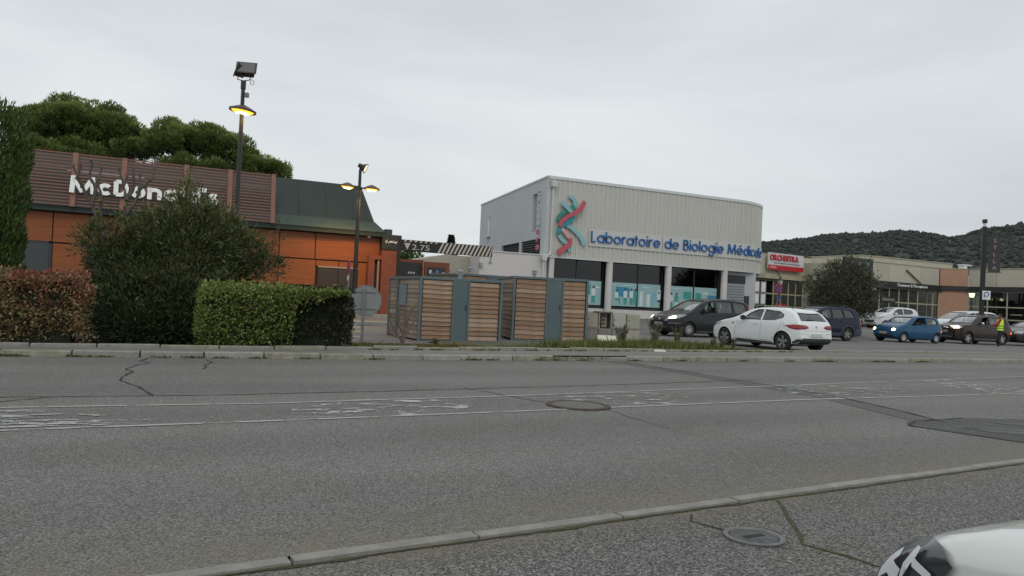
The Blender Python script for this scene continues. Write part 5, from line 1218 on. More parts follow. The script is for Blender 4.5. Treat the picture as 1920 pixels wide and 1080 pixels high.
# ------------------------------------------------------------------ timber clad shelters
PL = []
for k in range(6):
    c = [(.31, .195, .125), (.275, .17, .11), (.34, .225, .15), (.25, .17, .12), (.285, .18, .11), (.37, .27, .195)][k]
    PL.append(mat('weathered larch plank %d' % k, c, .8, var=.42, vscale=2.6, stretch=(.8, 1, 7), tint=[v * .85 for v in c], bump=.4, bscale=14, detail=7))
PLG = [mat('greyed plank %d' % k, c, .85, var=.35, vscale=3, stretch=(6, .6, 7), bump=.4, bscale=14) for k, c in enumerate([(.23, .185, .145), (.27, .22, .17), (.19, .15, .12)])]
SFR = mat('blue grey metal frame', (.125, .165, .175), .5, .2, var=.08, vscale=3); SPN = mat('blue grey metal panel', (.105, .145, .155), .5, .2, var=.1, vscale=1.5); SBK = mat('black backing', (.012, .012, .012), .9)
def shelter(c, rz, W_, D_, H_, label, seed, cols, door=True, vents=1):
    r_ = random.Random(seed); t = empty('timber_shelter', c, rz, label, 'shelter', 'timber clad shelters behind the pavement')
    MB().box(.06, W_ - .06, .06, D_ - .06, .05, H_ - .05).build('body', SBK, t)  # black shows through the front plank gaps, standing in for their shadow lines
    fr = .075
    b = MB().box(-.0, W_, -.0, fr, H_ - fr, H_).box(0, W_, D_ - fr, D_, H_ - fr, H_).box(0, fr, fr, D_ - fr, H_ - fr, H_).box(W_ - fr, W_, fr, D_ - fr, H_ - fr, H_)
    b.build('top_rail', SFR, t, bevel=.004)
    MB().box(fr, W_ - fr, fr, D_ - fr, H_ - .04, H_ - .02).build('roof', mat('flat roof sheet', (.2, .21, .22), .7), t)
    for x in (0, W_ - fr):
        for y in (0, D_ - fr): MB().box(x, x + fr, y, y + fr, 0, H_ - fr - .001).build('corner_post', SFR, t, bevel=.004)
    # front: boards | metal panel | boards
    a0, a1 = cols; n = 13; h = (H_ - fr - .08) / n
    for (x0, x1) in ((fr + .03, a0 - .06), (a1 + .06, W_ - fr - .03)):
        me = MB().prism([(0.0, 0), (.034, .0), (.010, h - .008), (0, h - .008)], lambda a, c_: Vector((x0, .05 - a, c_)), lambda a, c_: Vector((x1, .05 - a, c_)))
        ms = [me.mesh('plank', m_) for m_ in PL]
        for k in range(n): share(ms[r_.randrange(6)], 'plank', t, (r_.uniform(-.004, .004), -r_.uniform(0, .006), .07 + k * h), (0, R(r_.uniform(-.35, .35)), 0))
    MB().box(a0, a1, .0, .05, .02, H_ - fr - .002).build('metal_panel', SPN, t, bevel=.004)
    MB().box(a0 - .055, a0 - .002, -.02, .06, .0, H_ - fr - .002).build('upright', SFR, t, bevel=.003); MB().box(a1 + .002, a1 + .055, -.02, .06, 0, H_ - fr - .002).build('upright', SFR, t, bevel=.003)
    MB().box(-.02, W_ + .02, -.03, .05, -.03, .05).build('base_rail', SFR, t, bevel=.004)
    MB().box(a1 - .07, a1 - .04, -.02, -.001, H_ * .5, H_ * .58).build('latch', ANTH, t)
    # left side boards with a narrow opening framed in steel
    segs = [(fr + .02, D_ * .40), (D_ * .40, D_ * .66), (D_ * .70, D_ - fr - .02)] if door else [(fr + .02, D_ - fr - .02)]
    for si, (y0, y1) in enumerate(segs):
        me = MB().prism([(0, 0), (.026, 0), (.01, h + .01), (0, h + .01)], lambda a, c_: Vector((.05 - a, y0 + .01, c_)), lambda a, c_: Vector((.05 - a, y1 - .01, c_)))
        ms = [me.mesh('plank', m_) for m_ in PLG]
        for k in range(n):
            if door and si == 1 and 7 <= k <= 11: continue
            share(ms[r_.randrange(3)], 'plank', t, (-r_.uniform(0, .01), 0, .07 + k * h), (R(r_.uniform(-.4, .4)), 0, 0))
    if door:
        MB().box(-.0, .045, D_ * .42, D_ * .64, .07 + 7 * h, .07 + 12 * h - .02).build('side_window', mat('blue grey plastic sheet', (.16, .22, .25), .4), t, bevel=.004)
        MB().box(-.03, .05, D_ * .665, D_ * .695, 0, H_ - fr - .002).build('upright', SFR, t)
    else: pass
    # right side
    me = MB().prism([(0, 0), (.026, 0), (.01, h + .01), (0, h + .01)], lambda a, c_: Vector((W_ - .05 + a, fr + .03, c_)), lambda a, c_: Vector((W_ - .05 + a, D_ - fr - .03, c_)))
    ms = [me.mesh('plank', m_) for m_ in PLG]
    for k in range(n): share(ms[r_.randrange(3)], 'plank', t, (r_.uniform(0, .01), 0, .07 + k * h))
    return t
shL = shelter((6.46, 19.9, -.02), R(2.5), 2.58, 2.75, 1.83, 'left timber clad shelter with a bare shrub at its corner', 1, (1.05, 1.47))
shR = shelter((9.84, 21.0, 0), R(-12.5), 2.46, 2.35, 2.02, 'right timber clad shelter next to the meter cabinets', 2, (1.12, 1.58), door=False)
shB = shelter((9.45, 24.4, 0), R(12), 2.5, 2.2, 2.12, 'rear timber clad shelter showing only its top between the other two', 3, (1.1, 1.5), door=False)
def vent(c, rz, label):
    t = empty('vent_cowl', c, rz, label, 'vent', 'vent cowls on the shelter roofs')
    MB().tube((0, 0, -.1), (0, 0, .24), .055, n=12).build('pipe', STEEL, t, smooth=True)
    MB().lathe([(.0, .06), (.085, .06), (.085, .0), (.11, 0), (.11, -.02)], 14).build('flange', STEEL, t, smooth=True)
    MB().lathe([(.055, .17), (.11, .15), (.11, .18), (.0, .19)], 16).build('collar', STEEL, t, smooth=True); MB().lathe([(.0, .235), (.12, .235), (.12, .26), (0, .30)], 16).build('cap', STEEL, t, smooth=True)
vent((8.05, 21.0, 1.80), 0, 'steel mushroom vent on the left timber shelter'); vent((9.95, 25.0, 2.08), 0, 'steel mushroom vent on the rear timber shelter'); vent((10.85, 21.6, 1.99), 0, 'steel mushroom vent on the right timber shelter')

# meter cabinets
MC = empty('meter_cabinets', (12.75, 21.3, .0), R(-25), 'weathered beige concrete meter cabinets, one with its door missing', 'cabinets')
CAB = mat('beige cabinet', (.36, .345, .28), .8, var=.2, vscale=2.5, bump=.3); CABG = mat('pale grey cabinet door', (.42, .43, .39), .6, var=.1, vscale=3); CABD = mat('grey concrete base', (.25, .24, .21), .9, var=.3, vscale=4, bump=.5)
MB().box(-.02, .02, .05, .06, 0, .5)
for k, (x0, x1, m_, open_) in enumerate([(-.05, .34, CAB, 0), (.36, .80, CAB, 1), (.82, 1.27, CABG, 0), (1.29, 1.72, CAB, 0)]):
    zt_ = 1.0 if k != 3 else .98
    MB().box(x0, x1, .0, .35, 0, .44).build('base', [CABD, CABD, CABD, CAB][k], MC, bevel=.008)
    if not open_:
        o = MB().box(x0, x1, .02, .35, .46, zt_).build('cabinet', CAB, MC, bevel=.008); MB().box(x0 + .03, x1 - .03, .0, .018, .5, zt_ - .04).build('door', m_, o, bevel=.006)
        MB().box(x0 + .06, x0 + .085, -.012, -.001, .73, .78).build('lock', ANTH, o)
    else:
        MB().box(x0, x0 + .04, .0, .35, .46, 1.0).box(x1 - .04, x1, 0, .35, .46, 1.0).box(x0 + .04, x1 - .04, 0, .35, .97, 1.0).box(x0 + .04, x1 - .04, .3, .35, .46, .97).build('cabinet', CAB, MC)
        MB().box(x0 + .08, x1 - .15, .2, .28, .5, .93).build('meter_box', CAB, MC, bevel=.01)
        MB().tube((x1 - .1, .2, .46), (x1 - .1, .2, .95), .03).tube((x0 + .1, .15, .5), (x0 + .1, .15, .95), .015).build('cable', ANTH, MC)
        for z in (.6, .72, .85): MB().box(x0 + .14, x0 + .22, .17, .199, z, z + .05).build('fuse', ANTH, MC)
MB().box(.2, .8, -.04, .36, 1.002, 1.03).build('cap_slab', CABD, MC, bevel=.006)
t = empty('fallen_door', (11.75, 18.9, .05), R(-18), 'cream cabinet door lying propped in the grass', 'panel')
t.rotation_euler = (R(-48), 0, R(-20)); MB().box(-.02, .55, -.015, .015, -.02, .42).build('door', mat('cream plastic door', (.60, .56, .44), .5, var=.06, vscale=4), t, bevel=.008); MB().box(.25, .28, -.02, -.0155, .3, .38).build('lock', ANTH, t)
o = MB().prism([(0, 0), (.22, -.02), (.35, .06), (.2, .1), (.08, .16), (-.06, .1)], lambda a, c: Vector((a, c, 0)), lambda a, c: Vector((a * .8 + .03, c * .8 + .02, .05))).build('litter', mat('crumpled paper', (.6, .58, .52), .7), None, bevel=.01); o.location = (11.6, 15.85, .102)
prop(o, 'crumpled white paper litter on the pavement before the grass', 'litter')
o = MB().box(-.07, .07, -.03, .03, 0, .22).build('plastic_bag', mat('white plastic scrap', (.5, .55, .55), .4), None, bevel=.02); o.location = (12.75, 19.4, .05); o.rotation_euler = (R(-12), R(15), 0)
prop(o, 'pale plastic scrap standing in the grass right of the cabinets', 'litter')

# ------------------------------------------------------------------ signs and lamps
DKST = mat('dark painted steel', (.035, .035, .035), .45, .3); ZINC = mat('zinc steel', (.22, .235, .24), .5, .5, var=.1, vscale=8); ZBACK = mat('zinc sign back', (.26, .28, .28), .55, .4, var=.15, vscale=3)
t = empty('round_road_sign', (4.58, 18.6, .05), R(-18), 'round road sign seen from its grey back', 'road sign')
MB().box(-.035, .035, -.06, .0, 0, 1.32).build('post', ZINC, t, bevel=.004)
MB().lathe([(.0, 0), (.38, 0), (.39, .004), (.39, .02), (.0, .02)], 40, Matrix.Translation((.05, .03, 1.02)) @ Matrix.Rotation(R(90), 4, 'X')).build('plate', ZBACK, t)
MB().lathe([(.375, .0), (.395, 0), (.395, .03), (.375, .03)], 40, Matrix.Translation((.05, .035, 1.02)) @ Matrix.Rotation(R(90), 4, 'X')).build('rim', ZINC, t)
for z in (.82, 1.24): MB().box(-.22, .30, -.012, .004, z - .014, z + .014).build('bracket', ZINC, t); 
MB().box(-.12, .22, -.075, -.062, .40, .43).build('clamp', ZINC, t)
RED = mat('sign face red', (.45, .02, .02), .4); SBL = mat('sign face blue', (.02, .06, .28), .4)
def disc(r, m, t, y, z, name='ring', r0=0, x=0): MB().lathe([(r0, 0), (r, 0), (r, .006), (r0, .006)], 28, Matrix.Translation((x, y, z)) @ Matrix.Rotation(R(90), 4, 'X')).build(name, m, t)
t = empty('no_stopping_sign', (6.9, 30.9, .2), R(-92), 'no stopping sign seen almost edge on before the dark service door', 'road sign')
MB().tube((0, 0.03, 0), (0, .03, 2.2), .03).build('post', ZINC, t); disc(.3, RED, t, 0, 2.12, 'face', 0); disc(.23, SBL, t, -.008, 2.12, 'centre'); MB().box(-.24, .24, -.02, -.015, -.03, .03, Matrix.Translation((0, 0, 2.12)) @ Matrix.Rotation(R(45), 4, 'Y')).build('bar', RED, t)
MB().box(-.12, .12, -.01, 0, 1.55, 1.75).build('lower_plate', WHITE, t)
t = empty('no_stopping_sign', (33.9, 34.4, .35), R(5), 'round blue and red no stopping sign on a striped post by the laboratory corner', 'road sign')
disc(.34, RED, t, -.05, 2.35, 'face'); disc(.255, SBL, t, -.06, 2.35, 'centre')
for a in (45, -45): MB().box(-.26, .26, -.073, -.067 - .001 * (a > 0), -.028, .028, Matrix.Translation((0, 0, 2.35)) @ Matrix.Rotation(R(a), 4, 'Y')).build('bar', RED, t)
MB().box(-.25, .1, -.05, -.04, 1.75, 1.83).box(.12, .3, -.05, -.04, 1.7, 1.9).build('lower_plate', SBL, t); MB().tube((0, 0, 0), (0, 0, 2.6), .035).build('post', ZINC, t)
MB().tube((.42, .2, 0), (.42, .2, 3.3), .045).build('pole', mat('black and cream pole', (.3, .28, .22), .6), t)
for k in range(6): MB().tube((.42, .2, .4 + k * .5), (.42, .2, .62 + k * .5), .05).build('black_band', ANTH, t)
LAMPE = mat('sodium lamp glow', (1, .6, .15), .5, emit=((1, .40, .03), 2.6)); LAMPH = mat('sodium lamp hot', (1, .8, .4), .5, emit=((1, .72, .30), 22)); SHADE = mat('brown lamp shade', (.10, .075, .06), .5, .3)
def lamp_head(t, x, z, r, tilt=0):
    M = Matrix.Translation((x, 0, z)) @ Matrix.Rotation(R(tilt), 4, 'Y')
    h = MB().lathe([(.0, .16), (.06, .15), (.16, .11), (r * .9, .03), (r, .02), (r, -.04), (r - .03, -.04), (r - .05, .0), (.0, .01)], 28, M).build('lamp_shade', SHADE, t, smooth=True)
    MB().lathe([(r - .06, -.012), (r * .7, -.055), (r * .4, -.085), (.0, -.095)], 24, M).build('lamp_bowl', LAMPE, h, smooth=True)
    MB().lathe([(r * .48, -.083), (r * .3, -.10), (.0, -.108)], 20, M).build('bulb', LAMPH, h, smooth=True)
def flood(t, p, rz, s=1):
    M = Matrix.Translation(p) @ Matrix.Rotation(R(rz), 4, 'Z') @ Matrix.Rotation(R(-22), 4, 'X')
    f = MB().add([M @ Vector(q) for q in [(-.22 * s, -.02, -.10 * s), (.22 * s, -.02, -.10 * s), (.22 * s, -.02, .18 * s), (-.22 * s, -.02, .18 * s), (-.15 * s, .22 * s, -.06 * s), (.15 * s, .22 * s, -.06 * s), (.15 * s, .22 * s, .13 * s), (-.15 * s, .22 * s, .13 * s)]],
                 [(0, 1, 2, 3), (4, 7, 6, 5), (0, 4, 5, 1), (1, 5, 6, 2), (2, 6, 7, 3), (3, 7, 4, 0)]).build('floodlight', DKST, t, bevel=.006)
    MB().box(-.25 * s, .25 * s, -.05, -.025, -.13 * s, .2 * s, M).build('front_frame', DKST, f, bevel=.004); MB().box(-.2 * s, .2 * s, -.056, -.051, -.1 * s, .17 * s, M).build('front_glass', mat('floodlight glass', (.1, .1, .1), .15), f)
    for k in range(3): MB().box(-.15 * s, .15 * s, .0, .2 * s, (.15 + k * .0) * s, .17 * s, M @ Matrix.Translation((0, 0, .0)))
    return f
L1 = empty('lamp_post', (1.72, 21.82, 0), R(-25), 'tall dark lamp post with one lit round lamp and twin floodlights', 'lamp post')
MB().path([(0, 0, 0), (0, 0, 3), (0, 0, 6.9)], [.075, .065, .05], 14).build('pole', DKST, L1, smooth=True); MB().tube((0, 0, 6.0), (0, 0, 6.25), .07).tube((0, 0, 6.72), (0, 0, 6.95), .07).build('collar', DKST, L1)
lamp_head(L1, .02, 6.13, .36, 6); MB().path([(-.16, 0, 7.12), (-.16, -.02, 6.98), (0, 0, 6.95), (.16, -.02, 6.97), (.22, -.0, 7.1)], [.014] * 5, 6).path([(.2, 0, 7.0), (.29, 0, 6.95), (.28, 0, 6.85), (.2, 0, 6.86), (.18, 0, 6.98)], [.009] * 5, 5).build('bracket', DKST, L1)
MB().box(.06, .16, -.05, .05, 6.5, 6.62).build('sensor_box', mat('grey box', (.2, .2, .2), .5), L1, bevel=.005)
flood(L1, (-.18, -.02, 7.2), -65, .95); flood(L1, (.1, -.1, 7.23), 8, 1.1)
L2 = empty('lamp_post', (7.28, 31.3, .17), R(-25), 'lamp post with two lit orange lamps beside the orange wall', 'lamp post')
MB().path([(0, 0, 0), (0, 0, 3), (0, 0, 6.3)], [.10, .085, .06], 14).build('pole', DKST, L2, smooth=True)
MB().tube((-.1, 0, 5.52), (-.38, 0, 5.55), .03).tube((.1, 0, 5.52), (.36, 0, 5.45), .03).tube((-.12, 0, 5.5), (.12, 0, 5.5), .05).build('arm', DKST, L2)
lamp_head(L2, -.50, 5.56, .33, 4); lamp_head(L2, .52, 5.50, .33, 2)
MB().tube((0, 0, 6.2), (0, 0, 6.45), .04).build('neck', DKST, L2)
M = Matrix.Translation((.05, 0, 6.42)) @ Matrix.Rotation(R(-35), 4, 'Y')
f = MB().lathe([(.0, .16), (.09, .14), (.1, .0), (.22, -.2), (.0, -.16)], 14, M @ Matrix.Rotation(R(-30), 4, 'Y')).build('spotlight', DKST, L2, smooth=True)
MB().lathe([(.18, -.19), (.0, -.2)], 14, M @ Matrix.Rotation(R(-30), 4, 'Y')).build('front_glass', mat('warm spotlight glass', (.8, .6, .4), .3, emit=((1, .8, .5), 1.2)), f)
for t_, x, z, e in ((L2, -.5, 5.35, 60), (L2, .52, 5.3, 75), (L1, .02, 5.95, 30)):
    ld = bpy.data.lights.new('lamp_glow', 'SPOT'); ld.energy = e * 3.2; ld.color = (1, .50, .13); ld.spot_size = R(138); ld.spot_blend = .6; ld.shadow_soft_size = .2
    lo = bpy.data.objects.new('lamp_glow', ld); COL.objects.link(lo); lo.parent = t_; lo.location = (x, 0, z)
L3 = empty('sign_pylon', (46.7, 30.1, .08), R(-45), 'tall black pylon carrying the vertical SYLLA banner', 'pylon')
MB().box(-.125, .125, -.125, .125, 0, 7.2).build('pole', mat('matte black pole', (.014, .014, .016), .5), L3, bevel=.02); MB().box(-.07, .07, -.07, .07, 7.2, 7.42).build('neck', mat('clear neck', (.6, .63, .65), .3), L3); MB().box(-.125, .125, -.125, .125, 7.42, 7.66).build('cap', DKST, L3, bevel=.02)
bn = MB().box(.27, .92, -.02, .02, 4.35, 6.6).build('banner', mat('dark brown banner', (.045, .038, .035), .6), L3)
MB().tube((.1, 0, 6.63), (1.02, 0, 6.63), .022).tube((.1, 0, 4.32), (1.0, 0, 4.32), .022).build('banner_rod', DKST, L3)
for k, ch in enumerate('SYLLA'):
    me = text_mesh(ch, .36, .006); xs = [v.co.x for v in me.vertices]; me.transform(Matrix.Translation((-(min(xs) + max(xs)) / 2, 0, 0))); me.materials.append(mat('banner letter', (.33, .31, .29), .5)); share(me, 'letter', bn, (.6, -.03, 6.2 - k * .43), (R(90), 0, 0))
MB().box(-.02, .42, -.155, -.14, 2.6, 3.15).build('small_sign', WHITE, L3); 
MB().lathe([(.10, 0), (.15, 0), (.15, .004), (.10, .004)], 20, Matrix.Translation((.2, -.158, 2.93)) @ Matrix.Rotation(R(90), 4, 'X')).box(.06, .10, -.162, -.157, 2.70, 2.9).build('small_sign_mark', SBL, L3)
def lantern(c, h, label, lit):
    t = empty('lantern_post', c, 0, label, 'lantern'); MB().tube((0, 0, 0), (0, 0, h), .05).build('post', DKST, t)
    MB().add([Vector(v) for v in [(-.09, -.09, h), (.09, -.09, h), (.09, .09, h), (-.09, .09, h), (-.14, -.14, h + .28), (.14, -.14, h + .28), (.14, .14, h + .28), (-.14, .14, h + .28)]], [(0, 1, 2, 3), (4, 7, 6, 5), (0, 4, 5, 1), (1, 5, 6, 2), (2, 6, 7, 3), (3, 7, 4, 0)]).build('lantern', LAMPY if lit else mat('frosted lantern', (.55, .57, .52), .5), t)
    MB().box(-.16, .16, -.16, .16, h + .285, h + .33).build('lantern_cap', DKST, t, bevel=.01)
lantern((53.9, 35.5, .5), 2.55, 'black lantern post with a lit yellow lantern near the salmon bay', True); lantern((41.0, 41.4, .52), 2.8, 'black lantern post with an unlit pale lantern before the red and white sign', False)
# low wall and car park markings seen in the gap beside the hedge
strip('car_park_island', [6.0, 9.3], lambda x: 28.3, lambda x: 29.4, .16, CONC); strip('car_park_island_face', [6.0, 9.3], lambda x: 28.28, lambda x: 28.3, lambda x, y: .0 if y < 28.29 else .158, CONC)
flat('parking_line', [(5.0, 25.6), (9.5, 25.6), (9.5, 25.75), (5.0, 25.75)], .006, PAINT); flat('parking_line', [(4.6, 22.2), (5.1, 21.0), (5.25, 21.05), (4.8, 22.3)], .006, PAINT)
flat('yellow_mark', [(4.9, 24.0), (6.0, 24.0), (6.0, 24.35), (4.9, 24.35)], .007, paint_mat('yellow paint', .4, (.55, .45, .12)))
flat('cobble_patch', [(5.0, 26.6), (6.6, 26.2), (6.9, 27.4), (5.4, 28.0)], .008, mat('grey rubble paving', (.22, .22, .2), .9, var=.4, vscale=5, bump=1))
flat('parking_line', [(24, 33), (26, 28), (26.15, 28), (24.15, 33)], .006, PAINT)

# ------------------------------------------------------------------ vehicles
def paint(name, col, rough=.28, metal=0, dirt=.12):
    return mat('paint ' + name, col, rough, metal, var=dirt, vscale=1.3, coat=.8 if max(col) > .3 else .32, spec=.5 if max(col) > .3 else .3)
CGL = glass_mat('car glass', (.62, .70, .67), refl=1, base=.10); CGLS = glass_mat('windscreen glass', (.55, .62, .60), refl=(.95), base=.26); CGLD = glass_mat('tinted car glass', (.2, .23, .23), refl=1, base=.09)
RUB = mat('tyre rubber', (.022, .022, .022), .85, bump=.3, bscale=30); BPL = mat('black plastic', (.025, .025, .026), .55); ALU = mat('alloy', (.42, .42, .43), .3, .7); ALUD = mat('dark alloy', (.06, .06, .065), .35, .5)
CHR = mat('chrome', (.6, .6, .6), .12, 1); TAIL = mat('red lamp', (.30, .008, .015), .2, coat=.5); TAILD = mat('dark red lamp', (.10, .006, .012), .2, coat=.5); HEAD = mat('clear headlamp', (.35, .36, .38), .15, .3, coat=1)
HLIT = mat('lit headlamp', (1, .9, .7), .3, emit=((1, .80, .52), 9)); AMB = mat('amber lamp', (.6, .2, .03), .3); PLW = mat('plate white', (.55, .57, .55), .5); PLB = mat('plate blue', (.02, .07, .35), .5); PLK = mat('plate black', (.01, .01, .01), .5)
SEAT = mat('dark seat cloth', (.035, .035, .038), .9); INN = mat('car interior', (.03, .03, .032), .85); LITT = mat('lit tail lamp', (.9, .05, .03), .3, emit=((1, .10, .04), 3.5))
class Car:
    """front at x=0, rear at x=L, right side -y ... left side +y is mirrored; z up; the root sits on the ground at mid length"""
    def __init__(s, name, label, P, loc, heading, colour, group=None, cat='car'):
        s.P = P; s.L = P['L']; s.W = P['W'] / 2
        s.root = empty(name, loc, R(heading), label, cat, group)
        # local frame: forward = +x of the root, so body x is turned round
        s.col = colour; s.make_body()
    def g(s, x, y, z): return Vector((s.L / 2 - x, y, z))
    def ztop(s, x): return float(np.interp(x, s.tx, s.tz))
    def zbot(s, x): return float(np.interp(x, [0, .12, .6, s.L - .6, s.L - .1, s.L], [.36, .24, .19, .19, .26, .34]))
    def plan(s, x):
        P = s.P; a = P.get('nose', 1.0); b = P.get('tailr', .6); r = 1
        if x < a: r -= P.get('nosew', .30) * ((a - x) / a) ** 2.6
        if x > s.L - b: r -= P.get('tailw', .16) * ((x - s.L + b) / b) ** 2.4
        return r
    def hw(s, x, z):
        P = s.P; zb = P['belt']; k = s.plan(x)
        if z < zb:
            f = np.interp(z, [.15, .3, .55, .8 * zb, zb], [.93, .985, 1.0, .985, .955])
        else:
            H = P['H']; q = (z - zb) / (H - zb); f = .955 - (.955 - P.get('top', .74)) * q ** 1.12
        return s.W * k * f
    def outline(s):
        pts = s.P['prof']; xs = [p[0] for p in pts]; zs = [p[1] for p in pts]
        X = []; Z = []
        for i in range(len(pts) - 1):      # gentle Catmull-Rom through the profile
            p0 = pts[max(0, i - 1)]; p1 = pts[i]; p2 = pts[i + 1]; p3 = pts[min(len(pts) - 1, i + 2)]
            h = p2[0] - p1[0]; m1 = (p2[1] - p0[1]) / max(p2[0] - p0[0], .01); m2 = (p3[1] - p1[1]) / max(p3[0] - p1[0], .01); d = (p2[1] - p1[1]) / max(h, .01)
            lim = lambda m: max(-abs(d) * 2.2, min(abs(d) * 2.2, m)) if m * d > 0 else 0
            m1, m2 = lim(m1), lim(m2)
            for k in range(6):
                t = k / 6; t2 = t * t; t3 = t2 * t
                X.append(p1[0] + h * t); Z.append((2 * t3 - 3 * t2 + 1) * p1[1] + (t3 - 2 * t2 + t) * h * m1 + (-2 * t3 + 3 * t2) * p2[1] + (t3 - t2) * h * m2)
        X.append(xs[-1]); Z.append(zs[-1]); s.tx, s.tz = X, Z
    def ring(s, x, ins=0, zbo=None):
        zt = s.ztop(x) - ins; zb = s.zbot(x) if zbo is None else zbo; belt = s.P['belt']; rd = .075
        zs = zt - rd; lo = min(belt, zs); pts = [(0, zb)]
        H = lambda z: max(.02, s.hw(x, z) - ins)
        pts += [(H(zb + .02) * .85, zb), (H(zb + .05) * .985, zb + .035)]
        for q in (.18, .36, .55, .75, .9, 1.0): z = zb + .035 + (lo - zb - .035) * q; pts.append((H(z), z))
        hi = max(zs, lo + .004)
        for q in (.2, .45, .7, .9, 1.0): z = lo + (hi - lo) * q; pts.append((H(z) - .0006 * q, z + .0005 * q))
        w = H(hi)
        pts += [(w - .018, hi + (zt - hi) * .42), (w * .955 - .02, hi + (zt - hi) * .72), (w * .84, hi + (zt - hi) * .90), (w * .55, zt - .004), (0, zt + .006)]
        return pts
    def loft(s, xs, ins=0, zbo=None):
        b = MB(); R_ = []
        for x in xs:
            h = s.ring(x, ins, zbo); full = h + [(-y, z) for y, z in h[-2:0:-1]]; R_.append([s.g(x, y, z) for y, z in full])
        n = len(R_[0]); v = [p for r_ in R_ for p in r_]
        f = [(i * n + j, i * n + (j + 1) % n, (i + 1) * n + (j + 1) % n, (i + 1) * n + j) for i in range(len(R_) - 1) for j in range(n)]
        f += [tuple(range(n - 1, -1, -1)), tuple(range((len(R_) - 1) * n, len(R_) * n))]
        return b.add(v, f)
    def make_body(s):
        P = s.P; s.outline(); xs = sorted(set([0, .02, .05, .09, .14] + list(np.arange(.2, s.L - .15, .085)) + [s.L - .12, s.L - .07, s.L - .03, s.L] + [p[0] for p in P['prof']]))
        xs = [x for i, x in enumerate(xs) if i == 0 or x - xs[i - 1] > .012]
        mb = s.loft(xs)
        body = mb.build('body', s.col, s.root); body.data.materials.append(INN); body.data.materials.append(BPL)
        cut = []
        c0, c1 = P['cabin']
        cx = [x for x in xs if c0 < x < c1]; cav = s.loft(cx, .055, P.get('floor', .42)).build('cut', INN, s.root); cut.append(cav)
        w = MB()
        for poly in P['side']:
            w.prism(poly, lambda a, c: s.g(a, -1.3, c), lambda a, c: s.g(a, 1.3, c))
        cut.append(w.build('cut', s.col, s.root))
        # windscreen and rear window: trapezia cut along x through the sloping outline
        for key in ('screen', 'rear'):
            if key in P:
                x0, z0, x1, z1, h0, h1 = P[key]      # bottom (x0,z0) half width h0; top (x1,z1) half width h1
                d = Vector((z1 - z0, -(x1 - x0))).normalized() * .20   # across the pane
                pl = [(x0, -h0, z0), (x0, h0, z0), (x1, h1, z1), (x1, -h1, z1)]
                A_ = [s.g(x + d.x, y, z + d.y) for x, y, z in pl]; B_ = [s.g(x - d.x, y, z - d.y) for x, y, z in pl]
                q = MB().add(A_ + B_, [(0, 1, 2, 3), (4, 7, 6, 5), (0, 4, 5, 1), (1, 5, 6, 2), (2, 6, 7, 3), (3, 7, 4, 0)]).build('cut', s.col, s.root); cut.append(q)
        r = P['rw']; ww = MB()
        for ax in P['axles']:
            for sd_ in (-1, 1):
                ww.tube(s.g(ax, sd_ * (s.W - .30), r * 1.0), s.g(ax, sd_ * (s.W + .3), r * 1.0), r * 1.15, n=32)
                # deepen the arch down to the sill
                ww.box(*(sorted((s.L / 2 - ax - r * 1.149, s.L / 2 - ax + r * 1.149))), *sorted((sd_ * (s.W - .299), sd_ * (s.W + .299))), -.1, r * .98)
        wh = MB(); 
        q = bpy.data.objects.new('cut', None)
        tubes = MB(); boxes = MB()
        for ax in P['axles']:
            for sd_ in (-1, 1):
                tubes.tube(s.g(ax, sd_ * (s.W - .30), r), s.g(ax, sd_ * (s.W + .3), r), r * 1.15, n=32)
        cut.append(tubes.build('cut', BPL, s.root)); bpy.data.objects.remove(q)
        for i, c in enumerate(cut):
            m = body.modifiers.new('b%d' % i, 'BOOLEAN'); m.operation = 'DIFFERENCE'; m.object = c; m.solver = 'EXACT'; m.material_mode = 'TRANSFER'
        dg = bpy.context.evaluated_depsgraph_get(); dg.update()
        me = bpy.data.meshes.new_from_object(body.evaluated_get(dg)); body.modifiers.clear(); old = body.data; body.data = me; me.name = 'body'
        for c in cut: bpy.data.objects.remove(c)
        me.shade_smooth(); me.set_sharp_from_angle(angle=R(34)); s.body = body
        bm = bmesh.new(); bm.from_mesh(old); s.tree = BVHTree.FromBMesh(bm); bm.free()
        # smooth arch lips
        for ax in P['axles']:
            for sd_ in (-1, 1):
                pts = []
                for k in range(15):
                    a = R(-8 + 196 * k / 14); x = ax - math.cos(a) * r * 1.17; z = r + math.sin(a) * r * 1.17
                    pts.append(s.g(x, sd_ * (s.hw(x, max(z, .2)) - .004), z))
                MB().path(pts, [P.get('lip', .014)] * 15, 6).build('arch_trim', P.get('lipmat') or s.col, s.root, smooth=True)
        # cabin
        seats = P.get('seats', [(c0 + (c1 - c0) * .42, .36), (c0 + (c1 - c0) * .42, -.36), (c0 + (c1 - c0) * .78, .38), (c0 + (c1 - c0) * .78, -.38)])
        for x, y in seats:
            zf = P.get('floor', .42)
            b = MB().box(-.22, .24, -.23, .23, 0, .16).prism([(-.24, .1), (-.1, .1), (-.22, .68), (-.32, .66)], lambda a, c: Vector((a, -.22, c)), lambda a, c: Vector((a, .22, c))).prism([(-.25, .70), (-.17, .70), (-.2, .9), (-.29, .88)], lambda a, c: Vector((a, -.12, c)), lambda a, c: Vector((a, .12, c)))
            b.build('seat', SEAT, s.root, bevel=.015, loc=s.g(x, y, zf))
        MB().box(-.2, .18, -s.W * .8, s.W * .8, -.1, .12).build('dashboard', INN, s.root, loc=s.g(c0 + .35, 0, P['belt'] - .14), bevel=.02)
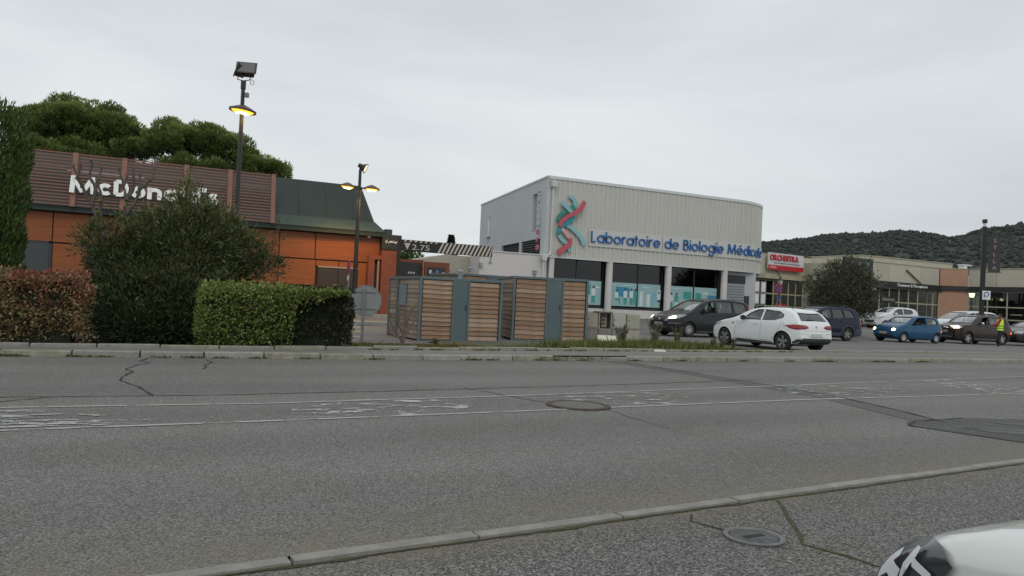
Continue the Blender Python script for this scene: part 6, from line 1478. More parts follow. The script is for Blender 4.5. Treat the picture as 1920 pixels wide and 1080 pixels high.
        for sd_ in (1,):
            MB().lathe([(.17, -.012), (.185, 0), (.17, .012), (.155, 0), (.17, -.012)], 20, Matrix.Rotation(R(65), 4, 'Y')).build('steering_wheel', BPL, s.root, loc=s.g(c0 + .66, sd_ * .36, P['belt'] - .02), smooth=True)
    # --- glass
    def side_glass(s, skip=(), tint=None):
        for i, poly in enumerate(s.P['side']):
            for sd_ in (1, -1):
                if (i, sd_) in skip: continue
                v = [s.g(x, sd_ * (s.hw(x, z) - .022), z) for x, z in poly]; v2 = [s.g(x, sd_ * (s.hw(x, z) - .017), z) for x, z in poly]; n = len(v)
                MB().add(v, [tuple(range(n))]).build('side_window', (tint or {}).get(i, CGL), s.root)
                fr = [s.g(x, sd_ * (s.hw(x, z) - .004), z) for x, z in poly]; MB().path(fr + fr[:2], [s.P.get('seal', .011)] * (n + 2), 5).build('window_seal', BPL, s.root)
    def pane(s, key, m=None, name='windscreen'):
        x0, z0, x1, z1, h0, h1 = s.P[key]; b = MB(); n = 6; k = 10; V = []
        d = Vector((z1 - z0, -(x1 - x0))).normalized()
        sgn = -1 if key == 'screen' else 1
        for i in range(n + 1):
            t = i / n; x = x0 + (x1 - x0) * t; z = z0 + (z1 - z0) * t; h = (h0 + (h1 - h0) * t) + .02
            for j in range(k + 1):
                y = -h + 2 * h * j / k; zz = s.ztop(x); V.append(s.g(x, y, z if key == 'rear' and s.P.get('steep') else z))
        # settle the grid onto the body surface
        W_ = []
        for p in V:
            dirv = Vector((1 if key == 'screen' else -1, 0, .0)); nrm = Vector((abs(d.x) * (1 if key == 'screen' else -1), 0, abs(d.y))).normalized()
            hit = s.tree.ray_cast(p + nrm * .6, -nrm, 1.2); W_.append((hit[0] - nrm * .018) if hit[0] else p)
        f = [(i * (k + 1) + j, i * (k + 1) + j + 1, (i + 1) * (k + 1) + j + 1, (i + 1) * (k + 1) + j) for i in range(n) for j in range(k)]
        b.add(W_, f); o = b.build(name, m or CGLS, s.root, smooth=True)
        idx = [j for j in range(k + 1)] + [i * (k + 1) + k for i in range(1, n + 1)] + [n * (k + 1) + j for j in range(k - 1, -1, -1)] + [i * (k + 1) for i in range(n - 1, -1, -1)]
        pts = [W_[q] + nrm * .014 for q in idx]; MB().path(pts + pts[:2], [.014] * (len(pts) + 2), 5).build('window_seal', BPL, s.root)
        return o
    # --- shapes laid on the body
    def patch(s, name, poly, plane, m, off=.006, direction=None, parent=None, thick=.0, res=.05):
        """poly in body coordinates: plane 'side' (x,z), 'front' (y,z), 'rear' (y,z); cast onto the body and set a little proud"""
        bm = bmesh.new(); sg = 1
        if plane in ('side', 'side-'):
            sg = 1 if plane == 'side' else -1; O = lambda a, c: s.g(a, sg * 1.6, c); D = Vector((0, -sg, 0))
        elif plane == 'front': O = lambda a, c: s.g(-1, a, c); D = Vector((-1, 0, 0))
        elif plane == 'rear': O = lambda a, c: s.g(s.L + 1, a, c); D = Vector((1, 0, 0))
        elif plane == 'top': O = lambda a, c: s.g(a, c, 3); D = Vector((0, 0, -1))
        if direction: D = Vector(direction).normalized(); O0 = O; O = lambda a, c: O0(a, c) 
        vs_ = [bm.verts.new(O(*p)) for p in poly]; bm.faces.new(vs_)
        bmesh.ops.triangulate(bm, faces=bm.faces[:])
        for _ in range(4):
            e = [q for q in bm.edges if q.calc_length() > res]
            if not e: break
            bmesh.ops.subdivide_edges(bm, edges=e, cuts=1); bmesh.ops.triangulate(bm, faces=bm.faces[:])
        bad = []
        for v in bm.verts:
            h = s.tree.ray_cast(v.co - (D * .0), D, 4)
            if h[0] is None: bad.append(v); continue
            nn = h[1] if h[1].dot(D) < 0 else -h[1]; v.co = h[0] + nn * off
        if bad: bmesh.ops.delete(bm, geom=bad, context='VERTS')
        bmesh.ops.recalc_face_normals(bm, faces=bm.faces)
        me = bpy.data.meshes.new(name); bm.to_mesh(me); bm.free(); me.materials.append(m); me.shade_smooth()
        if thick:
            pass
        o = bpy.data.objects.new(name, me); COL.objects.link(o); o.parent = parent or s.root
        md = o.modifiers.new('s', 'SOLIDIFY'); md.thickness = off + .012; md.offset = -1
        return o
    def corner_patch(s, name, poly, sg, m, off):
        """laid on the front corner, looking at it diagonally"""
        out = Vector((1, sg, 0)).normalized(); T = Vector((-1, sg, 0)).normalized(); ref = s.g(.16, sg * s.W * .82, 0); bm = bmesh.new()
        bm.faces.new([bm.verts.new(ref + out * 1.0 + T * a + Vector((0, 0, c + .35))) for a, c in poly]); bmesh.ops.triangulate(bm, faces=bm.faces[:])
        D = (-out - Vector((0, 0, .35))).normalized()
        for _ in range(5):
            e = [q for q in bm.edges if q.calc_length() > .025]
            if not e: break
            bmesh.ops.subdivide_edges(bm, edges=e, cuts=1); bmesh.ops.triangulate(bm, faces=bm.faces[:])
        for v in bm.verts:
            h = s.tree.ray_cast(v.co, D, 4)
            if h[0]: v.co = h[0] - D * off
        bmesh.ops.recalc_face_normals(bm, faces=bm.faces); me = bpy.data.meshes.new(name); bm.to_mesh(me); bm.free(); me.materials.append(m); me.shade_smooth()
        return share(me, name, s.root)
    def line(s, name, pts, plane, m=None, w=.0042, off=-.001):
        P_ = []
        for a, c in zip(pts[:-1], pts[1:]):
            n = max(1, int(math.dist(a, c) / .07))
            for i in range(n): P_.append((a[0] + (c[0] - a[0]) * i / n, a[1] + (c[1] - a[1]) * i / n))
        P_.append(pts[-1]); q = []
        sg = -1 if plane == 'side-' else 1
        for a in P_:
            if plane.startswith('side'): h = s.tree.ray_cast(s.g(a[0], sg * 1.6, a[1]), Vector((0, -sg, 0)), 4)
            elif plane == 'rear': h = s.tree.ray_cast(s.g(s.L + 1, *a), Vector((1, 0, 0)), 4)
            elif plane == 'front': h = s.tree.ray_cast(s.g(-1, *a), Vector((-1, 0, 0)), 4)
            else: h = s.tree.ray_cast(s.g(a[0], a[1], 3), Vector((0, 0, -1)), 4)
            if h[0]: q.append(h[0] + h[1] * off)
        if len(q) > 1: return MB().path(q, [w] * len(q), 5).build(name, m or BPL, s.root)
    def both(s, fn, *a, **k): fn('side', *a, **k); fn('side-', *a, **k)
    def wheels(s, style, spokes=5, m=None, rim=.62, cover=None):
        r = s.P['rw']; w = .2; slots = None
        ty = MB().lathe([(r * rim, -w / 2), (r * .9, -w / 2 - .005), (r * .985, -w / 2 + .03), (r, -w / 2 + .06), (r, w / 2 - .06), (r * .985, w / 2 - .03), (r * .9, w / 2 + .005), (r * rim, w / 2)], 36).mesh('tyre', RUB, True)
        rb = MB().lathe([(r * rim + .004, w / 2 + .001), (r * rim - .02, w / 2 - .01), (r * rim - .03, 0.02), (0, .02), ], 32)
        m = m or ALU; q = MB()
        if style == 'spokes':
            for k in range(spokes):
                a = 2 * math.pi * k / spokes; M = Matrix.Rotation(a, 4, 'Z')
                q.add([M @ Vector(p) for p in [(.03, -.045, .075), (.03, .045, .075), (r * rim - .02, .055, .085), (r * rim - .02, -.055, .085), (.03, -.04, .03), (.03, .04, .03), (r * rim - .02, .045, .04), (r * rim - .02, -.045, .04)]],
                      [(0, 1, 2, 3), (4, 7, 6, 5), (0, 4, 5, 1), (1, 5, 6, 2), (2, 6, 7, 3), (3, 7, 4, 0)])
        elif style == 'cross':
            for k in range(spokes):
                for da, wd in ((-.16, .022), (.16, .022)):
                    a = 2 * math.pi * k / spokes; M = Matrix.Rotation(a + da, 4, 'Z'); M2 = Matrix.Rotation(a, 4, 'Z')
                    p0 = M2 @ Vector((.03, 0, .07)); p1 = M @ Vector((r * rim - .015, 0, .085)); t_ = (p1 - p0).normalized().cross(Vector((0, 0, 1)))
                    q.add([p0 - t_ * wd, p0 + t_ * wd, p1 + t_ * wd * 1.5, p1 - t_ * wd * 1.5, p0 - t_ * wd - Vector((0, 0, .04)), p0 + t_ * wd - Vector((0, 0, .04)), p1 + t_ * wd - Vector((0, 0, .04)), p1 - t_ * wd - Vector((0, 0, .04))], [(0, 1, 2, 3), (4, 7, 6, 5), (0, 4, 5, 1), (1, 5, 6, 2), (2, 6, 7, 3), (3, 7, 4, 0)])
        else:   # plastic cover with slots
            n = spokes
            q.lathe([(r * rim - .005, .085), (r * rim - .03, .095), (r * rim * .62, .088)], 32); q.lathe([(r * rim * .48, .088), (.0, .08)], 24)
            for k in range(n):
                a = 2 * math.pi * (k + .5) / n; M = Matrix.Rotation(a, 4, 'Z'); q.box(r * rim * .42, r * rim * .72, -.03, .03, .07, .09, M); slots = (slots or MB()); slots.box(r * rim * .55, r * rim * .80, -.025, .025, .080, .0965, Matrix.Rotation(a + math.pi / n, 4, 'Z'))
        q.lathe([(.045, .03), (.045, .088), (.0, .09)], 14)
        q.lathe([(r * rim + .002, .075), (r * rim - .004, .092), (r * rim - .022, .085), (r * rim - .022, .03)], 32)
        slm = slots.mesh('cover_slots', BPL) if slots else None
        sp = q.mesh('spokes', m, True); rim_me = rb.mesh('rim', ALUD if style != 'steel' else BPL, True)
        disc_me = MB().lathe([(r * .38, -.02), (r * .38, .015), (0, .015)], 24).mesh('brake_disc', mat('brake disc', (.2, .19, .18), .4, .8))
        for i, ax in enumerate(s.P['axles']):
            for sd_ in (1, -1):
                t = bpy.data.objects.new('wheel', None); COL.objects.link(t); t.parent = s.root; t.empty_display_size = .1
                t.location = s.g(ax, sd_ * (s.W - .125), r); rot = (R(-90) if sd_ > 0 else R(90), R(rng.uniform(0, 70)), 0); t.rotation_euler = rot
                share(ty, 'tyre', t); share(rim_me, 'rim', t); share(sp, 'spokes', t)
                if slots: share(slm, 'cover_slots', t)
        MB().box(-s.L / 2 + .7, s.L / 2 - .7, -s.W + .32, s.W - .32, .16, .3).build('underbody', BPL, s.root)
    def mirror(s, x, z, m=None, size=1, face=False):
        for sd_ in (1, -1):
            y = s.hw(x, z); o = MB().prism([(-.0, -.02), (.13, -.05), (.19, .02), (.17, .11), (.06, .13), (-.0, .09)], lambda a, c: s.g(x + .06, sd_ * (y + a * size + .02), z + c * size), lambda a, c: s.g(x - .05 * size, sd_ * (y + .02 + a * size * .86), z + .008 + c * size * .85)).build('mirror', m or s.col, s.root, smooth=True, bevel=.012)
            MB().tube(s.g(x, sd_ * (y - .03), z - .01), s.g(x, sd_ * (y + .07), z + .02), .022).build('mirror_arm', BPL, o)
    def handle(s, x, z, m=None):
        for sd_ in (1, -1):
            y = s.hw(x, z); MB().path([s.g(x - .09, sd_ * (y + .0), z), s.g(x - .06, sd_ * (y + .028), z + .003), s.g(x + .06, sd_ * (y + .028), z + .003), s.g(x + .09, sd_ * y, z)], [.013] * 4, 6).build('door_handle', m or s.col, s.root, smooth=True)
    def plate(s, where, z, txt, y=0):
        o = s.patch('number_plate', [(y - .26, z - .055), (y + .26, z - .055), (y + .26, z + .055), (y - .26, z + .055)], where, PLW, off=.012, res=1)
        # flat plate: use its centre
        c = sum((v.co for v in o.data.vertices), Vector()) / len(o.data.vertices); d = 1 if where == 'front' else -1
        xm = max(v.co.x * d for v in o.data.vertices) * d
        o.modifiers.clear(); bpy.data.objects.remove(o)
        o = MB().box(-.012, .006, -.26, .26, -.055, .055).build('number_plate', PLW, s.root, loc=(xm, c.y, z), bevel=.002)
        if d < 0: pass
        for e in (-.262, .222): MB().box(xm - .0 + d * .007 - .001, xm + d * .007 + .001, y + e, y + e + .04, z - .053, z + .053).build('plate_band', PLB, o).location = (-xm, -c.y, -z)
        if txt:
            me = text_mesh(txt, .105, .001, .002); xs = [v.co.x for v in me.vertices]; w = max(xs) - min(xs); me.transform(Matrix.Translation((-(min(xs) + max(xs)) / 2, 0, 0))); me.materials.append(PLK)
            share(me, 'plate_text', o, (d * .0085, 0, -.036), (R(90), 0, R(90) * d), (.40 / w, 1, 1))
        return o

def seatbust(car, x, y, z, label, coat, hair, arm=None, seed=0):
    """driver: pelvis to head as one skinned body, hands on the wheel"""
    rt = car.root; M = rt.matrix_basis; 
    p = M @ car.g(x, y, z); return person_sitting(p, rt.rotation_euler.z, label, coat, hair)

SKIN = mat('skin', (.34, .19, .135), .6, var=.08, vscale=6)
def skin_mesh(name, verts, edges, rad, root=0, sub=2):
    me = bpy.data.meshes.new(name); me.from_pydata([tuple(v) for v in verts], edges, []); o = bpy.data.objects.new(name, me); COL.objects.link(o)
    o.modifiers.new('skin', 'SKIN'); sv = me.skin_vertices[0].data
    for i, r in enumerate(rad):
        sv[i].radius = (r, r) if not isinstance(r, tuple) else r; sv[i].use_root = (i == root)
    sb_ = o.modifiers.new('sub', 'SUBSURF'); sb_.levels = sub; sb_.render_levels = sub
    dg = bpy.context.evaluated_depsgraph_get(); dg.update(); m2 = bpy.data.meshes.new_from_object(o.evaluated_get(dg)); bpy.data.objects.remove(o); m2.name = name; m2.shade_smooth()
    return m2
def head_parts(t, c, s, yaw, hair, cap=None):
    """head with brow, nose, chin and ears in one mesh; hair as its own cap of mesh"""
    bm = bmesh.new(); bmesh.ops.create_uvsphere(bm, u_segments=24, v_segments=18, radius=1)
    for v in bm.verts:
        x, y, z = v.co; sx = .078; sy = .098; sz = .118
        k = 1 - .28 * max(0, -z) ** 1.5      # narrower jaw
        v.co = Vector((x * sx * k, y * sy * (1 - .12 * max(0, -z)), z * sz))
        if y > .55:      # face looks along +y
            nose = math.exp(-((x / .22) ** 2)) * math.exp(-(((z + .12) / .2) ** 2)); v.co.y += .024 * nose
            eye = math.exp(-(((abs(x) - .36) / .16) ** 2)) * math.exp(-(((z - .08) / .12) ** 2)); v.co.y -= .012 * eye
            mouth = math.exp(-((x / .3) ** 2)) * math.exp(-(((z + .52) / .08) ** 2)); v.co.y += .004 * mouth
        if abs(x) > .93 and abs(z) < .3: v.co.x *= 1.10
    me = bpy.data.meshes.new('head'); bm.to_mesh(me); bm.free(); me.materials.append(SKIN); me.shade_smooth()
    h = share(me, 'head', t, c, (0, 0, yaw), (s, s, s))
    bm = bmesh.new(); bmesh.ops.create_uvsphere(bm, u_segments=24, v_segments=14, radius=1)
    bmesh.ops.delete(bm, geom=[v for v in bm.verts if v.co.z < -.25 + .55 * max(0, v.co.y + .3) or (v.co.y > .55 and v.co.z < .62)], context='VERTS')
    for v in bm.verts: v.co = Vector((v.co.x * .086, v.co.y * .108 - .004, v.co.z * .126 + .004))
    me = bpy.data.meshes.new('hair'); bm.to_mesh(me); bm.free(); me.materials.append(hair); me.shade_smooth(); share(me, 'hair', h)
    for sx in (-1, 1):
        q = bmesh.new(); bmesh.ops.create_icosphere(q, subdivisions=1, radius=.009, matrix=Matrix.Translation((sx * .03, .088, .012))); e = bpy.data.meshes.new('eye'); q.to_mesh(e); q.free(); e.materials.append(PLK); share(e, 'eye', h)
    return h
def person_sitting(p, rz, label, coat, hair):
    t = empty('person', p, rz - R(90), label, 'person')   # faces +y of its own frame
    V = [(0, 0, .08), (0, -.02, .25), (0, -.05, .42), (0, -.06, .54), (0, -.03, .63),
         (-.19, -.05, .50), (-.27, .08, .30), (-.16, .30, .30), (.19, -.05, .50), (.27, .08, .30), (.16, .30, .30), (-.10, .25, .08), (.10, .25, .08), (-.13, .42, .06), (.13, .42, .06)]
    E = [(0, 1), (1, 2), (2, 3), (3, 4), (3, 5), (5, 6), (6, 7), (3, 8), (8, 9), (9, 10), (0, 11), (11, 13), (0, 12), (12, 14)]
    Rr = [.14, .14, .16, .11, .05, .075, .055, .035, .075, .055, .035, .09, .09, .07, .07]
    me = skin_mesh('body', V, E, Rr); me.materials.append(coat); share(me, 'body', t)
    head_parts(t, (0, -.01, .76), 1.0, 0, hair)
    for sx in (-1, 1):    # closed hands on the rim of the wheel
        hand(t, (sx * .15, .33, .31), sx, grip=True)
    return t
def hand(t, c, sx, grip=False, rot=(0, 0, 0)):
    """palm, four bent fingers of unequal length and a thumb leaving its side"""
    V = [(0, -.03, 0), (0, .02, 0), (0, .05, 0)]; E = [(0, 1), (1, 2)]; Rr = [.022, (.034, .016), (.034, .014)]
    for k, (ox, ln) in enumerate([(-.027, .064), (-.009, .074), (.010, .068), (.028, .054)]):
        b = len(V); bend = .55 if grip else .18
        V += [(ox, .058, 0), (ox, .058 + ln * .45, -ln * .2 * bend * 2), (ox, .058 + ln * .8, -ln * .75 * bend), (ox, .058 + ln * (.75 if grip else 1), -ln * 1.2 * bend)]
        E += [(2, b), (b, b + 1), (b + 1, b + 2), (b + 2, b + 3)]; Rr += [.0095, .009, .0085, .0075]
    b = len(V); V += [(-sx * .034, .0, -.006), (-sx * .058, .03, -.016), (-sx * .062, .058, -.022)]; E += [(1, b), (b, b + 1), (b + 1, b + 2)]; Rr += [.013, .0105, .009]
    me = skin_mesh('hand', V, E, Rr, sub=1); me.materials.append(SKIN); return share(me, 'hand', t, c, rot)

# -------- white hatchback in front, seen from its rear left corner
CL = dict(L=4.05, W=1.80, H=1.44, belt=.96, rw=.315, axles=(.80, 3.38), nose=1.1, nosew=.30, tailr=.75, tailw=.17, top=.70, cabin=(1.18, 3.84), floor=.40, steep=True,
    prof=[(0, .56), (.04, .68), (.18, .80), (.6, .92), (1.10, 1.02), (1.32, 1.10), (1.75, 1.31), (2.15, 1.41), (2.7, 1.44), (3.2, 1.41), (3.56, 1.34), (3.72, 1.24), (3.92, 1.02), (3.99, .94), (4.02, .80), (4.05, .55)],
    side=[[(1.60, .985), (2.42, .99), (2.42, 1.345), (2.18, 1.34), (1.90, 1.22)], [(2.50, .99), (3.02, 1.01), (3.34, 1.10), (3.34, 1.20), (3.12, 1.30), (2.50, 1.35)]],
    screen=(1.30, 1.075, 2.02, 1.385, .62, .53), rear=(3.91, 1.03, 3.66, 1.285, .60, .50))
WPAINT = paint('white', (.74, .77, .77), dirt=.03)
def hatch(label, loc_, hd, P, paintm, plate_txt):
    c = Car('white_hatchback', label, P, loc_, hd, paintm)
    c.side_glass(); c.pane('screen'); c.pane('rear', CGLD, 'rear_window'); c.wheels('cross', 5, ALU, .68)
    return c
c = hatch('white hatchback seen from behind, waiting by the verge', (8.38, 26.2, 0), 0, CL, WPAINT, 'FN-187-ZG')
CLIO = c
for sd_ in ('side', 'side-'):
    c.patch('tail_lamp', [(3.50, .86), (3.80, .90), (4.02, .88), (4.02, .74), (3.80, .74), (3.64, .78)], sd_, TAIL, off=.012)
    c.line('door_gap', [(2.46, 1.0), (2.46, .6), (2.44, .32), (1.35, .30), (1.30, .6), (1.42, .98)], sd_); c.line('door_gap', [(2.44, .32), (2.92, .32), (3.10, .55), (3.28, .80), (3.30, 1.05)], sd_)
    c.patch('sill_trim', [(1.32, .235), (3.0, .235), (2.96, .275), (1.36, .30)], sd_, BPL, off=.012); c.patch('headlamp', [(.10, .66), (.55, .80), (.62, .86), (.30, .82), (.08, .74)], sd_, HEAD, off=.008)
    c.patch('fuel_flap', [(3.42, .82), (3.56, .82), (3.56, .96), (3.42, .96)], sd_, WPAINT, off=.004); c.patch('side_repeater', [(1.16, .80), (1.26, .82), (1.24, .86), (1.17, .85)], sd_, TAIL, off=.006)
for sg in (1, -1):
    c.patch('tail_lamp', [(sg * .36, .80), (sg * .45, .87), (sg * .78, .90), (sg * .80, .80), (sg * .78, .75), (sg * .55, .755)], 'rear', TAIL, off=.012)
    c.patch('lamp_inlay', [(sg * .44, .81), (sg * .74, .84), (sg * .74, .80), (sg * .52, .785)], 'rear', TAILD, off=.016)
c.patch('lower_bumper', [(-.86, .27), (.86, .27), (.80, .42), (.62, .455), (-.62, .455), (-.80, .42)], 'rear', BPL, off=.014)
c.line('tailgate_gap', [(-.72, .76), (-.60, .70), (.60, .70), (.72, .76)], 'rear'); c.line('bumper_crease', [(-.80, .62), (-.45, .60), (-.36, .50), (.36, .50), (.45, .60), (.80, .62)], 'rear', mat('crease shade', (.32, .34, .34)), .008)
c.patch('badge', [(0, .80), (.04, .85), (0, .90), (-.04, .85)], 'rear', CHR, off=.014, res=1); c.line('badge_lettering', [(-.10, .765), (.10, .765)], 'rear', CHR, .008)
c.plate('rear', .56, 'FN-187-ZG'); c.mirror(1.70, 1.0, BPL, 1.0); c.handle(2.24, .86, WPAINT); c.patch('spoiler', [(3.42, -.50), (3.66, -.52), (3.70, 0), (3.66, .52), (3.42, .50), (3.46, 0)], 'top', WPAINT, off=.02)
MB().path([c.g(3.0, 0, 1.43), c.g(3.12, 0, 1.50), c.g(3.22, 0, 1.58)], [.012, .009, .005], 6).build('aerial', BPL, c.root); c.line('wiper', [(-.02, 1.055), (.30, 1.07)], 'rear', BPL, .012)
c.patch('grille', [(-.45, .45), (.45, .45), (.5, .62), (-.5, .62)], 'front', BPL, off=.008)
# -------- dark minivan
MV = dict(L=4.72, W=1.86, H=1.74, belt=1.06, rw=.325, axles=(.98, 3.80), nose=1.2, nosew=.34, tailr=.6, tailw=.12, top=.76, cabin=(1.10, 4.52), floor=.45, steep=True,
    prof=[(0, .60), (.04, .76), (.16, .86), (.55, .99), (.98, 1.10), (1.15, 1.15), (1.6, 1.42), (2.05, 1.63), (2.5, 1.71), (3.2, 1.74), (4.0, 1.70), (4.35, 1.63), (4.5, 1.5), (4.62, 1.15), (4.68, 1.0), (4.72, .6)],
    side=[[(1.62, 1.08), (2.46, 1.10), (2.46, 1.60), (2.22, 1.58), (1.92, 1.40)], [(2.56, 1.10), (3.46, 1.12), (3.46, 1.61), (2.56, 1.61)], [(3.56, 1.12), (4.38, 1.14), (4.30, 1.45), (4.18, 1.58), (3.56, 1.61)]],
    screen=(1.18, 1.175, 2.02, 1.60, .72, .60), rear=(4.61, 1.2, 4.50, 1.52, .66, .58))
DPAINT = paint('dark grey', (.014, .014, .018), .32, .1, .2)
c = Car('dark_minivan', 'dark grey minivan with lit headlights and its driver window open', MV, (10.05, 35.0, 0), 0, DPAINT); MVAN = c
c.side_glass(skip=((0, 1),)); c.pane('screen'); c.pane('rear', CGLD, 'rear_window'); c.wheels('cover', 8, ALU, .62)
for sd_ in ('side', 'side-'):
    c.patch('headlamp', [(.12, .78), (.55, .84), (.86, .98), (.72, .98), (.30, .93), (.10, .86)], sd_, HEAD, off=.012); c.line('door_gap', [(2.51, 1.1), (2.50, .5), (2.44, .34), (1.52, .32), (1.48, .7), (1.56, 1.06)], sd_); c.line('door_gap', [(2.50, .38), (3.42, .36), (3.50, .7), (3.51, 1.1)], sd_)
    c.patch('side_moulding', [(1.55, .60), (3.35, .60), (3.35, .66), (1.55, .66)], sd_, BPL, off=.014); c.patch('tail_lamp', [(4.46, 1.05), (4.66, 1.05), (4.56, 1.40), (4.44, 1.58), (4.40, 1.56)], sd_, TAIL, off=.012)
    c.patch('sill_trim', [(1.4, .22), (3.4, .22), (3.4, .27), (1.4, .27)], sd_, mat('grey trim', (.10, .10, .11), .5), off=.01)
    c.patch('bumper_moulding', [(.02, .56), (.55, .56), (.55, .61), (.02, .61)], sd_, mat('grey trim', (.10, .10, .11)), off=.012)
for sg in (1, -1):
    c.patch('headlamp', [(sg * .42, .72), (sg * .55, .84), (sg * .82, .94), (sg * .84, .80), (sg * .62, .74)], 'front', HEAD, off=.014); c.patch('headlamp_bulb', [(sg * .60, .79), (sg * .66, .87), (sg * .77, .89), (sg * .78, .82), (sg * .70, .785)], 'front', HLIT, off=.022)
    c.patch('indicator', [(sg * .40, .66), (sg * .40, .71), (sg * .55, .725), (sg * .56, .68)], 'front', HEAD, off=.016)
c.patch('grille', [(-.40, .68), (.40, .68), (.44, .80), (-.44, .80)], 'front', BPL, off=.010); c.line('grille_bar', [(-.42, .74), (.42, .74)], 'front', CHR, .007); c.patch('badge', [(-.05, .70), (.05, .70), (.05, .79), (-.05, .79)], 'front', CHR, off=.02, res=1)
c.patch('lower_grille', [(-.62, .34), (.62, .34), (.58, .46), (-.58, .46)], 'front', BPL, off=.010); c.plate('front', .55, 'CK-481-NB'); c.mirror(1.78, 1.10, BPL, 1.15); c.handle(2.28, .99, BPL); c.handle(3.28, .99, BPL)
c.line('wiper', [(1.20, -.5), (1.30, .1)], 'top', BPL, .010)
# -------- blue small car
TW = dict(L=3.43, W=1.63, H=1.42, belt=.90, rw=.275, axles=(.60, 2.95), nose=.75, nosew=.24, tailr=.45, tailw=.15, top=.77, cabin=(.78, 3.26), floor=.36, steep=True,
    prof=[(0, .52), (.04, .66), (.14, .76), (.45, .89), (.74, .97), (.86, 1.01), (1.2, 1.2), (1.52, 1.35), (1.9, 1.41), (2.5, 1.42), (2.95, 1.38), (3.13, 1.30), (3.30, 1.0), (3.37, .90), (3.41, .75), (3.43, .5)],
    side=[[(1.20, .94), (2.22, .94), (2.22, 1.325), (1.72, 1.32), (1.46, 1.19)], [(2.32, .94), (2.95, .96), (3.03, 1.02), (2.92, 1.27), (2.80, 1.31), (2.32, 1.325)]],
    screen=(.90, 1.04, 1.46, 1.33, .62, .545), rear=(3.29, 1.03, 3.15, 1.265, .56, .50))
BPAINT = paint('blue', (.010, .075, .16), .3, .15, .1)
c = Car('blue_hatchback', 'small blue three door car with lit round headlights and an open window', TW, (21.5, 40.0, 0), 0, BPAINT); TWI = c
c.side_glass(skip=((0, 1),)); c.pane('screen'); c.pane('rear', CGL, 'rear_window'); c.wheels('spokes', 7, ALU, .64)
for sg in (1, -1):
    c.patch('headlamp', [(sg * (.58 + .12 * math.cos(t)), .66 + .085 * math.sin(t)) for t in [k * .5236 for k in range(12)]], 'front', HEAD, off=.014); c.patch('headlamp_bulb', [(sg * (.59 + .085 * math.cos(t)), .66 + .06 * math.sin(t)) for t in [k * .5236 for k in range(12)]], 'front', HLIT, off=.022)
for sd_ in ('side', 'side-'):
    c.line('door_gap', [(2.27, .94), (2.25, .5), (2.1, .28), (1.12, .26), (1.05, .6), (1.14, .9)], sd_); c.patch('tail_lamp', [(3.30, .55), (3.42, .55), (3.40, .85), (3.30, .88)], sd_, TAIL, off=.012); c.patch('tail_light', [(3.33, .58), (3.42, .58), (3.42, .68), (3.33, .68)], sd_, LITT, off=.016)
    c.line('rub_strip', [(1.1, .56), (2.2, .56)], sd_, mat('darker blue trim', (.01, .05, .13), .5), .010)
c.patch('lower_grille', [(-.5, .30), (.5, .30), (.45, .42), (-.45, .42)], 'front', BPL, off=.010); c.patch('grille', [(-.36, .60), (.36, .60), (.34, .64), (-.34, .64)], 'front', BPL, off=.010); c.plate('front', .48, 'DR-204-WX'); c.mirror(1.36, .96, BPL, .9); c.handle(2.10, .84, BPAINT)
# -------- brown off-roader
DU = dict(L=4.32, W=1.82, H=1.64, belt=1.08, rw=.345, axles=(.82, 3.49), nose=.9, nosew=.20, tailr=.5, tailw=.13, top=.76, cabin=(1.12, 4.1), floor=.48, steep=True, lip=.03,
    prof=[(0, .60), (.03, .82), (.12, .98), (.5, 1.06), (1.06, 1.12), (1.22, 1.17), (1.6, 1.42), (1.98, 1.58), (2.4, 1.63), (3.2, 1.64), (3.85, 1.58), (4.0, 1.5), (4.18, 1.14), (4.24, 1.05), (4.29, .85), (4.32, .6)],
    side=[[(1.60, 1.12), (2.46, 1.13), (2.46, 1.53), (2.14, 1.51), (1.90, 1.39)], [(2.55, 1.13), (3.32, 1.15), (3.32, 1.53), (2.55, 1.54)], [(3.40, 1.19), (3.82, 1.24), (3.72, 1.43), (3.40, 1.50)]],
    screen=(1.25, 1.20, 1.92, 1.555, .70, .58), rear=(4.17, 1.18, 4.02, 1.46, .62, .55))
BRP = paint('brown', (.032, .021, .017), .32, .15, .15)
c = Car('brown_off_roader', 'brown off-roader with roof bars beside the person in the yellow vest', DU, (26.5, 42.3, 0), 0, BRP); DUS = c
c.side_glass(skip=((0, 1),)); c.pane('screen'); c.pane('rear', CGLD, 'rear_window'); c.wheels('spokes', 5, ALU, .64)
for sg in (1, -1):
    c.patch('headlamp', [(sg * .42, .84), (sg * .42, .98), (sg * .80, 1.0), (sg * .82, .86), (sg * .6, .82)], 'front', HEAD, off=.014)
    c.patch('headlamp_bulb', [(sg * .56, .86), (sg * .56, .97), (sg * .76, .98), (sg * .77, .87)], 'front', HLIT, off=.022)
    MB().path([c.g(1.85, sg * .60, 1.59), c.g(2.0, sg * .60, 1.67), c.g(3.5, sg * .60, 1.685), c.g(3.75, sg * .60, 1.62)], [.022] * 4, 8).build('roof_bar', BPL, c.root, smooth=True)
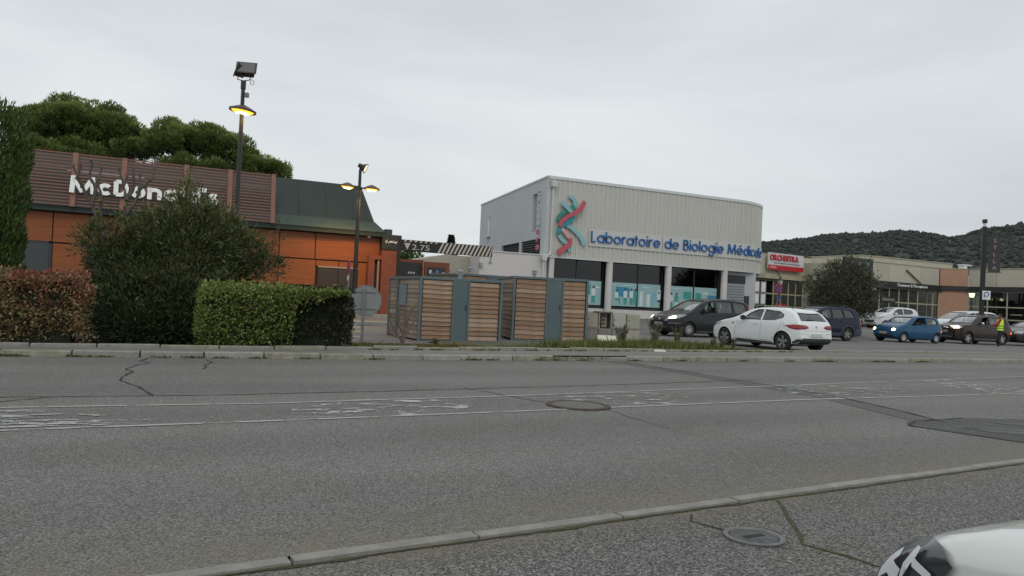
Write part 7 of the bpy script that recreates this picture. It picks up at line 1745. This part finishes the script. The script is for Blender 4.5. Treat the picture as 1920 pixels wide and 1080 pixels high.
for sd_ in ('side', 'side-'):
    c.patch('headlamp', [(.05, .86), (.36, .88), (.42, .98), (.08, .99)], sd_, HEAD, off=.012); c.patch('headlamp_bulb', [(.05, .88), (.22, .88), (.22, .96), (.06, .96)], sd_, HLIT, off=.018) if sd_ == 'side' else None
    c.line('door_gap', [(2.50, 1.13), (2.50, .5), (2.42, .34), (1.40, .34), (1.36, .7), (1.52, 1.1)], sd_); c.line('door_gap', [(2.50, .4), (3.0, .4), (3.2, .7), (3.36, 1.14)], sd_); c.patch('sill_trim', [(1.3, .24), (3.0, .24), (3.0, .33), (1.3, .33)], sd_, mat('grey trim', (.10, .10, .11)), off=.014)
    c.patch('tail_lamp', [(4.16, .80), (4.28, .80), (4.22, 1.08), (4.12, 1.08)], sd_, TAIL, off=.012); c.patch('tail_light', [(4.20, .62), (4.31, .62), (4.30, .74), (4.20, .74)], sd_, LITT, off=.014)
c.patch('grille', [(-.40, .82), (.40, .82), (.42, .98), (-.42, .98)], 'front', BPL, off=.010); 
for z in (.86, .94): c.line('grille_bar', [(-.40, z), (.40, z)], 'front', CHR, .010)
c.patch('badge', [(-.07, .86), (.07, .86), (.05, .95), (-.05, .95)], 'front', CHR, off=.02, res=1); c.patch('skid_plate', [(-.5, .33), (.5, .33), (.55, .43), (-.55, .43)], 'front', mat('grey trim', (.10, .10, .11)), off=.014); c.patch('lower_grille', [(-.6, .45), (.6, .45), (.6, .56), (-.6, .56)], 'front', BPL, off=.010)
c.plate('front', .68, 'BL-639-QE'); c.mirror(1.72, 1.12, CHR, 1.1); c.handle(2.30, 1.0, BRP); c.handle(3.12, 1.0, BRP)
c.patch('spoiler', [(3.86, -.56), (4.04, -.56), (4.06, 0), (4.04, .56), (3.86, .56), (3.88, 0)], 'top', BPL, off=.02)
# -------- dark blue off-roader
RV = dict(L=4.2, W=1.75, H=1.68, belt=1.06, rw=.345, axles=(.78, 3.27), nose=.9, nosew=.22, tailr=.45, tailw=.12, top=.76, cabin=(1.05, 4.02), floor=.48, steep=True, lip=.035, lipmat=mat('dusty blue plastic', (.05, .055, .075), .6),
    prof=[(0, .60), (.03, .78), (.12, .93), (.5, 1.02), (.98, 1.08), (1.14, 1.13), (1.5, 1.40), (1.84, 1.59), (2.3, 1.67), (3.0, 1.68), (3.7, 1.62), (3.9, 1.52), (4.08, 1.12), (4.14, 1.05), (4.18, .85), (4.2, .6)],
    side=[[(1.50, 1.10), (2.28, 1.11), (2.28, 1.55), (2.02, 1.54), (1.76, 1.38)], [(2.37, 1.11), (3.04, 1.12), (2.98, 1.56), (2.37, 1.56)], [(3.12, 1.14), (3.72, 1.18), (3.56, 1.48), (3.40, 1.53), (3.06, 1.55)]],
    screen=(1.17, 1.16, 1.80, 1.56, .68, .57), rear=(4.07, 1.15, 3.94, 1.44, .60, .53))
NAVY = paint('navy', (.004, .007, .026), .35, .1, .2)
c = Car('navy_off_roader', 'dark navy off-roader half hidden behind the white hatchback', RV, (15.2, 37.6, 0), 0, NAVY); RAV = c
c.side_glass(); c.pane('screen'); c.pane('rear', CGLD, 'rear_window'); c.wheels('spokes', 5, mat('dusty alloy', (.25, .23, .19), .5, .4), .60)
for sd_ in ('side', 'side-'):
    c.patch('tail_lamp', [(4.02, .78), (4.18, .78), (4.12, 1.10), (4.02, 1.12)], sd_, TAIL, off=.012); c.line('door_gap', [(2.32, 1.11), (2.32, .5), (2.24, .36), (1.3, .34), (1.26, .7), (1.42, 1.08)], sd_); c.line('door_gap', [(2.32, .42), (2.8, .42), (2.95, .7), (3.07, 1.12)], sd_)
    c.patch('side_cladding', [(1.22, .24), (2.86, .24), (2.92, .40), (1.18, .40)], sd_, mat('dusty blue plastic', (.05, .055, .075)), off=.016); c.line('side_crease', [(1.2, .66), (2.9, .66)], sd_, mat('dusty blue plastic', (.05, .055, .075)), .012)
    c.patch('headlamp', [(.06, .78), (.38, .86), (.40, .95), (.10, .90)], sd_, HEAD, off=.012); c.patch('rear_cladding', [(3.70, .28), (4.18, .30), (4.18, .60), (3.72, .60)], sd_, mat('dusty blue plastic', (.05, .055, .075)), off=.014)
for sg in (1, -1):
    c.patch('headlamp', [(sg * .48, .76), (sg * .48, .90), (sg * .78, .92), (sg * .78, .80)], 'front', HEAD, off=.014); MB().path([c.g(1.9, sg * .58, 1.63), c.g(2.0, sg * .58, 1.71), c.g(3.4, sg * .58, 1.72), c.g(3.6, sg * .58, 1.64)], [.018] * 4, 8).build('roof_bar', BPL, c.root, smooth=True)
c.patch('grille', [(-.42, .76), (.42, .76), (.44, .88), (-.44, .88)], 'front', BPL, off=.010); c.mirror(1.64, 1.10, BPL, 1.1); c.handle(2.12, .99, NAVY); c.handle(2.86, .99, NAVY); c.plate('front', .58, '')
# -------- parked white cars, dark car at the edge
SP = dict(L=3.6, W=1.6, H=1.52, belt=.98, rw=.29, axles=(.68, 3.05), nose=.9, nosew=.26, tailr=.45, tailw=.14, top=.74, cabin=(.86, 3.42), floor=.40, steep=True,
    prof=[(0, .55), (.04, .70), (.14, .82), (.5, .98), (.80, 1.07), (.95, 1.12), (1.3, 1.34), (1.6, 1.46), (2.0, 1.52), (2.6, 1.51), (3.1, 1.45), (3.28, 1.36), (3.46, 1.08), (3.52, .98), (3.57, .8), (3.6, .5)],
    side=[[(1.25, 1.02), (2.12, 1.03), (2.12, 1.41), (1.78, 1.40), (1.50, 1.27)], [(2.20, 1.03), (2.86, 1.10), (2.98, 1.18), (2.88, 1.36), (2.20, 1.42)]],
    screen=(.98, 1.15, 1.56, 1.43, .62, .54), rear=(3.45, 1.12, 3.30, 1.34, .56, .49))
def parked(name, label, P, at, hd, pm, group=None):
    c = Car(name, label, P, at, hd, pm, group); c.side_glass(); c.pane('screen'); c.pane('rear', CGLD, 'rear_window'); c.wheels('spokes', 5, ALU, .62)
    b = P['belt']
    for sg in (1, -1): c.patch('headlamp', [(sg * .40, b - .30), (sg * .44, b - .16), (sg * .66, b - .10), (sg * .70, b - .26)], 'front', HEAD, off=.014)
    for sd_ in ('side', 'side-'):
        x = P['side'][0][-3][0] + .05; c.line('door_gap', [(x, b), (x, .4), (x - .1, .3), (P['axles'][0] + .55, .3), (P['axles'][0] + .5, b)], sd_); c.patch('tail_lamp', [(P['L'] - .25, .8), (P['L'] - .05, .8), (P['L'] - .1, 1.05), (P['L'] - .22, 1.1)], sd_, TAIL, off=.012)
        c.patch('headlamp', [(.12, b - .32), (.5, b - .16), (.55, b - .08), (.2, b - .14)], sd_, HEAD, off=.010)
    c.patch('grille', [(-.4, .42), (.4, .42), (.45, .60), (-.45, .60)], 'front', BPL, off=.010); c.mirror(P['side'][0][0][0] + .15, b + .04, pm, 1); c.handle(P['side'][0][2][0] - .2, b - .1, pm)
    return c
W2 = paint('second white', (.68, .69, .69), dirt=.04)
SPK = parked('white_city_car', 'small white city car parked behind the olive tree', SP, (45.25, 35.4, .47), 171, W2)
W2C = parked('white_city_car', 'white car mostly hidden by the lower branches of the olive tree', SP, (44.0, 38.4, .52), 171, W2)
SUVP = dict(RV); SUVP = {**RV, 'L': 4.4, 'H': 1.75, 'lipmat': BPL, 'lip': .02}
JEP = parked('white_estate', 'white car parked between the blue car and the brown off-roader', {**MV, 'H': 1.70}, (47.6, 31.9, .21), 174, W2)
GRY = parked('dark_hatchback', 'dark grey hatchback cut off by the right edge behind the brown off-roader', {**CL}, (46.3, 26.9, 0), 176, paint('graphite', (.03, .03, .035), .3, .3, .1))
# -------- corner of the white car nearest the viewer
FG = dict(L=4.1, W=1.74, H=1.47, belt=.93, rw=.31, axles=(.83, 3.40), nose=1.0, nosew=.24, tailr=.6, tailw=.15, top=.72, cabin=(1.25, 3.85), floor=.40, steep=True,
    prof=[(0, .60), (.03, .74), (.10, .82), (.30, .905), (.7, .985), (1.12, 1.05), (1.36, 1.11), (1.8, 1.30), (2.15, 1.42), (2.7, 1.47), (3.3, 1.43), (3.62, 1.34), (3.78, 1.22), (3.96, 1.0), (4.03, .92), (4.07, .78), (4.1, .55)],
    side=[[(1.62, .97), (2.46, .98), (2.46, 1.36), (2.18, 1.34), (1.92, 1.22)], [(2.54, .98), (3.1, 1.0), (3.36, 1.10), (3.30, 1.26), (2.54, 1.37)]],
    screen=(1.34, 1.07, 2.04, 1.39, .62, .53), rear=(3.95, 1.03, 3.70, 1.28, .58, .50))
FPAINT = paint('pearl white', (.62, .65, .61), .22, 0, .02)
c = Car('nearest_white_car', 'front corner of a cream white car at the bottom right, its headlight nearest', FG, (2.185, -.82, -.035), 90, FPAINT); FGC = c
c.side_glass(); c.pane('screen'); c.pane('rear', CGLD, 'rear_window'); c.wheels('spokes', 5, ALU, .62); c.mirror(1.75, 1.0, FPAINT); c.handle(2.3, .9, FPAINT)
HLM = mat('smoked headlamp housing', (.03, .034, .042), .22, .0, coat=.6); HLC = mat('white reflector', (.72, .74, .76), .3, .1)
for sg, sd_ in ((1, 'side'), (-1, 'side-')):
    c.corner_patch('headlamp', [(-.22, .64), (-.21, .76), (-.10, .83), (.0, .86), (.07, .862), (.125, .84), (.085, .77), (.01, .69), (-.07, .61)], sg, HLM, .012)
    c.corner_patch('headlamp_reflector', [(-.075, .70), (-.055, .765), (-.028, .805), (-.020, .785), (-.032, .765), (.0, .76), (-.012, .715), (-.042, .73)], sg, HLC, .020)
    c.corner_patch('headlamp_reflector', [(.003, .76), (.018, .832), (.032, .832), (.036, .805), (.088, .80), (.084, .783), (.026, .785), (-.004, .72)], sg, HLC, .020)
    if 0: c.patch('headlamp', [(.06, .60), (.05, .74), (.16, .80), (.34, .845), (.44, .84), (.40, .76), (.24, .64)], sd_, HLM, off=.012, res=.03)
    if 0: c.patch('headlamp_reflector', [(.10, .64), (.09, .69), (.20, .745), (.19, .79), (.225, .79), (.24, .74), (.33, .78), (.34, .755), (.20, .69)], sd_, HLC, off=.018, res=.03)
    c.line('bonnet_gap', [(.36, .83), (.5, .85), (.7, .885), (1.1, .94), (1.3, .97)], sd_, w=.0035, off=.0); c.line('door_gap', [(2.50, .96), (2.48, .4), (1.4, .32), (1.36, .6), (1.48, .94)], sd_)
c.patch('grille', [(-.5, .40), (.5, .40), (.55, .56), (-.55, .56)], 'front', BPL, off=.010); c.plate('front', .44, '')

def place(car, near_axle, px, py, heading, axle=0, side=1):
    pass
# where each car stands: its front (or rear) left wheel, and its heading
def stand(car, axle, xy, heading, z=0):
    ax = car.P['axles'][axle]; a = R(heading); f = Vector((math.cos(a), math.sin(a))); l = Vector((-f.y, f.x))
    off = f * (car.L / 2 - ax) + l * (car.W - .1); car.root.location = (xy[0] - off.x, xy[1] - off.y, z); car.root.rotation_euler = (0, 0, a)
stand(CLIO, 1, (18.72, 18.65), 94.5)
stand(MVAN, 0, (20.80, 26.25), 181.6)
stand(TWI, 0, (34.95, 26.6), 176.5)
stand(DUS, 0, (40.5, 26.85), 175.5)
stand(RAV, 1, (30.75, 26.5), 174)
bpy.context.view_layer.update()
HAIR = mat('dark hair', (.025, .018, .014), .8); DARKC = mat('dark coat', (.025, .025, .03), .9, var=.2, vscale=9)
bpy.context.view_layer.update()
def driver(car, label, coat, k=.42):
    c0, c1 = car.P['cabin']; x = c0 + (c1 - c0) * k; z = car.P['floor'] + .12
    p = car.root.matrix_world @ car.g(x, .36, z); return person_sitting(p, car.root.rotation_euler.z, label, coat, HAIR)
driver(MVAN, 'driver in dark clothes seen through the open minivan window', DARKC)
driver(TWI, 'driver in dark clothes seen through the open window of the blue car', mat('black coat', (.015, .015, .018), .9))
driver(DUS, 'driver in a wine red top behind the open window of the brown off-roader', mat('wine red top', (.10, .015, .02), .9))
driver(CLIO, 'driver of the white hatchback seen dimly through its side glass', mat('grey coat', (.08, .08, .09), .9))
# -------- person in the yellow vest
def standing(at, face, label):
    t = empty('person', at, R(face) - R(90), label, 'person')
    V = [(0, 0, .95), (0, .01, 1.12), (0, .0, 1.30), (0, -.01, 1.42), (0, .01, 1.50),
         (-.095, 0, .88), (-.10, .02, .50), (-.11, -.02, .09), (.095, 0, .88), (.12, .03, .50), (.13, .02, .09),
         (-.19, -.01, 1.40), (-.25, .08, 1.15), (-.20, .33, 1.13), (.19, -.01, 1.40), (.25, .03, 1.14), (.20, .25, 1.04), (-.12, .11, .035), (.15, .15, .035)]
    E = [(0, 1), (1, 2), (2, 3), (3, 4), (0, 5), (5, 6), (6, 7), (0, 8), (8, 9), (9, 10), (3, 11), (11, 12), (12, 13), (3, 14), (14, 15), (15, 16), (7, 17), (10, 18)]
    Rr = [(.16, .12), (.145, .11), (.17, .12), (.12, .09), .055, .10, .075, .055, .10, .075, .055, .075, .058, .042, .075, .058, .042, .045, .045]
    me = skin_mesh('body', V, E, Rr)
    JEAN = mat('dark blue trousers', (.018, .022, .035), .9, var=.3, vscale=12); REDS = mat('red sleeve', (.35, .015, .025), .8, var=.15, vscale=12); SHOE = mat('black shoe', (.01, .01, .01), .5)
    for m_ in (JEAN, REDS, SHOE): me.materials.append(m_)
    for p in me.polygons:
        z = p.center.z; p.material_index = 2 if z < .09 else (0 if z < .96 and abs(p.center.x) < .3 and not (z > .9 and p.center.y > .15) else 1)
    share(me, 'body', t)
    VEST = mat('fluorescent yellow vest', (.50, .78, .02), .7, var=.08, vscale=14, emit=((.6, 1, .05), .12)); GREYB = mat('reflective band', (.10, .16, .10), .4)
    prof = [(.86, .200, .145), (.95, .195, .145), (1.06, .185, .14), (1.2, .20, .145), (1.33, .215, .145), (1.42, .20, .125), (1.47, .13, .095)]
    b = MB(); n = 28
    for z, rx, ry in prof:
        b.v += [(rx * math.cos(2 * math.pi * k / n) * (1 + .03 * math.sin(5 * 2 * math.pi * k / n + z * 9)), .0 + ry * math.sin(2 * math.pi * k / n), z) for k in range(n)]
    b.f = [(i * n + j, i * n + (j + 1) % n, (i + 1) * n + (j + 1) % n, (i + 1) * n + j) for i in range(len(prof) - 1) for j in range(n)]
    v = b.build('vest', VEST, t, smooth=True)
    for z in (.97, 1.09):
        q = MB(); rr = np.interp(z, [p[0] for p in prof], [p[1] for p in prof]) + .006; r2 = np.interp(z, [p[0] for p in prof], [p[2] for p in prof]) + .006
        q.v = [((rr * (1 + .03 * math.sin(5 * 2 * math.pi * k / n + z * 9))) * math.cos(2 * math.pi * k / n), r2 * math.sin(2 * math.pi * k / n), zz) for zz in (z - .022, z + .022) for k in range(n)]; q.f = [(j, (j + 1) % n, n + (j + 1) % n, n + j) for j in range(n)]
        q.build('reflective_band', GREYB, v, smooth=True)
    head_parts(t, (0, .03, 1.63), 1.0, 0, HAIR); hand(t, (-.20, .37, 1.13), -1); hand(t, (.20, .29, 1.04), 1, grip=True)
    MB().lathe([(.062, 1.46), (.07, 1.49), (.062, 1.53)], 16).build('collar', REDS, t, smooth=True)
    return t
standing((40.55, 25.1, 0), 112, 'person in a yellow high visibility vest and red sleeves talking to a driver')
